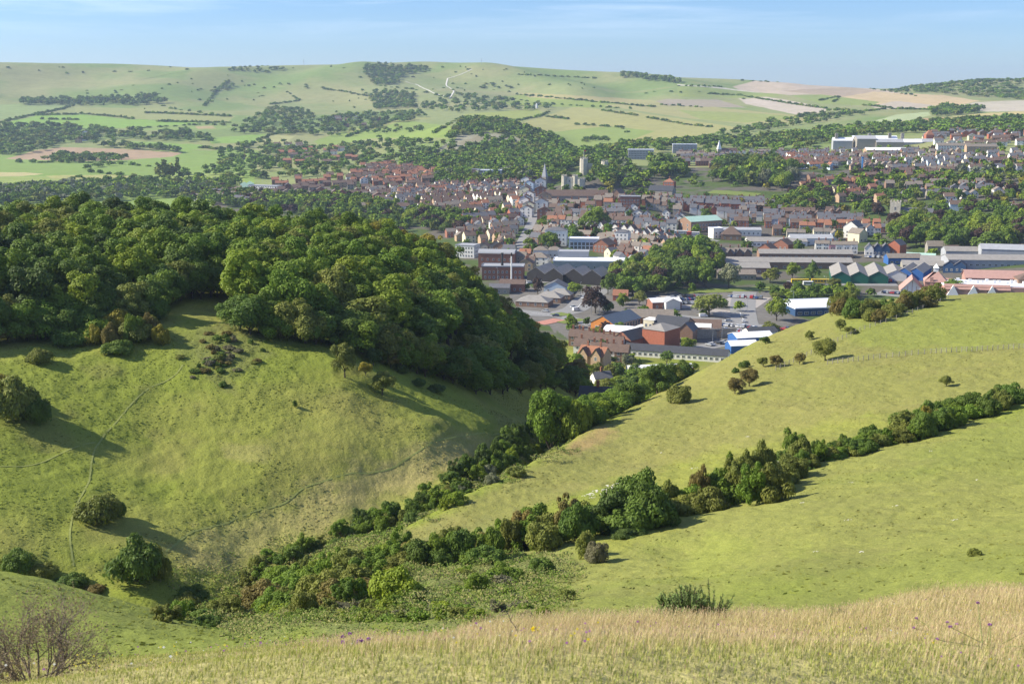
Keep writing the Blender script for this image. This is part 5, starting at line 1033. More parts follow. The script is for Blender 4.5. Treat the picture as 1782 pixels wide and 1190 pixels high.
# ------------------------------------------------------------------ tree masses and single trees of the town and the farmland
FP = np.array(FOOT)
def clear(x, y, pad=0.0):
    return not len(FP) or np.all((FP[:, 0] - x) ** 2 + (FP[:, 1] - y) ** 2 > (FP[:, 2] + pad) ** 2)
TREES = []          # x, y, z, width, height, leaf, kind, px, py
def trees(poly, gap, r0, r1, w, h, leaves, keep=1.0, pad=2.0, kind='round'):
    for x, y, z, px, py in scatter_poly(poly, gap, r0, r1):
        if random.random() > keep or (y < 1500 and not clear(x, y, pad)): continue
        TREES.append((x, y, z, random.uniform(*w), random.uniform(*h), random.choice(leaves), kind, px, py))
MIXT = ['green', 'green', 'dark', 'olive', 'lime', 'dark']
BIG = [
 ([(1130, 500), (1140, 455), (1185, 440), (1240, 440), (1262, 470), (1245, 505), (1200, 515), (1150, 515)], 11, 600, 1000, (11, 15), (12, 17)),
 ([(1045, 512), (1060, 470), (1100, 465), (1140, 470), (1145, 515), (1090, 520)], 10.5, 600, 1000, (10, 14), (10, 14)),
 ([(1240, 285), (1330, 278), (1385, 310), (1372, 335), (1330, 330), (1290, 325), (1240, 318)], 14, 1150, 1600, (14, 19), (14, 20)),
 ([(1130, 285), (1175, 285), (1190, 310), (1140, 312)], 13, 1150, 1600, (14, 18), (14, 19)),
 ([(1555, 400), (1640, 392), (1720, 400), (1800, 410), (1800, 446), (1700, 446), (1600, 436), (1552, 430)], 13, 850, 1300, (13, 18), (14, 19)),
 ([(1310, 380), (1400, 330), (1450, 335), (1430, 372), (1350, 378)], 12, 1000, 1500, (10, 14), (9, 13)),
 ([(1430, 335), (1480, 300), (1800, 320), (1800, 400), (1700, 402), (1560, 392), (1480, 372)], 20, 950, 1700, (10, 15), (9, 13)),
 ([(1020, 330), (1040, 290), (1100, 290), (1130, 312), (1110, 330), (1060, 328)], 11, 1150, 1600, (10, 14), (10, 14)),
 ([(1060, 348), (1100, 322), (1150, 345), (1190, 352), (1080, 356)], 7, 1000, 1350, (5, 8), (3, 5)),
 ([(1640, 300), (1800, 285), (1800, 320), (1640, 330)], 22, 1100, 1800, (10, 14), (9, 13)),
 ([(1370, 478), (1440, 476), (1440, 492), (1370, 492)], 10, 650, 900, (9, 12), (9, 12)),
 ([(1320, 520), (1450, 505), (1560, 503), (1550, 520), (1420, 524), (1330, 535)], 9, 600, 900, (7, 11), (5, 9)),
 ([(1185, 514), (1280, 504), (1370, 498), (1400, 508), (1300, 518)], 13, 600, 900, (6, 10), (5, 8)),
 ([(985, 415), (1060, 408), (1060, 420), (985, 424)], 13, 800, 1300, (9, 11), (10, 12)),
 ([(755, 300), (900, 296), (985, 310), (985, 326), (945, 318), (860, 322), (760, 325)], 13, 1150, 1700, (10, 14), (9, 13)),
 ([(560, 345), (640, 350), (700, 372), (760, 375), (800, 385), (690, 400), (560, 385)], 13, 900, 1600, (10, 14), (9, 13)),
 ([(730, 395), (800, 370), (830, 395), (800, 410), (760, 412)], 11, 850, 1200, (10, 13), (10, 13)),
 ([(390, 330), (480, 345), (560, 345), (600, 372), (540, 380), (300, 350)], 13, 1000, 1700, (10, 14), (9, 13)),
 ([(-60, 335), (150, 322), (250, 318), (420, 318), (400, 340), (200, 350), (-60, 360)], 13, 1200, 1800, (10, 14), (9, 13)),
]
for poly, gap, r0, r1, w, h in BIG: trees(poly, gap, r0, r1, w, h, MIXT + (['copper', 'lime'] if r0 < 1100 else ['silver']))
n_big = len(TREES)
trees([(1000, 640), (1060, 600), (1250, 612), (1240, 640), (1100, 668), (1040, 672)], 9, 440, 660, (5, 8), (4, 7), MIXT, .7, 1.5)
trees([(1060, 652), (1120, 640), (1200, 640), (1190, 665), (1100, 700), (1040, 720)], 8, 380, 600, (6, 9), (5, 8), MIXT, .8, 1.0)
# scattered garden trees
trees([(900, 500), (1060, 500), (1350, 506), (1380, 560), (1290, 600), (1200, 625), (1000, 600), (940, 560)], 17, 560, 900, (4, 8), (4, 7.5), MIXT, .55, -2.0)
trees([(1180, 262), (1500, 262), (1800, 255), (1800, 300), (1500, 300), (1180, 292)], 24, 1300, 2100, (7, 11), (6, 10), MIXT, .75, 2.0)
trees([(640, 330), (900, 322), (1180, 350), (1180, 440), (920, 440), (760, 410)], 23, 850, 1400, (6.5, 10), (6.5, 10), MIXT, .7, 1.0)
trees([(560, 300), (900, 300), (1180, 300), (1280, 300), (1800, 240), (1800, 450), (1400, 455), (1050, 480), (900, 480), (700, 420), (540, 380)], 27, 850, 1850, (7, 11), (6, 10), MIXT + ['copper', 'gold', 'lime'], .62, 3.0)
for kind, px, py, w, h, ln, rm in [('round', 1036, 545, 54, 46, 'copper', 600), ('round', 1034, 401, 56, 44, 'green', 900), ('round', 955, 436, 38, 32, 'green', 900), ('cone', 936, 512, 26, 36, 'copper', 700), ('round', 1000, 516, 30, 26, 'lime', 700), ('round', 1351, 558, 46, 42, 'lime', 600), ('round', 1234, 548, 64, 36, 'olive', 600), ('cone', 1413, 489, 34, 40, 'dark', 700),
        ('cone', 1389, 442, 26, 30, 'dark', 700), ('round', 1268, 502, 44, 44, 'silver', 700), ('round', 1085, 530, 26, 20, 'lime', 600), ('round', 1112, 531, 30, 26, 'olive', 600), ('round', 1340, 492, 34, 26, 'olive', 700), ('round', 1196, 612, 30, 26, 'lime', 550), ('round', 1160, 634, 26, 26, 'dark', 540), ('round', 1055, 584, 24, 28, 'copper', 600), ('round', 1075, 586, 30, 26, 'green', 600),
        ('column', 1113, 640, 8, 18, 'dark', 520), ('round', 1090, 640, 26, 24, 'silver', 520), ('round', 1230, 385, 26, 22, 'dark', 900), ('round', 1163, 466, 38, 40, 'lime', 800), ('round', 1218, 460, 66, 50, 'green', 700), ('round', 1195, 492, 56, 44, 'dark', 700), ('round', 1110, 500, 60, 46, 'olive', 700), ('round', 1145, 512, 50, 36, 'green', 650), ('round', 1280, 305, 60, 36, 'deep', 1150), ('round', 1150, 300, 46, 34, 'dark', 1200), ('round', 1610, 425, 50, 40, 'dark', 850), ('round', 1660, 432, 56, 42, 'green', 850), ('round', 1590, 412, 36, 46, 'lime', 850), ('round', 1715, 440, 56, 36, 'dark', 800),
        ('column', 276, 312, 14, 32, 'olive', 1500), ('column', 287, 314, 16, 34, 'olive', 1500), ('column', 298, 312, 16, 32, 'olive', 1500), ('column', 310, 312, 10, 36, 'olive', 1500), ('round', 1655, 512, 38, 26, 'green', 560), ('round', 1395, 596, 20, 10, 'green', 450), ('round', 1340, 583, 34, 24, 'olive', 500), ('round', 1320, 588, 20, 20, 'green', 500)]:
    p = hit1(px, py, rm); s = pxm(p); TREES.append((p[0], p[1], p[2], w / s, h / s, ln, kind, px, py))
placed = []
for i, T in enumerate(TREES): placed.append((T[3] * FPX / math.hypot(T[0], T[1]), i))
placed.sort(reverse=True); top = {i for _, i in placed[:300]}
seenl = {}
def vis_ok(x, y, z, h):
    px, py = project(x, y, z + h * .8); return -40 < px < 1822
STUFF_TREES = []
for i, (x, y, z, w, h, ln, kind, px, py) in enumerate(TREES):
    if i in top and vis_ok(x, y, z, h):
        form = {'round': 'rounded', 'cone': 'pointed', 'column': 'tall narrow', 'broad': 'tall'}[kind]; sz = 'large' if w > 13 else ('small' if w < 9 else '')
        lb = f'{sz} {form} {CN[ln]} tree {where_is(px, py)}'.strip()
        near_ = math.hypot(x, y) < 900
        plant(kind, (x, y, z), w, h, ln, lb, 'tree', lb.replace(' tree ', ' trees '), 'mid', name='town_tree')
    else: STUFF_TREES.append((x, y, z, w, h, ln, kind))
# far woods, belts and hedgerows
def ftrees(poly, gap, w, h, leaves, keep=1.0, r0=1550, r1=4500, kind='round'):
    for x, y, z, px, py in scatter_poly(poly, gap, r0, r1):
        if random.random() <= keep: STUFF_TREES.append((x, y, z, random.uniform(*w), random.uniform(*h), random.choice(leaves), kind))
FM = ['green', 'dark', 'dark', 'olive', 'green', 'deep']
QP = [(752, 266), (800, 236), (862, 230), (925, 245), (905, 256), (850, 252), (800, 268), (765, 275)]
def hill_trees():
    for x, y, z, px, py in scatter_poly([(735, 300), (700, 288), (760, 262), (812, 206), (850, 204), (905, 224), (960, 240), (992, 262), (1000, 300), (940, 305), (860, 300)], 13, 1550, 2450):
        if inpoly(np.array([px]), np.array([py]), QP)[0] and random.random() < .8: continue
        STUFF_TREES.append((x, y, z, random.uniform(12, 18), random.uniform(10, 15), random.choice(FM), 'round'))
hill_trees()
for poly, gap, w, h, keep, r0, r1 in [
 ([(-80, 222), (90, 218), (200, 228), (330, 232), (390, 250), (300, 246), (200, 243), (110, 252), (60, 268), (-80, 278)], 21, (14, 20), (9, 14), .82, 2100, 3000),
 ([(155, 252), (215, 252), (310, 262), (308, 266), (200, 260)], 17, (12, 18), (10, 14), .9, 2000, 2900), ([(60, 280), (110, 270), (220, 275), (215, 282), (120, 284)], 17, (12, 18), (8, 13), .7, 1700, 2600), ([(145, 293), (195, 288), (198, 292), (150, 297)], 15, (10, 14), (6, 9), .8, 1700, 2300),
 ([(400, 232), (430, 212), (470, 190), (520, 192), (560, 206), (620, 200), (730, 196), (745, 206), (690, 215), (640, 228), (560, 236), (500, 236)], 22, (13, 20), (8, 13), .72, 2000, 3500),
 ([(380, 290), (380, 256), (500, 246), (560, 258), (690, 243), (760, 250), (770, 290), (640, 300), (560, 310), (400, 318), (260, 318)], 19, (11, 17), (8, 12), .52, 1550, 2500),
 ([(630, 122), (642, 113), (745, 118), (738, 126), (705, 131), (690, 148), (650, 150)], 17, (13, 20), (9, 13), .95, 3500, 4500), ([(640, 168), (660, 158), (725, 165), (718, 188), (655, 192)], 18, (13, 20), (9, 14), .9, 3000, 4300), ([(395, 124), (410, 119), (470, 117), (497, 121), (470, 127)], 20, (11, 18), (6, 10), .75, 3500, 4500),
 ([(366, 162), (390, 138), (418, 150), (400, 158)], 22, (12, 18), (6, 10), .75, 3300, 4300), ([(480, 148), (520, 146), (590, 152), (585, 158), (500, 152)], 28, (10, 16), (5, 8), .5, 3300, 4300), ([(25, 183), (40, 176), (140, 174), (270, 168), (292, 182), (240, 184), (130, 184)], 18, (13, 20), (12, 17), .95, 2900, 3900),
 ([(1072, 134), (1085, 130), (1180, 140), (1185, 146), (1120, 141)], 17, (13, 20), (12, 16), 1, 3700, 4500), ([(1545, 160), (1600, 150), (1700, 141), (1830, 139), (1830, 178), (1690, 168), (1620, 162)], 24, (15, 22), (7, 11), .75, 3400, 4500),
 ([(985, 290), (1000, 265), (1100, 252), (1180, 248), (1250, 242), (1320, 244), (1420, 230), (1480, 224), (1640, 213), (1830, 205), (1830, 240), (1660, 238), (1600, 232), (1480, 240), (1350, 260), (1250, 262), (1180, 262), (1080, 280), (1000, 310)], 19, (13, 19), (9, 14), .74, 1600, 3000),
 ([(1230, 240), (1330, 212), (1440, 195), (1490, 190), (1500, 200), (1420, 215), (1330, 228)], 20, (12, 18), (7, 11), .55, 2300, 3500), ([(1615, 195), (1640, 186), (1710, 190), (1700, 198), (1630, 204)], 18, (13, 19), (9, 14), .9, 2500, 3500), ([(795, 165), (860, 172), (960, 186), (950, 192), (800, 196), (745, 195), (720, 188)], 26, (13, 19), (8, 13), .6, 2700, 3800),
 ([(820, 148), (850, 144), (920, 148), (915, 154), (840, 155)], 26, (12, 18), (5, 8), .6, 3400, 4300), ([(1010, 245), (1050, 238), (1060, 246), (1020, 250)], 20, (11, 15), (6, 9), .8, 2000, 2900), ([(555, 240), (640, 226), (720, 214), (740, 230), (660, 242)], 30, (11, 15), (7, 11), .55, 2000, 2900),
 ([(-60, 335), (120, 325), (165, 330), (60, 350), (-60, 356)], 12, (11, 15), (9, 13), .9, 1350, 1800), ([(1280, 240), (1450, 232), (1470, 250), (1370, 268), (1280, 262)], 22, (12, 17), (8, 13), .7, 1700, 2500)]:
    ftrees(poly, gap, w, h, FM if poly[0] != (-60, 335) else ['silver', 'silver', 'green'], keep, r0, r1)
def hedgerow(pts, n, w=(8, 15), h=(3, 7), rmin=1700, jit=.8):
    pts = np.array(pts, float); seg = np.hypot(*np.diff(pts, axis=0).T); cum = np.concatenate([[0], np.cumsum(seg)]) / seg.sum(); f = (np.arange(n) + rng.uniform(0, 1, n)) / n
    P = hit(np.interp(f, cum, pts[:, 0]) + rng.normal(size=n) * jit, np.interp(f, cum, pts[:, 1]) + rng.normal(size=n) * jit * .3, rmin)
    for p in P: STUFF_TREES.append((p[0], p[1], p[2], random.uniform(*w), random.uniform(*h), random.choice(FM), 'bush'))
for pts, n in [([(0, 214), (60, 200), (110, 190), (130, 184)], 40), ([(60, 201), (150, 199), (215, 205), (235, 208)], 36), ([(255, 197), (320, 199), (400, 203)], 34), ([(275, 212), (330, 213), (400, 214)], 26), ([(70, 208), (140, 209)], 8), ([(220, 225), (350, 217), (420, 220)], 16), ([(440, 250), (475, 234), (520, 231)], 20), ([(345, 257), (400, 262), (430, 255)], 20), ([(280, 183), (300, 190), (395, 203)], 10),
        ([(355, 186), (372, 165), (395, 140)], 26), ([(560, 155), (600, 160), (640, 168)], 16), ([(500, 160), (520, 176), (470, 182)], 14), ([(900, 165), (960, 170), (1030, 177), (1140, 187)], 46), ([(885, 172), (960, 182), (1100, 190)], 16), ([(820, 214), (890, 212), (940, 203), (955, 195)], 40), ([(950, 203), (990, 208)], 12), ([(1140, 182), (1230, 188)], 8), ([(1050, 193), (1110, 202)], 20), ([(1125, 205), (1200, 218), (1240, 222)], 20), ([(1000, 217), (1080, 222), (1100, 236)], 10),
        ([(1230, 163), (1290, 167), (1370, 180), (1440, 190)], 60), ([(1180, 150), (1260, 152)], 10), ([(1290, 141), (1400, 145), (1480, 150), (1600, 168)], 34), ([(1425, 176), (1460, 168), (1450, 180)], 18), ([(1385, 204), (1480, 198), (1540, 190)], 40), ([(1475, 232), (1540, 222), (1600, 214)], 30), ([(1500, 183), (1560, 190), (1640, 192)], 30), ([(660, 150), (720, 156), (800, 176)], 14), ([(0, 117), (110, 128), (330, 122)], 8), ([(900, 130), (960, 133), (1040, 137)], 22), ([(600, 240), (690, 208)], 24), ([(20, 283), (180, 284), (260, 290)], 16), ([(100, 322), (160, 300), (270, 312)], 10), ([(755, 232), (800, 206)], 12)]: hedgerow(pts, n)
for k in range(300):
    px, py = random.uniform(0, 1300), random.uniform(116, 200); p = hit1(px, py, 2600)
    if fbm(p[0], p[1], 300, 200, 2) > .50: STUFF_TREES.append((p[0], p[1], p[2], random.uniform(4, 12), random.uniform(2, 6), random.choice(FM), 'bush'))
def stuff_trees():
    protos = {}
    groups = {}
    for T in STUFF_TREES:
        r = math.hypot(T[0], T[1]); lod = 'far' if r < 1350 else 'tiny'; key = (T[6] if T[6] != 'column' else 'column', lod, random.randrange(3)); groups.setdefault(key, []).append(T)
    VV, CC = [], []
    for (kind, lod, var), L_ in groups.items():
        crown(kind, var, 'green', lod); V0, F0 = CROWN[(kind, var, lod)]; bw, bh = DIM[kind]; nv = len(V0)
        A = np.array([t[:5] for t in L_]); n = len(A); th = rng.uniform(0, 6.28, n); c, s = np.cos(th)[:, None], np.sin(th)[:, None]
        vx = V0[None, :, 0] * (A[:, 3:4] / bw); vy = V0[None, :, 1] * (A[:, 3:4] / bw); vz = V0[None, :, 2] * (A[:, 4:5] / bh)
        P = np.stack([vx * c - vy * s + A[:, 0:1], vx * s + vy * c + A[:, 1:2], vz + A[:, 2:3] - .6], -1).reshape(-1, 3)
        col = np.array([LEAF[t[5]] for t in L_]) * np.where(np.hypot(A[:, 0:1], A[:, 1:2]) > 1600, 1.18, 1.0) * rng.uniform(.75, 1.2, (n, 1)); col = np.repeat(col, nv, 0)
        col *= np.repeat(rng.uniform(.7, 1.35, (len(col) // 4, 1)), 4, 0); VV.append(P); CC.append(col)
    V = np.concatenate(VV); C = np.concatenate(CC); F = np.arange(len(V)).reshape(-1, 4)
    m = mat('woodland_leaf', (.06, .1, .02), rough=.8, spec=.15, attr=True, trans=.15)
    print('stuff trees', len(STUFF_TREES), 'faces', len(F))
    d = V[:, 1]
    k = (d.reshape(-1, 4).mean(1) < 1600)
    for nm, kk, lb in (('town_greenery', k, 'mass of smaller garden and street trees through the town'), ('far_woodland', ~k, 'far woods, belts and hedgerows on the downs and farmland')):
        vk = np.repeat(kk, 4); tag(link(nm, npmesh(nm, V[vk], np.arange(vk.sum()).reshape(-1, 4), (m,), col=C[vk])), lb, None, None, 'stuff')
stuff_trees()
# bare chalk of the old quarry




# ------------------------------------------------------------------ houses
WALLS = [('red_brick', 'red brick'), ('brown_brick', 'brown brick'), ('white_render', 'white'), ('cream_render', 'cream'), ('flint', 'grey flint'), ('tan_brick', 'tan brick'), ('bright_brick', 'bright red brick'), ('white_render', 'white'), ('white_render', 'white'), ('cream_render', 'cream')]
ROOFS = [('brown_tile', 'brown'), ('lichen_tile', 'lichen-grey'), ('slate', 'slate'), ('brown_tile', 'brown'), ('red_tile', 'red-tiled'), ('brown_tile', 'brown'), ('lichen_tile', 'lichen-grey'), ('slate', 'slate')]
HOUSES = []         # x, y, z, rz, W, D, H, rh, ridge, wall, roof, px, py
TP = np.array([(t[0], t[1], t[3] * .38) for t in TREES[:n_big]])
def hclear(x, y, rad):
    if not clear(x, y, rad * .55): return False
    return np.all((TP[:, 0] - x) ** 2 + (TP[:, 1] - y) ** 2 > (TP[:, 2] + 1.5) ** 2)
def terraces(poly, ang, gapy, wid, keep, r0, r1, walls, roofs, H=(4.7, 6.2), cut=.07, D=(7, 9)):
    """rows of houses along streets at the given angle, inside a photo polygon"""
    bb = np.array(poly, float); cx, cy = hit1(bb[:, 0].mean(), bb[:, 1].mean(), r0)[:2]; a = R(ang); ux, uy = math.cos(a), math.sin(a); n = 0
    for j in range(-60, 61):
        wall = random.choice(walls); roof = random.choice(roofs); hh = random.uniform(*H); s = -900 + random.uniform(0, 20); dep = random.uniform(*D); off = random.uniform(-2, 2); kind = 'x'
        while s < 900:
            w = random.uniform(*wid); x = cx + ux * s - uy * (j * gapy + off); y = cy + uy * s + ux * (j * gapy + off); s += w + .08
            if random.random() < cut * 2: s += random.uniform(4, 14)
            if random.random() < .16: wall = random.choice(walls); hh = random.uniform(*H)
            if random.random() < .12: roof = random.choice(roofs); kind = random.choice('xxxxy')
            if random.random() > keep: continue
            rr = math.hypot(x, y)
            if rr < r0 or rr > r1 or abs(math.atan2(x, y)) > .42: continue
            z = float(zat(x, y)); px, py = project(x, y, z)
            if not inpoly(np.array([px]), np.array([py]), poly)[0] or not hclear(x, y, 5): continue
            if HOUSES:
                pass
            HOUSES.append((x, y, z, ang + random.uniform(-2, 2), w, dep, hh + random.uniform(-.3, .3), dep * .36, kind, wall, roof, float(px), float(py))); n += 1
    return n
W0 = WALLS; MIXR = ROOFS; SLR = [('slate', 'slate'), ('lichen_tile', 'lichen-grey'), ('slate', 'slate'), ('brown_tile', 'brown'), ('brown_tile', 'brown')]
WH = [('white_render', 'white'), ('white_render', 'white'), ('cream_render', 'cream'), ('pale_blue_render', 'pale blue')]; RB = [('red_brick', 'red brick'), ('bright_brick', 'bright red brick'), ('brown_brick', 'brown brick')]
terraces([(1000, 345), (1180, 350), (1190, 372), (1170, 410), (1070, 398), (990, 400), (945, 395), (950, 352)], -14, 15, (5.6, 9), .82, 950, 1400, W0, MIXR, D=(7, 9.5))
terraces([(700, 330), (780, 322), (905, 322), (912, 380), (890, 440), (800, 425), (760, 400), (790, 385), (690, 355)], 18, 15, (5.6, 9.5), .8, 850, 1500, W0 + [('tan_brick', 'tan brick')], MIXR, D=(7, 10))
terraces([(1180, 352), (1330, 358), (1420, 372), (1530, 392), (1535, 410), (1400, 402), (1280, 395), (1255, 378), (1180, 372)], -9, 14, (5.5, 7.5), .94, 900, 1400, W0 + WH + RB, MIXR + [('slate', 'slate')])
terraces([(1280, 398), (1400, 404), (1460, 414), (1450, 420), (1300, 408)], -6, 16, (6, 9), .8, 850, 1100, W0 + WH, MIXR)
terraces([(900, 395), (990, 402), (1070, 402), (1170, 412), (1180, 428), (1140, 452), (1075, 450), (1060, 430), (990, 412), (910, 432)], -30, 15, (5.5, 8.5), .82, 850, 1150, W0, MIXR)
terraces([(1090, 432), (1200, 428), (1240, 436), (1180, 446), (1110, 468), (1060, 452)], 32, 16, (5.5, 7.5), .85, 780, 1050, W0 + [('brown_brick', 'brown brick')], [('slate', 'slate'), ('lichen_tile', 'lichen-grey')])
terraces([(905, 440), (950, 448), (940, 470), (905, 476)], -12, 15, (7, 10), .8, 750, 1000, W0, MIXR)
terraces([(830, 430), (905, 440), (900, 452), (835, 444)], -12, 14, (7, 10), .85, 800, 1000, W0, MIXR)
terraces([(1180, 262), (1235, 276), (1340, 268), (1480, 268), (1500, 292), (1400, 292), (1300, 280), (1240, 292), (1180, 292)], -5, 21, (5.5, 7), .9, 1400, 2100, WH + WH + RB + W0, SLR)
terraces([(1480, 268), (1800, 268), (1800, 300), (1640, 305), (1560, 300), (1480, 296)], -3, 24, (5.5, 8), .85, 1300, 2100, W0 + WH + RB, SLR)
terraces([(1500, 300), (1640, 303), (1640, 318), (1500, 314)], -2, 24, (6, 7), .95, 1200, 1800, RB, [('brown_tile', 'brown')])
terraces([(1350, 278), (1455, 274), (1455, 296), (1360, 294)], 16, 26, (5.5, 6.5), .97, 1400, 2000, WH, [('red_tile', 'red-tiled')])
terraces([(1400, 315), (1520, 318), (1540, 350), (1440, 358), (1390, 340)], 22, 24, (8, 11), .85, 1050, 1600, W0 + RB, [('red_tile', 'red-tiled'), ('brown_tile', 'brown')])
terraces([(1540, 325), (1700, 322), (1760, 330), (1760, 348), (1550, 348)], -4, 22, (7, 9), .85, 1050, 1600, [('flint', 'grey flint'), ('white_render', 'white'), ('brown_brick', 'brown brick')], [('lichen_tile', 'lichen-grey'), ('slate', 'slate')])
terraces([(1620, 350), (1800, 340), (1800, 375), (1640, 380)], -10, 46, (9, 12), .35, 950, 1400, WH + RB, MIXR)
terraces([(1580, 240), (1700, 228), (1820, 225), (1820, 262), (1640, 255)], -6, 30, (9, 13), .6, 1700, 2600, RB + W0, [('brown_tile', 'brown'), ('slate', 'slate')])
terraces([(630, 292), (700, 284), (760, 290), (758, 320), (700, 330), (640, 325), (600, 318)], 12, 19, (6, 9), .7, 1450, 2100, RB + W0, [('red_tile', 'red-tiled'), ('brown_tile', 'brown')])
terraces([(470, 322), (560, 306), (640, 318), (700, 338), (640, 350), (560, 345), (470, 345)], 10, 30, (7, 11), .42, 1200, 2000, W0, MIXR)
terraces([(335, 343), (400, 336), (450, 342), (470, 356), (400, 362), (340, 354)], -16, 20, (6, 8), .9, 1100, 1600, WH + [('flint', 'grey flint')], [('slate', 'slate'), ('lichen_tile', 'lichen-grey')])
terraces([(640, 335), (760, 322), (800, 345), (780, 372), (700, 368), (640, 355)], 14, 21, (8, 12), .55, 950, 1500, W0, MIXR)
terraces([(560, 358), (700, 352), (720, 366), (650, 372), (560, 378)], 8, 24, (9, 14), .6, 950, 1400, W0, MIXR)
terraces([(400, 262), (500, 252), (640, 262), (640, 285), (520, 290), (400, 280)], 5, 50, (10, 14), .3, 1700, 2500, W0 + RB, [('red_tile', 'red-tiled'), ('brown_tile', 'brown')], cut=.5)
terraces([(520, 212), (620, 206), (700, 212), (600, 228), (520, 226)], 5, 60, (10, 14), .35, 2300, 3200, W0 + RB, [('brown_tile', 'brown')], cut=.5)
terraces([(120, 235), (170, 232), (160, 252), (120, 250)], 5, 40, (10, 14), .3, 2100, 2900, W0, [('brown_tile', 'brown')], cut=.5)
print('houses', len(HOUSES))
# drop houses that overlap a nearer-street neighbour
keepH = []; cell = {}
for h_ in HOUSES:
    k = (int(h_[0] // 8), int(h_[1] // 8)); ok = True
    for a in (-1, 0, 1):
        for b_ in (-1, 0, 1):
            for q in cell.get((k[0] + a, k[1] + b_), ()):
                dx_, dy_ = h_[0] - q[0], h_[1] - q[1]; t_ = R(h_[3]); u_, v_ = abs(dx_ * math.cos(t_) + dy_ * math.sin(t_)), abs(-dx_ * math.sin(t_) + dy_ * math.cos(t_))
                if u_ < (h_[4] + q[4]) * .48 and v_ < (h_[5] + q[5]) * .48: ok = False
    if ok: keepH.append(h_); cell.setdefault(k, []).append(h_)
HOUSES = keepH; print('houses kept', len(HOUSES))
order = sorted(range(len(HOUSES)), key=lambda i: math.hypot(HOUSES[i][0], HOUSES[i][1])); topH = set(order[:300])
SIZE = [(6, 9), (8, 10), (11, 11)]; HPROTO = {}
def unit_walls(ridge, wall):
    k = ('w', ridge, wall)
    if k not in HPROTO: b = MB(); gable_walls(b, 7, 9, 6, 3.3, ridge, wall); HPROTO[k] = b.mesh('walls')
    return HPROTO[k]
def unit_roof(ridge, roof):
    k = ('r', ridge, roof)
    if k not in HPROTO: b = MB(); roof_geo(b, 7, 9, 6.01, 3.3, ridge, roof, ov=.25 if ridge == 'x' else .35); HPROTO[k] = b.mesh('roof')
    return HPROTO[k]
def unit_door():
    if 'door' not in HPROTO:
        b = MB(); b.box(-.5, .5, -.06, 0, 0, 2.1, 'door_paint'); b.box(-.62, -.5, -.09, 0, 0, 2.2, 'window_frame'); b.box(.5, .62, -.09, 0, 0, 2.2, 'window_frame'); HPROTO['door'] = b.mesh('door')
    return HPROTO['door']
FARH = []
def add_house(h_):
    x, y, z, ang, W, D, H, rh, ridge, (wm_, wn_), (rm_, rn_), px, py = h_
    sz = 'tall' if H > 6.1 else ('low' if H < 5.3 else ''); lb = f'{sz} {wn_} {rn_}-roofed house {where_is(px, py)}'.strip().replace('tiled-roofed', 'roofed')
    t = empty('terraced_house' if W < 8 else 'town_house', (x, y, z), R(ang), (W / 7, D / 9, H / 6)); tag(t, lb, 'house', lb.replace(' house ', ' houses '))
    link('walls', unit_walls(ridge, wm_), t); ro = link('roof', unit_roof(ridge, rm_), t)
    for k, u in enumerate((-2.6, 2.6) if W > 8.5 else (2.9,)): link('chimney', CH['red_brick' if wm_ != 'brown_brick' else 'brown_brick'], ro, (u, .1, 9.1) if ridge == 'x' else (.1, u, 9.1))
    rr = math.hypot(x, y); n = 2
    if rr < 1180:
        for f in range(2):
            for i in range(n): put_window(t, -1.7 + 3.4 * i, -4.5, 1.7 + 2.75 * f, 0) if not (f == 0 and i == 0) else None
        dr = link('door', unit_door(), t, (-1.7, -4.5, 0))
        if rr < 1000: put_window(t, -3.5, 0, 4.4, -math.pi / 2)
for i in order[:300]: add_house(HOUSES[i])
def far_houses(idx):
    b = MB()
    for i in idx:
        x, y, z, ang, W, D, H, rh, ridge, (wm_, _), (rm_, _), px, py = HOUSES[i]; s = MB(); gable_walls(s, W, D, H, rh, ridge, wm_); roof_geo(s, W, D, H + .02, rh, ridge, rm_, ov=.3)
        cx_ = W * .4 if ridge == 'x' else 0; cy_ = 0 if ridge == 'x' else D * .3; s.box(cx_ - .5, cx_ + .5, cy_ - .45, cy_ + .45, H + rh * .4, H + rh + 1.7, 'red_brick')
        for f in range(2):
            for u in (-W * .25, W * .25): s.poly([(u - .5, -D / 2 - .04, 1 + 2.7 * f), (u + .5, -D / 2 - .04, 1 + 2.7 * f), (u + .5, -D / 2 - .04, 2.4 + 2.7 * f), (u - .5, -D / 2 - .04, 2.4 + 2.7 * f)], 'window_glass')
        a = R(ang); c, sn = math.cos(a), math.sin(a); o = len(b.v); b.v += [(vx * c - vy * sn + x, vx * sn + vy * c + y, vz + z) for vx, vy, vz in s.v]
        b.f += [tuple(q + o for q in f_) for f_ in s.f]; b.m += [b.mi(s.ms[m_]) for m_ in s.m]
    tag(b.build('distant_houses'), 'mass of small distant houses on the far side of the town', None, None, 'stuff')
far_houses(order[300:])

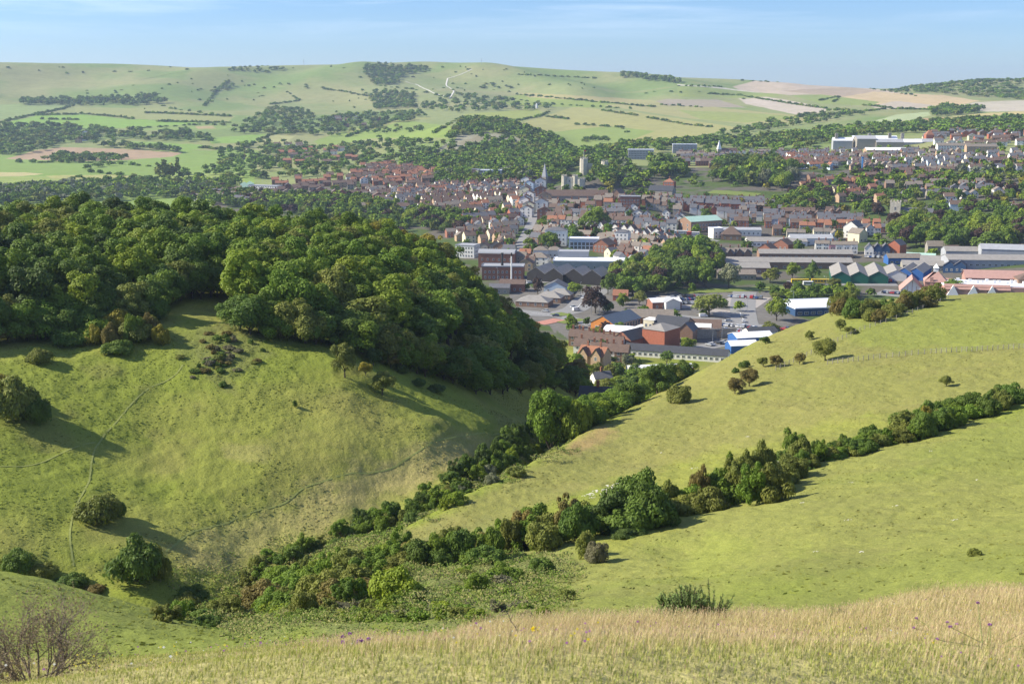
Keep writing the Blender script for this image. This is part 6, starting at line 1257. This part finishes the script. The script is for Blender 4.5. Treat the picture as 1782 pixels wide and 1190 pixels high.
# ------------------------------------------------------------------ cars, bus and coaches
CARC = {'white': (.72, .72, .72), 'silver': (.42, .44, .46), 'black': (.02, .02, .022), 'blue': (.03, .08, .26), 'red': (.42, .03, .03), 'grey': (.14, .15, .16), 'dark blue': (.02, .035, .09)}
for k, c in CARC.items(): mat('paint_' + k.replace(' ', '_'), c, rough=.25, spec=.6)
mat('tyre', (.02, .02, .02), rough=.9); mat('rim', (.4, .4, .42), rough=.4, metal=.5); mat('paint_yellow', (.70, .48, .03), rough=.4); mat('paint_cream', (.70, .66, .5), rough=.4); mat('lamp_red', (.5, .02, .02), rough=.4)
CARM = {}
def car_parts(colour, van=False):
    k = (colour, van)
    if k in CARM: return CARM[k]
    m = 'paint_' + colour.replace(' ', '_'); b = MB()
    prof = [(-2.1, .35), (-2.12, .85), (-1.9, .98), (-1.5, 1.0), (1.0, 1.0), (1.9, .82), (2.1, .7), (2.12, .35)] if not van else [(-2.4, .35), (-2.4, 1.9), (1.2, 1.95), (1.7, 1.2), (2.35, 1.0), (2.4, .35)]
    w = .86 if not van else .95
    for sg in (-1, 1): pts = [(x, sg * w, z) for x, z in prof]; b.poly(pts if sg > 0 else pts[::-1], m)
    for (x0, z0), (x1, z1) in zip(prof, prof[1:] + prof[:1]): b.poly([(x0, -w, z0), (x0, w, z0), (x1, w, z1), (x1, -w, z1)][::-1] if False else [(x0, -w, z0), (x0, w, z0), (x1, w, z1), (x1, -w, z1)], m)
    body = b.mesh('body')
    g = MB()
    if not van:
        lo = [(-1.75, -.8), (1.15, -.8), (1.15, .8), (-1.75, .8)]; hi = [(-1.25, -.62), (.35, -.62), (.35, .62), (-1.25, .62)]
        for i in range(4): j = (i + 1) % 4; g.poly([(*lo[i], 1.0), (*lo[j], 1.0), (*hi[j], 1.42), (*hi[i], 1.42)], 'window_glass')
    else:
        g.poly([(1.22, -.8, 1.9), (1.22, .8, 1.9), (1.72, .8, 1.22), (1.72, -.8, 1.22)][::-1], 'window_glass')
        for sg in (-1, 1): g.poly([(.4, sg * .96, 1.7), (1.15, sg * .96, 1.7), (1.5, sg * .96, 1.25), (.4, sg * .96, 1.25)], 'window_glass')
    glass = g.mesh('windows'); r_ = MB(); r_.box(-1.27, .37, -.64, .64, 1.421, 1.47, m, bot=True) if not van else r_.box(-2.3, 1.1, -.85, .85, 1.96, 2.0, m, bot=True); roof = r_.mesh('roof')
    wh = MB(); n = 12
    for x_ in (-.11, .11): wh.poly([(.31 * math.cos(a), x_, .31 * math.sin(a)) for a in [i * 2 * math.pi / n for i in range(n)]][::(-1 if x_ > 0 else 1)], 'tyre')
    for i in range(n): a, c = i * 2 * math.pi / n, (i + 1) * 2 * math.pi / n; wh.poly([(.31 * math.cos(a), -.11, .31 * math.sin(a)), (.31 * math.cos(a), .11, .31 * math.sin(a)), (.31 * math.cos(c), .11, .31 * math.sin(c)), (.31 * math.cos(c), -.11, .31 * math.sin(c))], 'tyre')
    for sg in (-1, 1): wh.poly([(.18 * math.cos(a), sg * .115, .18 * math.sin(a)) for a in [i * 2 * math.pi / n for i in range(n)]][::sg], 'rim')
    CARM[k] = (body, glass, roof, wh.mesh('wheel')); return CARM[k]
NC_ = 0
def car(x, y, ang, colour, label, group=None, van=False):
    global NC_
    t = empty('van' if van else 'car', (x, y, float(zat(x, y)) + .25), ang); tag(t, label, 'van' if van else 'car', group); body, glass, roof, wheel = car_parts(colour, van)
    link('body', body, t); link('windows', glass, t); link('roof', roof, t)
    for a in (-1.35, 1.35):
        for b_ in (-.8, .8): link('wheel', wheel, t, (a, b_, .31))
    NC_ += 1
def carrow(p0, p1, n, where, turn=90, keep=.85, rmin=600):
    A, B = hit1(*p0, rmin), hit1(*p1, rmin); base = math.atan2(B[1] - A[1], B[0] - A[0])
    for i in range(n):
        if random.random() > keep: continue
        f = (i + .5) / n; x, y = A[0] + (B[0] - A[0]) * f, A[1] + (B[1] - A[1]) * f; col = random.choice(['white', 'silver', 'black', 'blue', 'red', 'grey', 'dark blue', 'silver', 'black']); van = random.random() < .08
        third = 'left' if f < .34 else ('middle' if f < .67 else 'right'); kind = 'van' if van else 'car'
        lb = f'{col} {kind} in the {third} third of the {where}'; car(x, y, base + R(turn) + random.uniform(-.05, .05), col, lb, lb.replace(f' {kind} ', f' {kind}s '), van)
for p0, p1, n, wh in [((1160, 557), (1226, 563), 26, 'car row behind the timber building'), ((1166, 519), (1215, 517), 16, 'back row of the upper car park'), ((1170, 524), (1215, 522), 15, 'second row of the upper car park'), ((1172, 530), (1206, 529), 12, 'front row of the upper car park'), ((1245, 566), (1320, 573), 22, 'upper row of the lower car park'), ((1250, 574), (1316, 581), 20, 'lower row of the lower car park'),
        ((1268, 517), (1330, 521), 16, 'row beside the park road'), ((1232, 602), (1268, 596), 9, 'street row by the flint wall'), ((900, 486), (945, 482), 14, 'brewery yard'), ((905, 495), (935, 492), 8, 'front row of the brewery yard'), ((1345, 444), (1400, 446), 12, 'yard by the conical tree'), ((1500, 490), (1560, 491), 14, 'yard before the green sheds'), ((1535, 510), (1580, 513), 12, 'store car park'), ((1505, 448), (1545, 450), 9, 'yard behind the long depot'), ((1185, 420), (1215, 424), 8, 'bus station yard row'), ((1345, 578), (1375, 572), 7, 'row by the bright green tree')]: carrow(p0, p1, n, wh)
for px, py, col, a, lb, van in [(949, 543, 'silver', 2.7, 'silver car entering the roundabout from the left', False), (1003, 541, 'white', .5, 'white van leaving the roundabout to the upper right', True), (998, 536, 'silver', .6, 'silver car behind the white van on the roundabout', False), (967, 551, 'dark blue', 3.0, 'dark blue car passing in front of the roundabout island', False), (912, 505, 'white', .2, 'white van parked below the brewery yard', True), (1015, 520, 'white', 1.2, 'white car on the road above the roundabout', False),
        (1290, 533, 'white', 1.5, 'white van on the park road', True), (1268, 560, 'silver', .1, 'silver car crossing below the wide olive tree', False), (1292, 553, 'grey', 1.5, 'grey car on the wide junction', False), (1294, 561, 'white', 1.5, 'white car waiting at the wide junction', False), (1224, 552, 'white', .2, 'white truck-like van beside the car row', True)]:
    p = hit1(px, py, 600); car(p[0], p[1], a, col, lb, None, van)
def coach(px, py, rz, name, label, bodym, L_=11.5, h=3.1, double=False, front=None, rmin=600):
    p = hit1(px, py, rmin); t = empty(name, (p[0], p[1], p[2] + .25), R(rz)); tag(t, label, name.split('_')[-1] if 'bus' in name else 'coach')
    H = 4.3 if double else h; b = MB(); b.box(-L_ / 2, L_ / 2, -1.25, 1.25, .4, H, bodym, bot=True)
    if front: b.box(-L_ / 2 - .03, -L_ / 2 + 4, -1.28, 1.28, .38, H + .02, front, bot=True)
    b.build('body', t)
    for k in range(2 if double else 1):
        z0 = 1.3 + 1.6 * k
        for sg, an in ((-1, 0), (1, math.pi)):
            for i in range(6):
                w = MB(); w.box(-.75, .75, -.05, 0, 0, .95, 'window_glass', bot=True); o = w.build('window', t, (-L_ / 2 + .95 + i * (L_ - 1.9) / 5, sg * 1.28 if not front else sg * 1.31, z0)); o.rotation_euler = (0, 0, an)
    for a in (-L_ * .33, L_ * .3):
        for b_ in (-1.15, 1.15): o = link('wheel', car_parts('white')[3], t, (a, b_, .5)); o.scale = (1.6, 1.6, 1.6)
coach(1206, 413, -12, 'double_decker_bus', 'red and white double-decker bus in the bus station', 'painted_white', 10.5, double=True, front='red_trim')
coach(1185, 408, -8, 'single_decker_bus', 'white single-decker bus left of the red and white double-decker', 'painted_white', 11)
for px, rz, lb, m_ in [(1392, -3, 'left yellow coach in front of the depot', 'paint_yellow'), (1427, -4, 'right yellow coach in front of the green sheds', 'paint_yellow')]: coach(px, 494, rz, 'coach', lb, m_, 11.5)
coach(1406, 497, -3, 'minibus', 'white minibus between the two yellow coaches', 'painted_white', 6.5, h=2.6); coach(1513, 489, 4, 'lorry', 'white lorry parked before the green gabled sheds', 'painted_white', 7.5, h=3.0)
# street lamps
def lamp_mesh():
    b = MB(); b.cyl(0, 0, -.3, 9, .11, .07, 'steel', 6); b.box(0, 1.6, -.05, .05, 8.9, 9.0, 'steel', bot=True); p_ = b.mesh('pole'); c = MB(); c.box(1.1, 1.9, -.14, .14, 8.78, 8.9, 'painted_white', bot=True); return p_, c.mesh('lamp_head')
LPm = lamp_mesh()
for i, (px, py, rm) in enumerate([(1134, 482, 700), (941, 513, 650), (1010, 516, 650), (1029, 548, 600), (1043, 548, 600), (1380, 532, 560), (1240, 600, 600), (1256, 598, 600), (1300, 545, 600), (1213, 548, 600), (1076, 442, 800), (1437, 505, 600), (842, 484, 700), (866, 488, 700)]):
    p = hit1(px, py, rm); t = empty('street_lamp', p, random.uniform(0, 6)); tag(t, f'grey street lamp {where_is(px, py)}' + (', upper one' if i in (1, 8) else (', lower one' if i in (2,) else '')), 'street lamp', f'street lamps {where_is(px, py)}'); link('pole', LPm[0], t); link('lamp_head', LPm[1], t)
print('cars', NC_)

# ------------------------------------------------------------------ rough herbs and brambles that cover the coombe bottom
def rough_ground():
    g = np.random.default_rng(21)
    polys = [[(400, 1115), (420, 1060), (640, 1040), (760, 990), (960, 960), (1010, 985), (990, 1040), (960, 1100), (700, 1125), (540, 1140), (430, 1130)], [(300, 1075), (430, 985), (560, 940), (700, 895), (860, 790), (940, 755), (1000, 770), (930, 800), (780, 880), (640, 960), (480, 1020), (400, 1100)],
             [(270, 1010), (440, 960), (560, 915), (680, 880), (700, 900), (560, 960), (420, 1010), (330, 1040)]]
    dens = [.95, .95, .45]
    V_, C_ = [], []
    for poly, dn in zip(polys, dens):
        n = 560000; r = np.sqrt(g.uniform(38 ** 2, 330 ** 2, n)); az = g.uniform(-.3, .07, n); x, y = np.sin(az) * r, np.cos(az) * r; z = zat(x, y); px, py = project(x, y, z)
        m = fbm(x, y, 5, 300, 3); k = inpoly(px + (m - .5) * 110, py + (m - .5) * 50, poly) & (g.random(n) < dn); x, y, z, m = x[k], y[k], z[k], m[k]; n = len(x)
        hgt = np.clip((fbm(x, y, 2.6, 310, 2) - .36) * 3.2, .03, 1.5) * (.9 if dn > .5 else .4); z = z + hgt * g.uniform(.55, 1, n)
        nr = np.stack([g.normal(size=n) * .6 - .1, g.normal(size=n) * .6 - .25, np.full(n, .8)], -1); nr /= np.linalg.norm(nr, axis=1)[:, None]
        t = np.cross(nr, g.normal(size=(n, 3))); t /= np.linalg.norm(t, axis=1)[:, None]; b = np.cross(nr, t); s = (g.uniform(.09, .20, n) * np.clip(np.hypot(x, y) / 160, .3, 1))[:, None]; c = np.stack([x, y, z], -1)
        V_.append(np.stack([c + t * s, c + b * s * .6, c - t * s, c - b * s * .6], 1).reshape(-1, 3))
        kind = np.clip(fbm(x, y, 4.5, 320, 3) * 2.4 - .7 + g.normal(size=n) * .12, 0, .999); pal = np.array([(.12, .18, .03), (.18, .21, .05), (.28, .26, .10), (.15, .20, .05), (.26, .25, .10), (.14, .20, .03)])
        C_.append(np.repeat(pal[(kind * len(pal)).astype(int)] * g.uniform(.75, 1.25, (n, 1)), 4, 0))
    V = np.concatenate(V_); print('rough ground leaves', len(V) // 4)
    tag(link('rough_herbage', npmesh('rough_herbage', V, np.arange(len(V)).reshape(-1, 4), (mat('herb_leaf', (.1, .15, .05), rough=.8, spec=.15, attr=True, trans=.25),), col=np.concatenate(C_))), 'tangle of brambles, nettles and rough herbs in the coombe bottom', None, None, 'stuff')
rough_ground()

# ------------------------------------------------------------------ fences, chalk scars
def fence(pts, n, label, rmin=100, h=1.15):
    P = hit(np.interp(np.linspace(0, 1, n), np.linspace(0, 1, len(pts)), [p[0] for p in pts]), np.interp(np.linspace(0, 1, n), np.linspace(0, 1, len(pts)), [p[1] for p in pts]), rmin)
    t = empty('post_and_wire_fence', P[0]); tag(t, label, 'fence', None); b = MB(); b.cyl(0, 0, -.3, h, .085, .075, 'fence_wood', 6); pm = b.mesh('post')
    for p in P: link('post', pm, t, tuple(p - P[0]))
    v = []
    for z_ in (.35, .7, 1.02):
        for a, c in zip(P, P[1:]): v.append(limb(a - P[0] + (0, 0, z_), c - P[0] + (0, 0, z_), .014, .014, 4))
    V, F = merge(v); link('wire', npmesh('wire', V, F, (MATS['steel'],)), t)
mat('fence_wood', (.30, .27, .23), rough=.9)
fence([(1440, 634), (1520, 625), (1620, 615), (1700, 611), (1782, 606), (1860, 602)], 46, 'long post and wire fence running across the right spur to the frame edge')
fence([(1350, 645), (1400, 622), (1450, 598), (1500, 575), (1560, 555), (1620, 532), (1650, 520)], 40, 'post and wire fence climbing to the skyline hedge of the right spur')
fence([(1752, 706), (1782, 693), (1850, 670)], 8, 'short fence at the upper end of the diagonal hedge')
def scar(name, pts, w, label=None, m='chalk'):
    P = hit(np.array([p[0] for p in pts], float), np.array([p[1] for p in pts], float), 60); g = np.random.default_rng(int(pts[0][0])); V, F = [], []
    for c in P:
        for k in range(9):
            o = np.array([g.normal() * w, g.normal() * w * .8]); x, y = c[0] + o[0], c[1] + o[1]; n = 7; r = g.uniform(.12, .5) * w * .5; b0 = len(V)
            V.append((x, y, float(zat(x, y)) + .10))
            for i in range(n): a = i * 2 * math.pi / n; rr = r * g.uniform(.6, 1.3); vx, vy = x + rr * math.cos(a) * 1.6, y + rr * math.sin(a); V.append((vx, vy, float(zat(vx, vy)) + .035))
            F += [(b0, b0 + 1 + i, b0 + 1 + (i + 1) % n) for i in range(n)]
    tag(link(name, npmesh(name, V, F, (MATS[m],))), None, None, None, 'structure')
scar('chalk_scar', [(1036, 857), (1045, 853), (1054, 852), (1062, 849), (1072, 845), (1080, 842), (1050, 861), (1060, 857), (1070, 852)], .8)
scar('chalk_scar', [(1020, 862), (1030, 866), (1205, 815), (1150, 788), (1300, 760)], .25)
scar('chalk_scar', [(1620, 785), (1480, 840), (1475, 905), (1700, 835), (1585, 770), (1395, 875), (1660, 905), (1500, 960), (1420, 960), (1560, 880)], .16)

# ------------------------------------------------------------------ the dry meadow we stand in
def meadow():
    g = np.random.default_rng(5); n = 430000
    r = np.sqrt(g.uniform(6.2 ** 2, 25 ** 2, n)); az = g.uniform(-.50, .50, n); x, y = np.sin(az) * r, np.cos(az) * r; z = zat(x, y)
    d = fbm(x, y, 1.6, 400, 4); d2 = fbm(x, y, .55, 410, 3); dl = sstep(-.30, .05, az + (fbm(x, y, 3.0, 415, 2) - .5) * .3); low = 1 - sstep(8.5, 13, r)
    straw = np.clip(.10 + .50 * dl + (d - .5) * 2.6 - .40 * low, .04, .9); is_s = g.random(n) < straw
    h = np.where(is_s, g.uniform(.06, .19, n), g.uniform(.03, .09, n)) * (.15 + 1.7 * d) * (.6 + .4 * dl) * (.55 + .45 * sstep(9, 16, r))
    keep = g.random(n) < .45 + 1.0 * d2; x, y, z, h, is_s, dl = x[keep], y[keep], z[keep], h[keep], is_s[keep], dl[keep]; n = len(x)
    a = g.uniform(0, math.pi, n); w = np.where(is_s, g.uniform(.0010, .0022, n), g.uniform(.002, .004, n)); th = g.normal(.3, 1.3, n); ln_ = g.uniform(.1, .5, n) * h
    ca, sa_ = np.cos(a) * w, np.sin(a) * w; bx, by = np.cos(th) * ln_, np.sin(th) * ln_
    def row(f, wf, zf): return [np.stack([x - ca * wf + bx * f, y - sa_ * wf + by * f, z + h * zf], -1), np.stack([x + ca * wf + bx * f, y + sa_ * wf + by * f, z + h * zf], -1)]
    rows = row(0, 1, -.05) + row(.3, .85, .55) + row(1, .35, 1); V = np.stack(rows, 1).reshape(-1, 3); i0 = np.arange(n) * 6
    F = np.concatenate([np.stack([i0, i0 + 1, i0 + 3, i0 + 2], -1), np.stack([i0 + 2, i0 + 3, i0 + 5, i0 + 4], -1)])
    pal_s = np.array([(.60, .50, .25), (.52, .44, .20), (.68, .58, .34), (.42, .38, .15), (.56, .42, .26)]); pal_g = np.array([(.33, .35, .09), (.40, .40, .13), (.26, .31, .06), (.46, .43, .17)])
    col = np.where(is_s[:, None], pal_s[g.integers(0, 5, n)], pal_g[g.integers(0, 4, n)]) * g.uniform(.8, 1.2, (n, 1)); C = np.repeat(col, 6, 0)
    # seed heads on part of the straw
    k = is_s & (g.random(n) < .3); m = k.sum(); tx, ty, tz = x[k] + bx[k], y[k] + by[k], z[k] + h[k]; hw = g.uniform(.002, .0045, m); hl = g.uniform(.012, .04, m); a2 = g.uniform(0, math.pi, m)
    HV = np.stack([np.stack([tx - np.cos(a2) * hw, ty - np.sin(a2) * hw, tz + hl * .4], -1), np.stack([tx, ty, tz - hl * .25], -1), np.stack([tx + np.cos(a2) * hw, ty + np.sin(a2) * hw, tz + hl * .4], -1), np.stack([tx + bx[k] * .1, ty, tz + hl], -1)], 1).reshape(-1, 3)
    HF = np.arange(4 * m).reshape(m, 4) + len(V); HC = np.repeat(np.array([(.56, .40, .24), (.50, .33, .24), (.62, .50, .32)])[g.integers(0, 3, m)], 4, 0)
    me = npmesh('meadow_grass', np.concatenate([V, HV]), np.concatenate([F, HF]), (mat('grass_blade', (.5, .4, .2), rough=.7, spec=.2, attr=True, trans=.35),), col=np.concatenate([C, HC]))
    tag(link('meadow_grass', me), 'dry straw-coloured meadow grass with seed heads in the foreground', None, None, 'stuff'); print('blades', n)
    # flower heads
    n = 1500; r = np.sqrt(g.uniform(7 ** 2, 21 ** 2, n)); az = g.uniform(-.44, .46, n); x, y = np.sin(az) * r, np.cos(az) * r; q = fbm(x, y, 1.1, 430, 3); k = q > .5; x, y = x[k], y[k]; n = len(x); z = zat(x, y) + g.uniform(.07, .18, n); s = g.uniform(.005, .012, n)
    V = []
    for dx, dy, dz in ((-1, 0, 0), (0, -.4, -.7), (1, 0, 0), (0, .4, .7)): V.append(np.stack([x + dx * s, y + dy * s, z + dz * s], -1))
    V = np.stack(V, 1).reshape(-1, 3); pal = np.array([(.42, .16, .42), (.50, .22, .46), (.80, .66, .04), (.80, .70, .10), (.80, .80, .74), (.36, .14, .34)]); wh = fbm(x, y, 1.4, 440, 2); ci = np.clip((wh * 9 - 1.5 + g.normal(size=n)).astype(int), 0, 5)
    me = npmesh('meadow_flowers', V, np.arange(4 * n).reshape(n, 4), (mat('petal', (.5, .3, .4), rough=.7, attr=True, trans=.3),), col=np.repeat(pal[ci], 4, 0))
    tag(link('meadow_flowers', me), 'tiny purple, yellow and white flowers dotted through the dry grass', None, None, 'stuff')
meadow()
def sprig_bush():
    """grey-brown thorn bush, nearly bare, bottom left corner"""
    g = np.random.default_rng(9); p = hit1(62, 1190, 5); r = 10.5; a = float(azt(62, 1150)[0]); x, y = math.sin(a) * r, math.cos(a) * r; t = empty('bare_thorn_bush', (x, y, float(zat(x, y)) - .1)); tag(t, 'nearly bare grey-brown thorn bush in the bottom left corner', 'bush')
    parts, tips = [], []
    def grow(p0, d, l, r0, lv):
        d = d / np.linalg.norm(d); p1 = p0 + d * l; parts.append(limb(p0, p1, r0, r0 * .62, 4))
        if lv == 0: tips.append(p1); return
        for _ in range(3 if lv > 1 else 4):
            nd = d + g.normal(size=3) * .55 + np.array([0, 0, .12]); grow(p0 + d * l * g.uniform(.45, 1), nd, l * g.uniform(.55, .85), r0 * .6, lv - 1)
    for k in range(13): an = k * 2.4; grow(np.array([math.cos(an) * .07, math.sin(an) * .07, 0.]), np.array([math.cos(an) * .6, math.sin(an) * .6, 1.0]), g.uniform(.25, .37), .010, 4)
    V, F = merge(parts); k_ = 1.0; link('branches', npmesh('branches', V, F, (twigm,)), t)
    tp = np.array(tips); n = 5200; c = tp[g.integers(0, len(tp), n)] + g.normal(size=(n, 3)) * .045; nr = g.normal(size=(n, 3)); nr /= np.linalg.norm(nr, axis=1)[:, None]; tt = np.cross(nr, g.normal(size=(n, 3))); tt /= np.linalg.norm(tt, axis=1)[:, None]; b = np.cross(nr, tt); s = g.uniform(.006, .013, n)[:, None]
    V = np.stack([c + tt * s, c + b * s * .6, c - tt * s, c - b * s * .6], 1).reshape(-1, 3); m = mat('leaf_brown', (.24, .19, .11), rough=.8, trans=.3, n2=(20, .3)); link('leaves', npmesh('leaves', V, np.arange(4 * n).reshape(n, 4), (m,)), t)
sprig_bush()
def gorse(px, py, r, w, h, label, nstem=260, name='gorse_bush'):
    g = np.random.default_rng(int(px)); a = float(azt(px, py)[0]); x, y = math.sin(a) * r, math.cos(a) * r; t = empty(name, (x, y, float(zat(x, y)) - .05)); tag(t, label, 'bush'); st, sp_ = [], []
    for k in range(nstem):
        an, q = g.uniform(0, 6.28), math.sqrt(g.random()); bx, by = math.cos(an) * q * w * .36, math.sin(an) * q * w * .3; tilt = q * .75; d = np.array([math.cos(an) * tilt + g.normal() * .15, math.sin(an) * tilt + g.normal() * .15, 1.0]); d /= np.linalg.norm(d); l = h * g.uniform(.65, 1.12) * (1.05 - .35 * q)
        p0 = np.array([bx * .5, by * .5, 0]); p1 = p0 + d * l; st.append(limb(p0, p1, .012, .004, 4)); n = 95; f = g.uniform(.18, 1, n)[:, None]; c = p0 + (p1 - p0) * f; u = g.normal(size=(n, 3)); u = u - (u @ d)[:, None] * d; u /= np.linalg.norm(u, axis=1)[:, None]; e = u * .8 + d * .8; e /= np.linalg.norm(e, axis=1)[:, None]; s = g.uniform(.035, .085, n)[:, None] * (1.15 - .5 * f); sd = np.cross(e, d); sd /= np.linalg.norm(sd, axis=1)[:, None]
        sp_.append(np.stack([c, c + e * s * .5 + sd * s * .13, c + e * s, c + e * s * .5 - sd * s * .13], 1).reshape(-1, 3))
    V, F = merge(st); link('stems', npmesh('stems', V, F, (bark,)), t); V = np.concatenate(sp_); link('spines', npmesh('spines', V, np.arange(len(V)).reshape(-1, 4), (mat('leaf_gorse', (.19, .27, .075), rough=.7, trans=.25, n2=(6, .25)),)), t)
gorse(1192, 1075, 17.4, 1.15, .56, 'spiky green gorse bush at the upper edge of the dry meadow')
gorse(1240, 1072, 17.6, .3, .66, 'single tall gorse sprig sticking up at the right of the gorse bush', 14, 'gorse_sprig')
gorse(1462, 1092, 16.5, .5, .13, 'low green gorse seedling in the dry grass right of the gorse bush', 60, 'gorse_seedling')
def twig():
    a = float(azt(900, 1180)[0]); r = 10.6; x, y = math.sin(a) * r, math.cos(a) * r; t = empty('dead_stalk', (x, y, float(zat(x, y)) - .03)); tag(t, 'bent dead thistle stalk leaning left in the middle foreground', 'stalk')
    P = [(.02, 0, 0), (.02, 0, .14), (-.01, 0, .24), (-.06, .01, .31), (-.08, .02, .37), (-.12, .02, .40)]; parts = [limb(p, q, .006 - i * .0007, .0055 - i * .0007, 5) for i, (p, q) in enumerate(zip(P, P[1:]))]; V, F = merge(parts); link('stem', npmesh('stem', V, F, (twigm,)), t)
    for q in [((-.08, .02, .37), (-.20, .0, .355)), ((-.06, .01, .31), (-.02, .03, .40)), ((-.12, .02, .40), (-.17, 0, .37)), ((-.01, 0, .24), (.05, 0, .31))]: V, F = limb(*q, .0035, .0015, 4); link('twig', npmesh('twig', V, F, (twigm,)), t)
twig()
def flowerplant(px, py, r, h, colour, label, name, n=9, spread=.12, hs=.022):
    g = np.random.default_rng(int(px * 3)); a = float(azt(px, py)[0]); x, y = math.sin(a) * r, math.cos(a) * r; t = empty(name, (x, y, float(zat(x, y)))); tag(t, label, 'flower'); st, V2 = [], []
    for k in range(n):
        q = np.array([g.normal() * spread, g.normal() * spread, h * g.uniform(.75, 1.1)]); st.append(limb((g.normal() * .02, g.normal() * .02, 0), q, .004, .0025, 4)); m = 26; d = g.normal(size=(m, 3)); d[:, 2] = np.abs(d[:, 2]); d /= np.linalg.norm(d, axis=1)[:, None]; c = q + d * hs * .7; u = np.cross(d, g.normal(size=(m, 3))); u /= np.linalg.norm(u, axis=1)[:, None]; s = hs * .5; V2.append(np.stack([c - u * s, c + d * s * 1.2, c + u * s, c - d * s * .6], 1).reshape(-1, 3))
    V, F = merge(st); link('stems', npmesh('stems', V, F, (mat('herb_stem', (.16, .2, .06)),)), t); V = np.concatenate(V2); link('flower_heads', npmesh('flower_heads', V, np.arange(len(V)).reshape(-1, 4), (mat('flower_' + name, colour, rough=.7, trans=.3),)), t)
flowerplant(620, 1165, 12.5, .2, (.36, .15, .42), 'clump of purple thistle flowers left of centre in the dry meadow', 'thistle')
flowerplant(922, 1185, 9.8, .13, (.85, .70, .03), 'bright yellow ragwort flower at the bottom centre', 'ragwort', 5, .05, .02)
flowerplant(1720, 1150, 11, .16, (.40, .18, .44), 'scattered purple knapweed heads at the bottom right', 'knapweed', 8, .3, .016)
flowerplant(1645, 1120, 13, .16, (.34, .14, .36), 'small group of dark purple knapweed left of the scattered heads', 'knapweed', 6, .2, .016)

# ------------------------------------------------------------------ the air between here and the far downs
def haze():
    V = np.array([(-9500, -60, -1.5), (9500, -60, -1.5), (9500, 9500, -1.5), (-9500, 9500, -1.5), (-9500, -60, 262), (9500, -60, 262), (9500, 9500, 262), (-9500, 9500, 262)], float)
    F = [(0, 3, 2, 1), (4, 5, 6, 7), (0, 1, 5, 4), (1, 2, 6, 5), (2, 3, 7, 6), (3, 0, 4, 7)]
    m = bpy.data.materials.new('haze'); m.use_nodes = True; nt = m.node_tree; nt.nodes.clear()
    pv = nt.nodes.new('ShaderNodeVolumePrincipled'); o_ = nt.nodes.new('ShaderNodeOutputMaterial')
    pv.inputs['Color'].default_value = (.62, .78, 1.0, 1); pv.inputs['Density'].default_value = 0.000064; pv.inputs['Anisotropy'].default_value = .25
    nt.links.new(pv.outputs[0], o_.inputs['Volume'])
    tag(link('haze', npmesh('haze', V, F, (m,))), kind='stuff', label='thin blue summer haze over the far downs')
haze()
